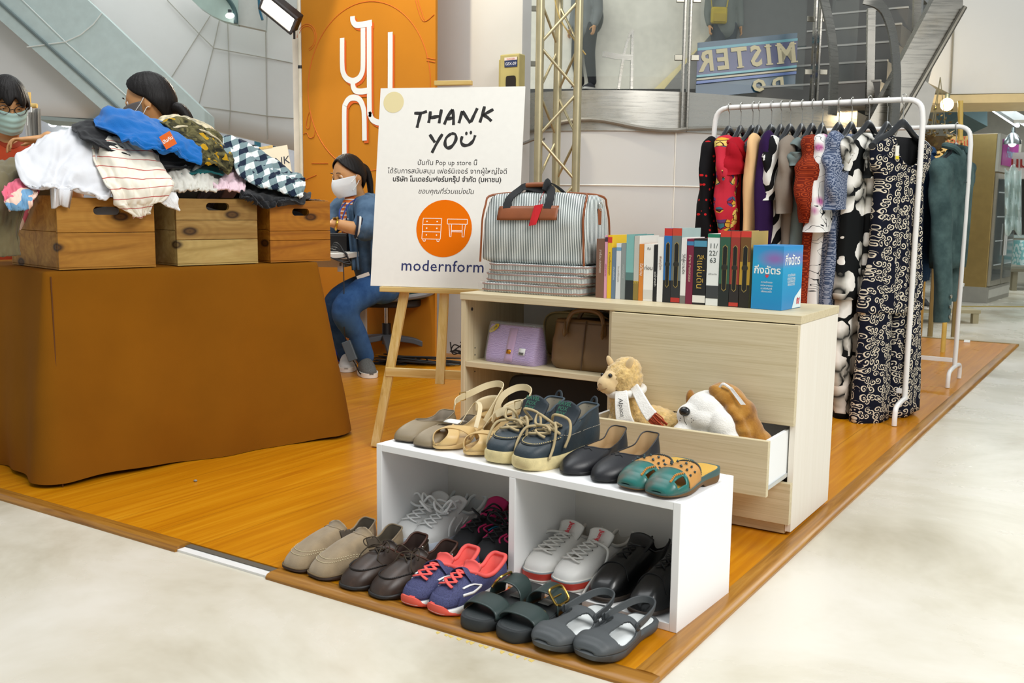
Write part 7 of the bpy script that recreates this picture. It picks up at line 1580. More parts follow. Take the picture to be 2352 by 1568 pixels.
# ================= truss, electrical box, railing =================
TM = mat('truss_alu', 'b7ad8c', .4, m=.75, nz=.1)
tr = thing('lighting_truss', 'tall grey lattice truss column behind the striped bag', 'truss', tuple(aD(1272, 790, 5.75).xy)+(.0,), atan2(RH.y, RH.x))
tw, td = .107, .12
for x, y in ((-tw, 0), (tw, 0), (0, td)): mb = MB(); mb.tube([(x, y, 0), (x, y, 2.6)], .0235, 14); mb.build('chord', TM, tr)
mb = MB(); z = .1; k = 0
while z < 2.5:
    a = 1 if k % 2 else -1
    mb.tube([(-a*tw, -.004, z), (a*tw, -.004, z+.235)], .0085, 8); mb.tube([(a*tw, 0, z), (0, td, z+.235)], .0075, 8); mb.tube([(-a*tw, 0, z+.235), (0, td, z+.0)], .0075, 8)
    z += .25; k += 1
mb.build('lacing', TM, tr)
mb = MB()
for zz in (2.13, 2.19): mb.tube([(-tw, 0, zz), (tw, 0, zz)], .013, 8)
mb.build('cross_tie', TM, tr)
mb = MB(); mb.box((0, td*.4, .006), (.34, .3, .012)); mb.build('base_plate', TM, tr, smooth=False)
o = tag((lambda m_: m_.build('cable', cm('cdb674', .5), None))(MB().tube(spline([aD(1270, -30, 5.6), aD(1277, 10, 5.6), aD(1290, 50, 5.6), aD(1318, 90, 5.62), aD(1345, 125, 5.7)], 20), .0045, 6)), 'pale cable looping down from the truss', 'cable')
BXM = mat('box_cream', 'b8ab6c', .5, nz=.08)
eb = thing('electrical_box', 'old cream electrical box with a grey window on the white wall', 'electrical box', aY(1192, 225, 2.36), 0)
mb = MB(); mb.bx(-.09, .02, -.09, -.0005, -.1, .22); mb.build('back_case', BXM, eb, smooth=False, bev=.004)
fb = MB(); fb.bx(-.035, .1, -.16, -.091, -.14, .235); fb.build('front_case', BXM, eb, smooth=False, bev=.008, seg=3)
mb = MB(); mb.prism([(.034*sq(a, .3)+.045, .055+.055*sq(a-pi/2, .3)) for a in [2*pi*k/32 for k in range(32)]], .004, frame((0, -.161, 0), (1, 0, 0), (0, 0, 1))); mb.build('window', cm('2a2219', .2), eb, smooth=False)
mb = MB(); mb.bx(.0, .088, -.1635, -.161, .16, .215); mb.build('label_plate', cm('28365e', .5, nz=0), eb, smooth=False)
mb = MB(); mb.bx(.0, .088, -.1645, -.164, .198, .215); mb.build('label_stripe', cm('e6d8d2', .5, nz=0), eb, smooth=False)
mb = MB(); letter(mb, 'GEX-09', frame((.044, -.1645, .17), (1, 0, 0), (0, 0, 1)), .024); mb.build('label_lettering', cm('e8eaf0', .5, nz=0), eb, smooth=False)
mb = MB(); letter(mb, 'DANGER', frame((.044, -.1652, .2), (1, 0, 0), (0, 0, 1)), .014); mb.build('label_lettering', cm('b8392c', .5, nz=0), eb, smooth=False)
mb = MB(); mb.bx(.0, .09, -.166, -.161, -.105, -.035); mb.build('outlet', cm('d6cfb4', .5, nz=0), eb, smooth=False, bev=.003)
mb = MB()
for x in (.03, .045, .065, .08):
    for z_ in (-.055, -.078): mb.box((x, -.1665, z_), (.003, .001, .009))
mb.build('outlet_slots', cm('3a362a', .6, nz=0), eb, smooth=False)
mb = MB(); mb.bx(.02, .055, -.12, -.09, -.24, -.141); mb.build('conduit_elbow', cm('8f8767', .5), eb, smooth=False, bev=.006)
mb = MB(); mb.tube(spline([V((-.03, -.06, -.14)), V((-.02, -.07, -.25)), V((.05, -.05, -.275)), V((.13, -.03, -.25)), V((.2, -.03, -.25))], 24), .009, 8); mb.build('conduit', cm('7d7b74', .5), eb)
o = MB(); o.tube([p+V((.02, -.03, 1.455-.03*sin(i*.55))) for i, p in enumerate(LPA)]+[p+V((.03, -.02, 1.455-.0025*i)) for i, p in enumerate(LPB[2:])], .0125, 8)
tag(o.build('conduit_pipe', cm('8b887f', .45, m=.3)), 'grey conduit pipe running along the steel band', 'pipe')
PST = m_steel('post_steel', '8f8c85', .38)
gr = thing('glass_railing', 'curved steel and glass railing along the upper landing', 'railing', (-1.66, 3.05, 1.42), 0)
gl = V(gr.location)
def RL(p): return V(p)-gl
def post(px, py0, d, z0, z1, lean=0):
    b = aD(px, py0, d); b.z = z0
    mb = MB(); s_ = RH*.022; f_ = FH*.03
    for o_ in (-.016, .016): 
        c = b+RH*o_; mb.loft([[RL(c+q*w_) for q, w_ in ((RH, .007), (FH, .03), (-RH, .007), (-FH, .03))], [RL(c+q*w_+V((0, 0, z1-z0))) for q, w_ in ((RH, .007), (FH, .03), (-RH, .007), (-FH, .03))]])
    o = mb.build('post', PST, gr, smooth=False)
    for zz in (z0+.42, z0+.83, z0+.13):
        if zz < z1: mb = MB(); mb.box(RL(b-FH*.03+V((0, 0, zz-z0))-RH*.045), (.06, .012, .035)); mb.box(RL(b-FH*.03+V((0, 0, zz-z0))+RH*.045), (.06, .012, .035)); mb.build('clamp', cm('9b978a', .3, m=.9), o, smooth=False, bev=.003)
    return b
q0 = LPA[1]+V((.02, .04, 0)); q1 = LPA[16]+V((.0, -.03, 0)); q2 = LPB[9]+V((-.04, .03, 0))
for p, z0 in ((q1, 1.43), (q2, 1.6), (LPA[0]+V((-.04, .1, 0)), 1.6)):
    mb = MB()
    for o_ in (-.017, .017): mb.box(RL(p+RH*o_+V((0, 0, (z0+3.2)/2))), (.014, .05, 3.2-z0), Matrix.Rotation(atan2(RH.y, RH.x), 3, 'Z'))
    pb = mb.build('post', PST, gr, smooth=False, bev=.002)
    for zz in (1.86, 2.2, 2.55):
        for s_ in (-.05, .05): mb = MB(); mb.box(RL(p+RH*s_-FH*.02+V((0, 0, zz))), (.05, .014, .035), Matrix.Rotation(atan2(RH.y, RH.x), 3, 'Z')); mb.build('clamp', cm('9b978a', .3, m=.9), pb, smooth=False, bev=.003)
def pane(line, z0, z1, name='pane'):
    mb = MB(); mb.loft([[RL(p+V((0, 0, z0))), RL(p+V((0, 0, z1))), RL(p+V((.0, .012, z1))), RL(p+V((.0, .012, z0)))] for p in line]); return mb.build(name, M_GLASS, gr, ang=30)
pane([p+V((.0, .05, 0)) for p in LPA[1:16]], 1.75, 3.0); pane([p+V((-.03, .04, 0)) for p in LPB[1:9]], 1.74, 3.0); pane([p+V((-.03, .04, 0)) for p in LPB[10:]], 1.7, 3.0)
# bowed flat bars that carry the handrail
for d, q in ((6.35, ((1912, 264), (1914, 205), (1916, 150), (1912, 100), (1905, 55), (1894, 5), (1880, -45))), (6.2, ((2054, 292), (2058, 225), (2059, 162), (2051, 84), (2034, 30), (2012, 6), (1985, -4)))):
    P = spline([aD(x, y, d) for x, y in q], 26); mb = MB(); mb.ribbon([RL(p) for p in P], .075, .012, -FH*.8+RH*.5); mb.build('bowed_bar', PST, gr)
for (x, y0, y1, d) in ((2001, 262, 20, 6.6), (2108, 84, -60, 6.9)):
    mb = MB(); mb.ribbon([RL(aD(x-4, y0, d)), RL(aD(x, y1, d))], .05, .03, -FH); mb.build('post', PST, gr, smooth=False)
for P, r in (([aD(1330, 62, 8.2), aD(1400, 58, 8.2), aD(1472, 64, 8.2)], .05), ([aD(1470, 66, 8.2), aD(1530, 14, 8.2), aD(1600, -50, 8.2)], .05), ([aD(1850, -10, 6.6), aD(1920, 2, 6.6), aD(1990, 10, 6.6)], .03)):
    mb = MB(); mb.tube(P, r, 14); mb.build('handrail', m_steel('rail_steel', 'c6c4be', .18), gr)
mb = MB(); mb.ribbon(spline([RL(aD(x, y, 8.1)) for x, y in ((1420, 206), (1432, 130), (1446, 80), (1455, 72))], 14), .05, .02, RH); mb.build('bowed_bar', PST, gr); mb = MB(); mb.ribbon([RL(aD(1450, 206, 8.1)), RL(aD(1452, 74, 8.1))], .05, .02, RH); mb.build('bowed_bar', PST, gr)
mb = MB(); mb.ribbon([RL(aD(1384, 124, 8.08)), RL(aD(1418, 130, 8.08)), RL(aD(1452, 132, 8.08))], .045, .012, -FH); mb.build('tie_bar', PST, gr)
# ---- lettered panel added in place of a sign's reflection in the glass ----
sgn = thing('sign_or_reflection', 'blue panel with reversed cream letters imitating a sign reflection in the glass', 'sign', aD(1718, 140, 7.0), 0)
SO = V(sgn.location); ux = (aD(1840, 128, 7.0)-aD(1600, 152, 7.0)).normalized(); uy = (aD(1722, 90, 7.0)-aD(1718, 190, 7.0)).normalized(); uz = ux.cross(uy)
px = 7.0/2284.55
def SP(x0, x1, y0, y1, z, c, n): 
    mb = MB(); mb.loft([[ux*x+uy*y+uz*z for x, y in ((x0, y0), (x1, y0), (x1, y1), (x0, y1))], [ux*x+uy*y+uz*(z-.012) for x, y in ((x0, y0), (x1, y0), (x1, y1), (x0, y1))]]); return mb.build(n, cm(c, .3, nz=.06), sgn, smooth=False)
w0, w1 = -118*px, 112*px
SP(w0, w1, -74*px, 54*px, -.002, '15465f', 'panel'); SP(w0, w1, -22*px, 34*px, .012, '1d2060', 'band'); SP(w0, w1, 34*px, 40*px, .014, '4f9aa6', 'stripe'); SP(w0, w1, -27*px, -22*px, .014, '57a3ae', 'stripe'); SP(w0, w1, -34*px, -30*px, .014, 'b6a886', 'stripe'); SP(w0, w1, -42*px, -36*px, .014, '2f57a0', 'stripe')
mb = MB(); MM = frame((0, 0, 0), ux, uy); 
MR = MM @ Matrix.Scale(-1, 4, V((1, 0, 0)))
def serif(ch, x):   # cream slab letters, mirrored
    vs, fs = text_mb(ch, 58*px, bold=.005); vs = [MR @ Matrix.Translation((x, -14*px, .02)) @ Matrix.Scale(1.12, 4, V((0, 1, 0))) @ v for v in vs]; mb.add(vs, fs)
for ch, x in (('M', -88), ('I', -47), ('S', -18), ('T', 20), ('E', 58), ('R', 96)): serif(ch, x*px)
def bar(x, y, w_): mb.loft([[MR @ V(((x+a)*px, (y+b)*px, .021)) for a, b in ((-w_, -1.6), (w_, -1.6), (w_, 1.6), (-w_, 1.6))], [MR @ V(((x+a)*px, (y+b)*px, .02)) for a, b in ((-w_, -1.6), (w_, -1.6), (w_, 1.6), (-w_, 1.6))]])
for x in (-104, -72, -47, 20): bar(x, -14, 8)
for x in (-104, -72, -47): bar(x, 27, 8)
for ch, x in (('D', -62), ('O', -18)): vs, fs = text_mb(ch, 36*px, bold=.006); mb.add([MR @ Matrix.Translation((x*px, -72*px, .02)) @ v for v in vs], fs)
mb.build('reflection_lettering', cm('cdbf96', .5, nz=0), sgn, smooth=False)
# ================= desk corner =================
dk = thing('desk', 'white desk top behind the small crate', 'desk', (aD(780, 592, 5.6).x, aD(780, 592, 5.6).y, 0), atan2(RH.y, RH.x)-.12)
mb = MB(); mb.bx(-.75, .105, -.22, .36, .66, .69); mb.build('top', cm('e0ddd4', .4), dk, smooth=False, bev=.004)
for x, y in ((-.7, -.18), (.05, .3), (-.7, .3)): mb = MB(); mb.bx(x-.02, x+.02, y-.02, y+.02, 0, .6595); mb.build('leg', cm('c9c7c0', .4), dk, smooth=False)
mb = MB(); mb.bx(-.5, .02, .0, .2, .6, .6595); mb.build('drawer_box', cm('cfcdc6', .4), dk, smooth=False)
DL = dk.location; 
def DK(x, y, z): 
    a = atan2(RH.y, RH.x)-.12; return V((DL.x+cos(a)*x-sin(a)*y, DL.y+sin(a)*x+cos(a)*y, z))
lp = thing('cash_machine', 'black till drawer with keyboard on the desk in front of the seated woman', 'till', DK(-.02, .1, .6905), atan2(RH.y, RH.x)-.1)
mb = MB(); mb.bx(-.16, .06, -.1, .14, 0, .09); mb.build('case', cm('141416', .5), lp, smooth=False, bev=.004); mb = MB(); mb.bx(-.16, .06, -.1, .1, .0905, .1); mb.build('keyboard', cm('26272a', .5), lp, smooth=False, bev=.003)
sc_ = thing('barcode_scanner', 'white hand-held scanner lying on the desk', 'scanner', DK(-.08, -.17, .7205), atan2(RH.y, RH.x)-.3)
mb = MB(); mb.loft([[V((x, r*cos(a)*1.1, r*sin(a))) for a in [2*pi*k/16 for k in range(16)]] for x, r in ((-.09, .016), (-.06, .022), (0, .024), (.04, .026), (.062, .025), (.07, .018))]); mb.build('body', cm('e6e2d4', .4), sc_); mb = MB(); mb.tube([V((-.07, 0, -.005)), V((-.1, .02, -.012)), V((-.13, .06, -.02))], .012, 8); mb.build('handle', cm('d8d4c6', .4), sc_)
mb = MB(); r_ = random.Random(5)
for i in range(4): mb.tube(spline([DK(-.05+.02*i, -.1, .698), DK(.0, -.17+.02*i, .71+.01*i), DK(.06, -.2, .70+.012*i), DK(.11, -.235, .69-.006*i), DK(.1+.01*i, -.24, .67-.012*i), DK(.03, -.245, .665), DK(-.01, -.2, .696)], 30), .0034, 6)
tag(mb.build('cable', cm('151516', .5)), 'bundle of black cables hanging over the desk edge', 'cable')
bdg = thing('name_badge', 'small white badge card hanging below the desk', 'badge', J(782, 598, 5.52), 0); mb = MB(); mb.loft([[RH*a-V((0, 0, b)) for a, b in ((-.017, 0), (.017, 0), (.017, .062), (-.017, .062))], [RH*a-V((0, 0, b))+FH*.002 for a, b in ((-.017, 0), (.017, 0), (.017, .062), (-.017, .062))]]); mb.build('card', cm('b9bcc0', .4), bdg, smooth=False)
mb = MB(); mb.loft([[RH*a-V((0, 0, b))-FH*.001 for a, b in ((-.006, .012), (.006, .012), (.006, .03), (-.006, .03))], [RH*a-V((0, 0, b))-FH*.0005 for a, b in ((-.006, .012), (.006, .012), (.006, .03), (-.006, .03))]]); mb.build('card_print', cm('4d5560', .4), bdg, smooth=False)
# office chair
CB = aZ(888, 822, 0); ch = thing('office_chair', 'dark green swivel chair under the seated woman', 'chair', CB, atan2(RH.y, RH.x))
mb = MB(); mb.prism([(.235*sq(a, .5)+.03, .21*sq(a-pi/2, .5)) for a in [2*pi*k/40 for k in range(40)]], .075, Matrix.Translation((0, 0, .385))); mb.build('seat', mat('chair_green', '1d3a34', .9), ch, bev=.025, seg=4)
mb = MB(); mb.prism([(.2*sq(a, .5)+.02, .17*sq(a-pi/2, .5)) for a in [2*pi*k/32 for k in range(32)]], .05, Matrix.Translation((0, 0, .333))); mb.build('seat_pan', cm('1c1c1e', .6), ch, bev=.01)
mb = MB(); mb.tube(spline([V((-.1, -.19, .375)), V((.1, -.22, .395)), V((.26, -.2, .42)), V((.31, -.1, .44))], 20), .017, 8); mb.build('arm_support', cm('6d6e70', .5), ch)
mb = MB(); mb.tube([V((0, 0, .09)), V((0, 0, .22))], .028, 14); mb.build('gas_lift_cover', cm('141416', .5), ch); mb = MB(); mb.tube([V((0, 0, .2)), V((0, 0, .34))], .014, 12); mb.build('gas_lift', cm('b9bbbd', .2, m=1), ch)
for i in range(5):
    a = 2*pi*i/5-.12; d = V((cos(a), sin(a), 0)); mb = MB(); mb.ribbon([d*.02+V((0, 0, .135)), d*.18+V((0, 0, .115)), d*.3+V((0, 0, .075))], [.06, .05, .034], .035, (0, 0, 1)); lg_ = mb.build('leg', cm('5c5e62', .5), ch, bev=.005)
    mb = MB(); s_ = V((-d.y, d.x, 0))
    for o_ in (-.016, .016): mb.lathe([(.0, -.008), (.026, -.008), (.03, 0), (.026, .008), (0, .008)], d*.3+s_*o_+V((0, 0, .0305)), 16, Matrix(((d.x, 0, s_.x), (d.y, 0, s_.y), (0, 1, 0))))
    mb.build('caster', cm('1a1a1b', .5), lg_)
mb = MB(); mb.tube(spline([V((.2, .12, .4)), V((.28, .14, .5)), V((.3, .13, .7))], 10), .02, 8); mb.build('back_support', cm('1c1c1e', .6), ch)
mb = MB(); mb.grid(lambda u, v: V((.3+.03*sin(pi*u)*-1, (u-.5)*.4, .55+.4*v)), 10, 10); mb.build('backrest', mat('chair_green2', '1d3a34', .9), ch, solid=.04)
# floor clutter by the desk
bn = thing('storage_bin', 'blue plastic bin beside the brown tablecloth', 'bin', aZ(775, 826, 0), atan2(RH.y, RH.x))
mb = MB(); mb.loft([[V((x*w, y*w*.8, z)) for x, y in [(sq(a, .4), sq(a-pi/2, .4)) for a in [2*pi*k/40 for k in range(40)]]] for z, w in ((0, .085), (.005, .09), (.26, .105), (.262, .114), (.285, .115), (.285, .104), (.02, .085))]); mb.build('body', cm('1740b4', .4), bn)
pbk = thing('power_adapter', 'grey power adapter dangling above the floor on its cable', 'adapter', J(803, 806, 5.5), 0)
mb = MB(); Mx = frame((0, 0, 0), RH*.95-UP*.3, UP*.95+RH*.3); Mx = frame((0, 0, 0), RH*.93+UP*.36, UP*.93-RH*.36); mb.box((0, 0, 0), (.05, .115, .03), Mx.to_3x3()); mb.build('body', cm('4c565c', .5), pbk, smooth=False, bev=.004)
mb = MB(); mb.tube(spline([V((-.02, 0, .05))-RH*.005, Lc(J(790, 740, 5.46))+org-V(pbk.location), Lc(J(790, 650, 5.46))+org-V(pbk.location), Lc(J(788, 600, 5.46))+org-V(pbk.location)], 20), .003, 6); mb.tube(spline([Mx @ V((0, -.055, 0)), J(816, 835, 5.5)-V(pbk.location), J(826, 856, 5.52)-V(pbk.location), J(838, 862, 5.56)-V(pbk.location)], 16), .0045, 6); mb.build('lead', cm('18181a', .5), pbk)
cb = thing('shopping_bag', 'cream paper bag standing by the tablecloth', 'bag', aZ(768, 806, 0)+FH*.25, atan2(RH.y, RH.x))
mb = MB(); mb.loft([[V((x*w, y*.09, z)) for x, y in ((-1, -1), (1, -1), (1, 1), (-1, 1))] for z, w in ((0, .1), (.42, .115))], (1, 0)); mb.build('body', cm('e2dcc8', .7), cb, smooth=False, solid=.002)
ob_ = thing('carton', 'orange carton with white lettering behind the woman in jeans', 'box', aZ(846, 800, 0)+FH*.2, atan2(RH.y, RH.x))
mb = MB(); mb.bx(-.1, .05, 0, .12, .2, .31); mb.build('body', cm('d2521c', .6), ob_, smooth=False); mb = MB(); letter(mb, 'op!', frame((-.025, -.001, .24), (1, 0, 0), (0, 0, 1)), .06); mb.build('carton_lettering', cm('efe2d8', .6, nz=0), ob_, smooth=False); mb = MB(); mb.bx(-.1, .05, 0, .12, 0, .199); mb.build('stand', cm('6a3c14', .7), ob_, smooth=False)
mb = MB(); r_ = random.Random(11); B0_ = aZ(960, 838, 0)
for i in range(7): 
    P = [B0_+RH*r_.uniform(-.3, .4)+FH*r_.uniform(-.06, .1)+V((0, 0, .006+.05*r_.random()**2)) for _ in range(6)]; P[0].z = P[-1].z = .005; mb.tube(spline(P, 40), .0042, 6)
tag(mb.build('cable', cm('121213', .5)), 'tangle of black cables on the floor by the orange backdrop', 'cable')
mb = MB(); B1_ = aZ(1062, 822, 0)
for i in range(3): P = [B1_+RH*r_.uniform(-.08, .1)+V((0, 0, .02+.09*r_.random())) for _ in range(5)]; mb.tube(spline(P, 30), .004, 6)
tag(mb.build('cable', cm('121213', .5)), 'coil of black cable against the white wall beside the cabinet', 'cable')
# ================= lamps, second sign, rail of hats =================
FL = emis('flood_glow', 'fff4dc', 9)
fl = thing('floodlight', 'black floodlight glowing at the top of the backdrop frame', 'floodlight', aD(640, 30, 6.3), 0)
fa = (RH*.78-UP*.63).normalized(); fn = (-FH*.75-RH*.35-UP*.5); fn = (fn-fa*fn.dot(fa)).normalized(); fb_ = fn.cross(fa)
def FP(a, b, c): return fa*a+fb_*b+fn*c
def obox(mb, a, b, c): mb.loft([[FP(x, y, z) for x, y in ((a[0], b[0]), (a[1], b[0]), (a[1], b[1]), (a[0], b[1]))] for z in c])
mb = MB(); obox(mb, (-.13, .13), (-.062, .062), (-.07, -.005)); mb.build('housing', cm('17171a', .4), fl, smooth=False, bev=.006)
mb = MB(); obox(mb, (-.118, .118), (-.05, .05), (-.0045, .004)); mb.build('lens', FL, fl, smooth=False)
for y0, y1 in ((-.066, -.05), (.05, .066)): mb = MB(); obox(mb, (-.132, .132), (y0, y1), (-.0045, .014)); mb.build('rim', cm('3a3c40', .4), fl, smooth=False)
for x0, x1 in ((-.134, -.118), (.118, .134)): mb = MB(); obox(mb, (x0, x1), (-.049, .049), (-.0045, .014)); mb.build('rim', cm('54565c', .4), fl, smooth=False)
mb = MB(); mb.tube([FP(.1, .03, -.05), aD(676, 45, 6.32)-V(fl.location), aD(676, 90, 6.35)-V(fl.location)], .008, 8); mb.build('bracket', cm('17171a', .4), fl)
lamp('flood_lamp', 'AREA', V(fl.location)+fn*.03, V(fl.location)+fn*3, 22, .22, .1, (1, .92, .75))
mb = MB(); mb.tube(spline([aD(594, -20, 9.3), aD(596, 20, 9.3), aD(603, 46, 9.3)], 12), .012, 8); tag(mb.build('cable', cm('1f5f78', .4)), 'blue-green cable loop beside the floodlight', 'cable')
def globe(px_, py_, d, r, c, s, lab, nm='lamp', cat='lamp', sq_=(1, 1, 1)):
    o = thing(nm, lab, cat, aD(px_, py_, d), 0, None); mb = MB(); mb.ball((0, 0, 0), (r*sq_[0], r*sq_[1], r*sq_[2]), 16, 10); mb.build('bulb', emis('glow_'+c, c, s), o)
    mb = MB(); mb.tube([(0, 0, r*sq_[2]*.95), (0, 0, r*sq_[2]+.03)], r*.35, 10); mb.build('socket', cm('2a3436', .5), o); return o
globe(121, 281, 16.7, .075, 'f4ffff', 6, 'round white lamp glowing behind the person in orange'); globe(156, 287, 16.7, .12, 'ffffff', 5, 'flat oval ceiling lamp beside the round white lamp', 'ceiling_lamp', 'lamp', (1, 1, .3))
globe(569, 349, 16.8, .075, 'f4ffff', 6, 'round white lamp above the checked shirt'); globe(584, 342, 16.7, .15, 'ffffff', 5, 'flat lamp glowing left of the blue post', 'ceiling_lamp', 'lamp', (1, .6, .25)); globe(627, 345, 16.7, .16, 'ffffff', 5, 'flat lamp glowing over the small thank-you sign', 'ceiling_lamp', 'lamp', (1, .6, .25)); globe(528, 36, 9.4, .05, 'ffffff', 5, 'oval lamp seen in the round gallery opening', 'ceiling_lamp', 'lamp', (1, .6, .5)) 
lb_ = globe(2175, 240, 7.1, .045, 'ffd9a0', 14, 'warm bare bulb hanging under the bulkhead', 'light_bulb', 'light bulb')
mb = MB(); mb.tube([V((0, 0, .07)), aD(2172, 222, 7.5)-V(lb_.location)], .004, 5); mb.build('cord', cm('3a3428', .6), lb_)
lamp('bulb_light', 'POINT', aD(2168, 232, 6.95), (0, 0, 0), 14, col=(1, .78, .45), shadow_soft_size=.04)
mb = MB(); mb.box((0, 0, 0), (.05, .1, .42)); mb.box((.05, 0, .0), (.32, .1, .08)); o = mb.build('hanging_fixture', cm('1f5a68', .5), None, smooth=False, loc=aD(592, 350, 16.85)); tag(o, 'dark teal bracket between the glowing lamps above the checked shirt', 'fixture')
for k, (x0, x1, c) in enumerate(((140, 152, '1fae6a'), (152, 175, '3f7fb0'), (175, 205, '5c7fae'), (205, 232, '7f95b8'), (232, 250, '2f8f5a'))):
    mb = MB(); quad(mb, [aD(x0, 272+(x0-95)*.06, 16.9), aD(x1, 272+(x1-95)*.06, 16.9), aD(x1, 285+(x1-95)*.06, 16.9), aD(x0, 285+(x0-95)*.06, 16.9)], .1); b = sum((V(p) for p in mb.v), V((0, 0, 0)))/8; mb.v = [tuple(V(p)-b) for p in mb.v]
    o = mb.build('shop_board', cm(c, .4), None, smooth=False, loc=b); tag(o, ('green', 'blue', 'slate-blue', 'pale blue', 'second green')[k]+' shop fascia board far off under the escalator', 'shop board', 'far shop boards')
s2 = thing('easel_sign', 'small cream sign lettered THANK behind the checked shirt', 'sign', aD(628, 400, 6.4), 0); a0 = (RH*.95+UP*.18).normalized(); b0 = (UP*.98-RH*.1).normalized(); M2 = frame((0, 0, 0), a0, b0)
mb = MB(); mb.box((0, 0, 0), (.24, .34, .006), M2.to_3x3()); mb.build('board', cm('eee3c8', .6, nz=.03), s2, smooth=False); mb = MB(); letter(mb, 'THANK', M2 @ Matrix.Translation((-.0, .052, .004)), .07, shear=.1); letter(mb, 'YOU', M2 @ Matrix.Translation((.0, -.02, .004)), .07); mb.build('lettering', cm('22283a', .6, nz=0), s2, smooth=False)
mb = MB(); mb.box(M2 @ V((-.02, .176, -.004)), (.09, .02, .014), M2.to_3x3()); mb.build('clamp', M_PINEX, s2, smooth=False)
for sx in (-1, 1): mb = MB(); p0 = M2 @ V((sx*.08, -.16, -.012)); mb.tube([M2 @ V((sx*.02, .17, -.014)), p0, V((p0.x, p0.y, .003-s2.location.z))+RH*sx*.08], .011, 6); mb.build('leg', M_PINE, s2)
hr = thing('clothes_rail', 'wooden rail with grey garments behind the person in orange', 'clothes rail', (*aD(75, 300, 6.0).xy, 0), 0); h0 = V((*aD(75, 300, 6.0).xy, 0))
mb = MB(); mb.tube([aD(66, 212, 6)-h0, V((aD(66, 300, 6)-h0).xy.to_tuple()+(0,))], .012, 8); mb.tube([aD(50, 242, 5.98)-h0, aD(85, 243, 5.98)-h0], .014, 8); mb.build('post', M_PINE, hr)
for x0, x1, c, y1 in ((58, 70, 'b9b9b4', 330), (70, 82, '8d8b84', 345), (82, 92, '6f6d68', 380)):
    mb = MB(); mb.grid(lambda u, v: aD(x0+(x1-x0)*u+6*v*v, 250+(y1-250)*v, 5.95+.02*sin(u*9))-h0, 6, 10); mb.build('garment', cm(c, .9), hr, solid=.01)
mb = MB(); mb.box((aD(67, 252, 5.9)-h0), (.05, .004, .03)); mb.build('label', cm('dce2e4', .6), hr, smooth=False)
# ================= market corner at the right =================
def tubelight(x0, y0, x1, y1, d0, d1, lab):
    a, b = aD(x0, y0, d0), aD(x1, y1, d1); o = thing('fluorescent_light', lab, 'ceiling light', (a+b)/2, 0); c = (a+b)/2; d = (b-a).normalized(); s_ = V((-d.y, d.x, 0)).normalized()
    mb = MB(); mb.ribbon([a-c+V((0, 0, .03)), b-c+V((0, 0, .03))], .13, .03, (0, 0, 1)); mb.build('housing', cm('dfe6e6', .4), o, smooth=False)
    for k in (-.035, .035): mb = MB(); mb.tube([a-c+s_*k, b-c+s_*k], .016, 8); mb.build('tube', emis('tube_glow', 'eefcff', 7), o)
    return o
tubelight(2290, 252, 2348, 288, 9.5, 8.2, 'twin fluorescent tubes at the frame edge above the fridge'); tubelight(2172, 246, 2228, 280, 10.5, 9.2, 'twin fluorescent tubes behind the bamboo pole')
mb = MB(); quad(mb, [aD(2205, 238, 9.0), aD(2215, 262, 9.0), aD(2268, 290, 9.0), aD(2268, 245, 9.0), aD(2240, 232, 9.0)], .5); struct(mb.build('trim_23', cm('51686c', .7), smooth=False))
lamp('market_light', 'AREA', (-.6, 10.2, 2.58), (-.6, 10.2, 0), 70, 2.2, .8, (.93, 1, 1))
# fridge
FG = aZ(2262, 696, -.012); fr_ = thing('display_fridge', 'tall glass-door drinks fridge with bronze side beyond the racks', 'fridge', FG, 0)
fd_ = (aZ(2325, 662, -.012)-FG); fd_.z = 0; fw = .62; fdn = (FH*.8+RH*.6).normalized(); sd_ = V((-fdn.y, fdn.x, 0)); 
if sd_.dot(RH) > 0: sd_ = -sd_
def FGp(a, b, z): return fdn*a+sd_*b+V((0, 0, z))
def fbox(mb, a, b, z): mb.loft([[FGp(x, y, zz) for x, y in ((a[0], b[0]), (a[1], b[0]), (a[1], b[1]), (a[0], b[1]))] for zz in z])
FHt = aD(2262, 310, (FG-CAM).dot(FW)).z+.012
BRZ = mat('fridge_bronze', 'a98f58', .35, m=.5, nz=.08)
mb = MB(); fbox(mb, (.005, 1.15), (0, .5), (.1, FHt)); mb.build('cabinet', BRZ, fr_, smooth=False, bev=.006)
mb = MB(); fbox(mb, (0, 1.15), (-.03, -.001), (FHt*.78, FHt)); mb.build('sign_header', cm('b8b4a8', .4), fr_, smooth=False)
mb = MB(); fbox(mb, (.12, .95), (-.04, -.031), (FHt*.82, FHt*.97)); mb.build('header_panel', cm('b0489a', .3), fr_, smooth=False)
mb = MB(); letter(mb, 'Flower', frame(FGp(.52, -.044, FHt*.87), fdn, (0, 0, 1)), .16, shear=.3); mb.build('header_lettering', cm('8fd0e6', .3, nz=0), fr_, smooth=False)
GD = mat('fridge_glass', '5a6262', .08, nz=.3, ns=4, spec=.9)
for a0, a1 in ((.03, .56), (.59, 1.12)):
    mb = MB(); fbox(mb, (a0, a1), (-.03, -.002), (.18, FHt*.77)); dd = mb.build('door', cm('c4c0b2', .3, m=.7), fr_, smooth=False); mb = MB(); fbox(mb, (a0+.05, a1-.05), (-.034, -.031), (.24, FHt*.74)); mb.build('glass', GD, dd, smooth=False)
    mb = MB(); mb.tube(spline([FGp(a1-.03 if a0 < .3 else a0+.03, -.045, z_) for z_ in (.5, .6, .75, .85)], 10), .014, 8); mb.build('handle', cm('d6d6d0', .3, m=.8), dd)
    for k in range(4): z_ = .4+k*.26; mb = MB(); fbox(mb, (a0+.08, a1-.08), (-.037, -.0345), (z_, z_+.012)); mb.build('shelf_edge', cm('cfd6d6', .3), dd, smooth=False)
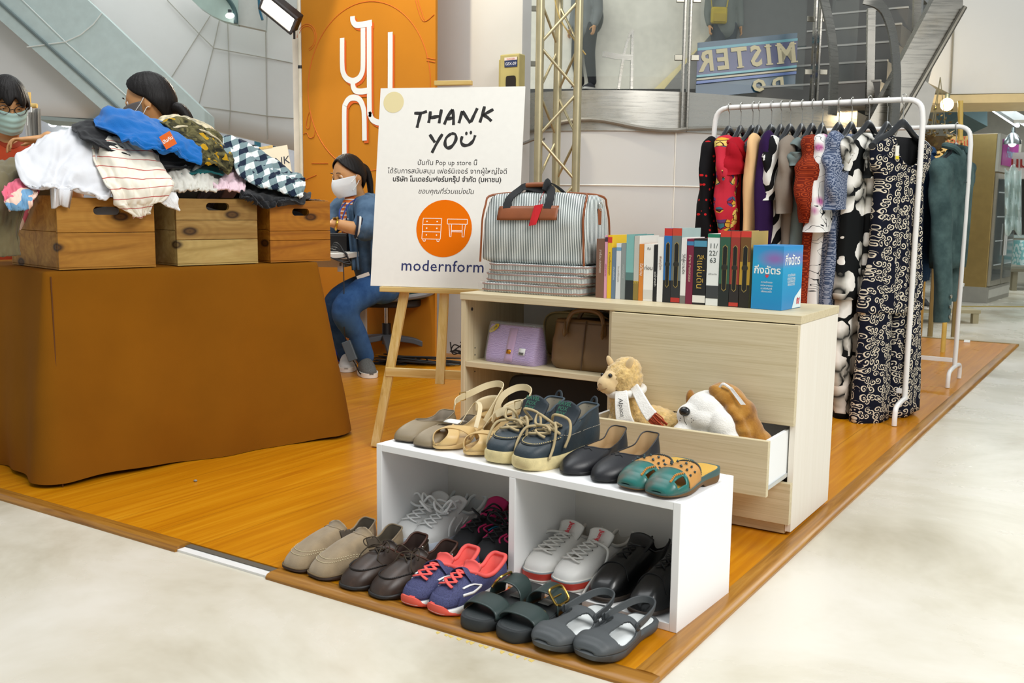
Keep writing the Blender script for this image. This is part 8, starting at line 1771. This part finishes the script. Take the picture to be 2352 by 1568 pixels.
mb = MB(); fbox(mb, (0, 1.15), (-.02, .5), (.0, .17)); mb.build('plinth', cm('9d9a90', .4), fr_, smooth=False, bev=.004)
mb = MB(); fbox(mb, (.04, 1.1), (-.026, -.0205), (.05, .14)); mb.build('vent_grille', cm('c8c6bc', .4), fr_, smooth=False)
# bronze price board with red letters left of it
pb_ = thing('menu_board', 'tan board with red script lettering behind the denim jackets', 'sign', aD(2170, 335, 7.6), 0); mb = MB(); quad(mb, [aD(x, y, 7.6)-V(pb_.location) for x, y in ((2128, 316), (2225, 312), (2225, 420), (2128, 420))], .03); mb.build('board', cm('c9ae70', .5), pb_, smooth=False)
mb = MB(); letter(mb, 'ขายดอกไม้', frame(aD(2180, 334, 7.58)-V(pb_.location), RH, UP), .085); mb.build('board_lettering', cm('b03a1c', .5, nz=0), pb_, smooth=False)
for z_ in (2160, 2215): mb = MB(); p = aD(z_, 420, 7.62)-V(pb_.location); mb.tube([p, V((p.x, p.y, -.012-pb_.location.z))], .02, 6); mb.build('leg', cm('8a7444', .5), pb_)
# market stall counter, bench, cloth, bags
def simple(name, lab, cat, pts, th, c, z=None, legs=None, part='body'):
    o = thing(name, lab, cat, pts[0], 0); mb = MB(); quad(mb, [V(p)-V(pts[0]) for p in pts], th); mb.build(part, cm(c, .6), o, smooth=False); return o
d_ = 10.5
bw = thing('bench', 'dark low wooden bench with a patterned cloth beyond the fridge', 'bench', aZ(2335, 668, -.012), atan2(RH.y, RH.x)); mb = MB(); mb.bx(-.1, 1.1, 0, .5, .24, .28); mb.build('seat', cm('6f6a58', .6), bw, smooth=False)
for x in (-.05, .4): mb = MB(); mb.bx(x, x+.06, .02, .08, 0, .2395); mb.build('leg', cm('7d7660', .6), bw, smooth=False)
cl_ = thing('cloth_bundle', 'pale turquoise patterned cloth heaped on the dark bench', 'cloth', aZ(2345, 662, -.012)+V((0, 0, .295)), atan2(RH.y, RH.x)); mb = MB(); mb.loft([[V((.02+.95*x*w, .25+.22*y*w, z)) for x, y in [(.5+.5*sq(a, .4), sq(a-pi/2, .4)) for a in [2*pi*k/32 for k in range(32)]]] for z, w in ((0, 1), (.2, .98), (.3, .9), (.32, .6))]); mb.build('body', m_micro('cloth_turq', 'c9dedb', '7fb8b8', 20), cl_)
st_ = thing('market_stall', 'white market stall counter at the right frame edge', 'stall', V((aD(2352, 600, 14.2).x, aD(2352, 600, 14.2).y, -.012)), atan2(RH.y, RH.x)); mb = MB(); mb.bx(-.35, 1.5, 0, .6, 0, .62); mb.build('counter', cm('d6d2c2', .5), st_, smooth=False); mb = MB(); mb.bx(-.4, 1.5, -.05, .65, .621, .66); mb.build('top', cm('c8d8d2', .4), st_, smooth=False)
pl_ = thing('hanging_bags', 'clear plastic bags hanging in front of the market stall', 'plastic bags', aD(2328, 470, 9.6), 0); pl_['kind'] = 'thing'
mb = MB(); mb.grid(lambda u, v: aD(2308+38*u, 385+150*v+8*sin(u*9), 9.6+.04*sin(u*17+v*5)+.03*sin(v*19))-V(pl_.location), 16, 22); mb.build('sheet', clear('bag_film', 'dbece8', .1, .45, .9), pl_, solid=.004)
sp_ = thing('sign_or_reflection', 'white shop board with red letters far right behind the stall', 'sign', aD(2352, 375, 11), 0); mb = MB(); quad(mb, [aD(x, y, 11)-V(sp_.location) for x, y in ((2312, 352), (2420, 345), (2420, 410), (2312, 410))], .04); mb.build('board', cm('e6e2dc', .5), sp_, smooth=False); mb = MB(); letter(mb, 'ขนม', frame(aD(2332, 384, 10.97)-V(sp_.location), RH, UP), .16, bold=.004); mb.build('board_lettering', cm('a8281c', .5, nz=0), sp_, smooth=False)
ml = thing('pendant_lamp', 'small steel dome pendant lamp over the stall', 'lamp', aD(2326, 318, 9.0), 0); mb = MB(); mb.lathe([(.075, -.05), (.07, -.02), (.04, .03), (.018, .05), (.012, .1)], n=20); mb.build('shade', cm('9da3a3', .25, m=.9), ml); mb = MB(); mb.tube([V((0, 0, .09)), V((0, 0, 2.62-ml.location.z))], .006, 6); mb.build('cord', cm('2a2a2a', .6), ml); mb = MB(); mb.ball((0, 0, -.04), .035); mb.build('bulb', emis('pend_glow', 'f2ffff', 3), ml)
# bamboo pole, hanging dried plant, planter stand with white bucket
mb = MB(); P = [aD(2206, 232+i*10, 6.6) for i in range(10)]; mb.tube([V(p)-V(P[0]) for p in P], [.016+.002*(i % 3 == 0) for i in range(10)], 10); mb.tube([V((0, 0, -.3)), V((P[0].x*0, 0, -P[0].z-.012))], .016, 10); o = mb.build('bamboo_pole', mat('bamboo', 'cfae55', .45, nz=.15), None, loc=P[0]); tag(o, 'yellow bamboo pole standing behind the back rack', 'pole')
hp = thing('hanging_plant', 'dry trailing plant in a hanging pot beside the bamboo pole', 'plant', aD(2150, 320, 6.9), 0); r_ = random.Random(2)
mb = MB(); 
for i in range(210):
    c = V((r_.gauss(0, .085), r_.gauss(0, .07), r_.gauss(.0, .11))); a, b = r_.uniform(0, 6.3), r_.uniform(-1, 1); u_ = V((cos(a), sin(a), b)).normalized(); w_ = u_.cross(V((r_.random(), r_.random(), r_.random()))).normalized(); l_ = r_.uniform(.02, .045); mb.add([c, c+u_*l_*.5+w_*l_*.3, c+u_*l_, c+u_*l_*.5-w_*l_*.3], [(0, 1, 2, 3)])
mb.build('foliage', mat('dry_leaf', '6b5c30', .7, nz=.4, ns=20), hp, smooth=False)['kind'] = 'stuff'
mb = MB(); mb.lathe([(.05, -.06), (.065, 0), (.07, .02), (.06, .02)], n=16); mb.build('pot', cm('5a4a2c', .7), hp); mb = MB()
for a in (0, 2.1, 4.2): mb.tube([V((.065*cos(a), .065*sin(a), .02)), V((0, 0, .42))], .003, 5)
mb.build('hanger_strings', cm('8a8468', .6), hp)
shf = thing('plant_stand', 'low wooden stand holding the white bucket behind the dress', 'stand', aZ(2120, 742, -.012), atan2(RH.y, RH.x)); mb = MB(); mb.bx(-.1, .5, 0, .3, .09, .12); mb.build('top', cm('a79c7c', .6), shf, smooth=False)
for x in (-.08, .44): mb = MB(); mb.bx(x, x+.05, .01, .06, 0, .0895); mb.build('leg', cm('a79c7c', .6), shf, smooth=False)
mb = MB(); mb.bx(-.07, -.02, .26, .3, .1205, .75); mb.build('upright', cm('b9a878', .6), shf, smooth=False)
bk = thing('bucket', 'white plastic bucket on the wooden stand below the green jacket', 'bucket', aZ(2165, 712, .11), 0); bk.location = V(shf.location)+RH*.26+FH*.14+V((0, 0, .121)); mb = MB(); mb.lathe([(.085, 0), (.09, .01), (.118, .2), (.128, .2), (.13, .225), (.116, .225), (.086, .015)], n=28); mb.build('body', cm('dcdcd8', .4), bk)
mb = MB(); mb.tube(spline([V((-.118, 0, .21)), V((-.11, -.05, .12)), V((0, -.13, .03)), V((.11, -.05, .12)), V((.118, 0, .21))], 20), .003, 6); mb.build('handle', cm('c4c4c0', .4), bk)
pl2 = thing('sneaker', 'black and white sneaker on the stand beside the bucket', 'shoe', V(shf.location)+RH*.03+FH*.12+V((0, 0, .121)), atan2(RH.y, RH.x)); shoe_simple(pl2, V((0, .05, 0)), V((0, -.1, 0)), cm('161618', .7), cm('dcdad4', .6), 'upper')
mb = MB(); mb.bx(-.012, .012, -.012, .012, 0, .6); mb.v = [tuple(v) for v in mb.v]; o = mb.build('wooden_post', cm('b08a3c', .6), None, smooth=False, loc=aZ(2113, 776, 0)); tag(o, 'thin wooden post at the back edge of the platform', 'post')
mb = MB(); mb.box((0, 0, .006), (.04, .03, .012), Matrix.Rotation(.5, 3, 'X')); o = mb.build('paper_scrap', cm('e9ece9', .6), None, smooth=False, loc=aZ(2221, 786, .003)); tag(o, 'tiny crumpled white paper scrap on the platform behind the racks', 'paper')
mb = MB(); mb.ball((0, 0, .004), (.007, .006, .004), 8, 6); o = mb.build('pebble', cm('8d8a80', .7), None, loc=aZ(449, 1106, .0)); tag(o, 'small grey pebble on the platform in front of the brown cloth', 'pebble')
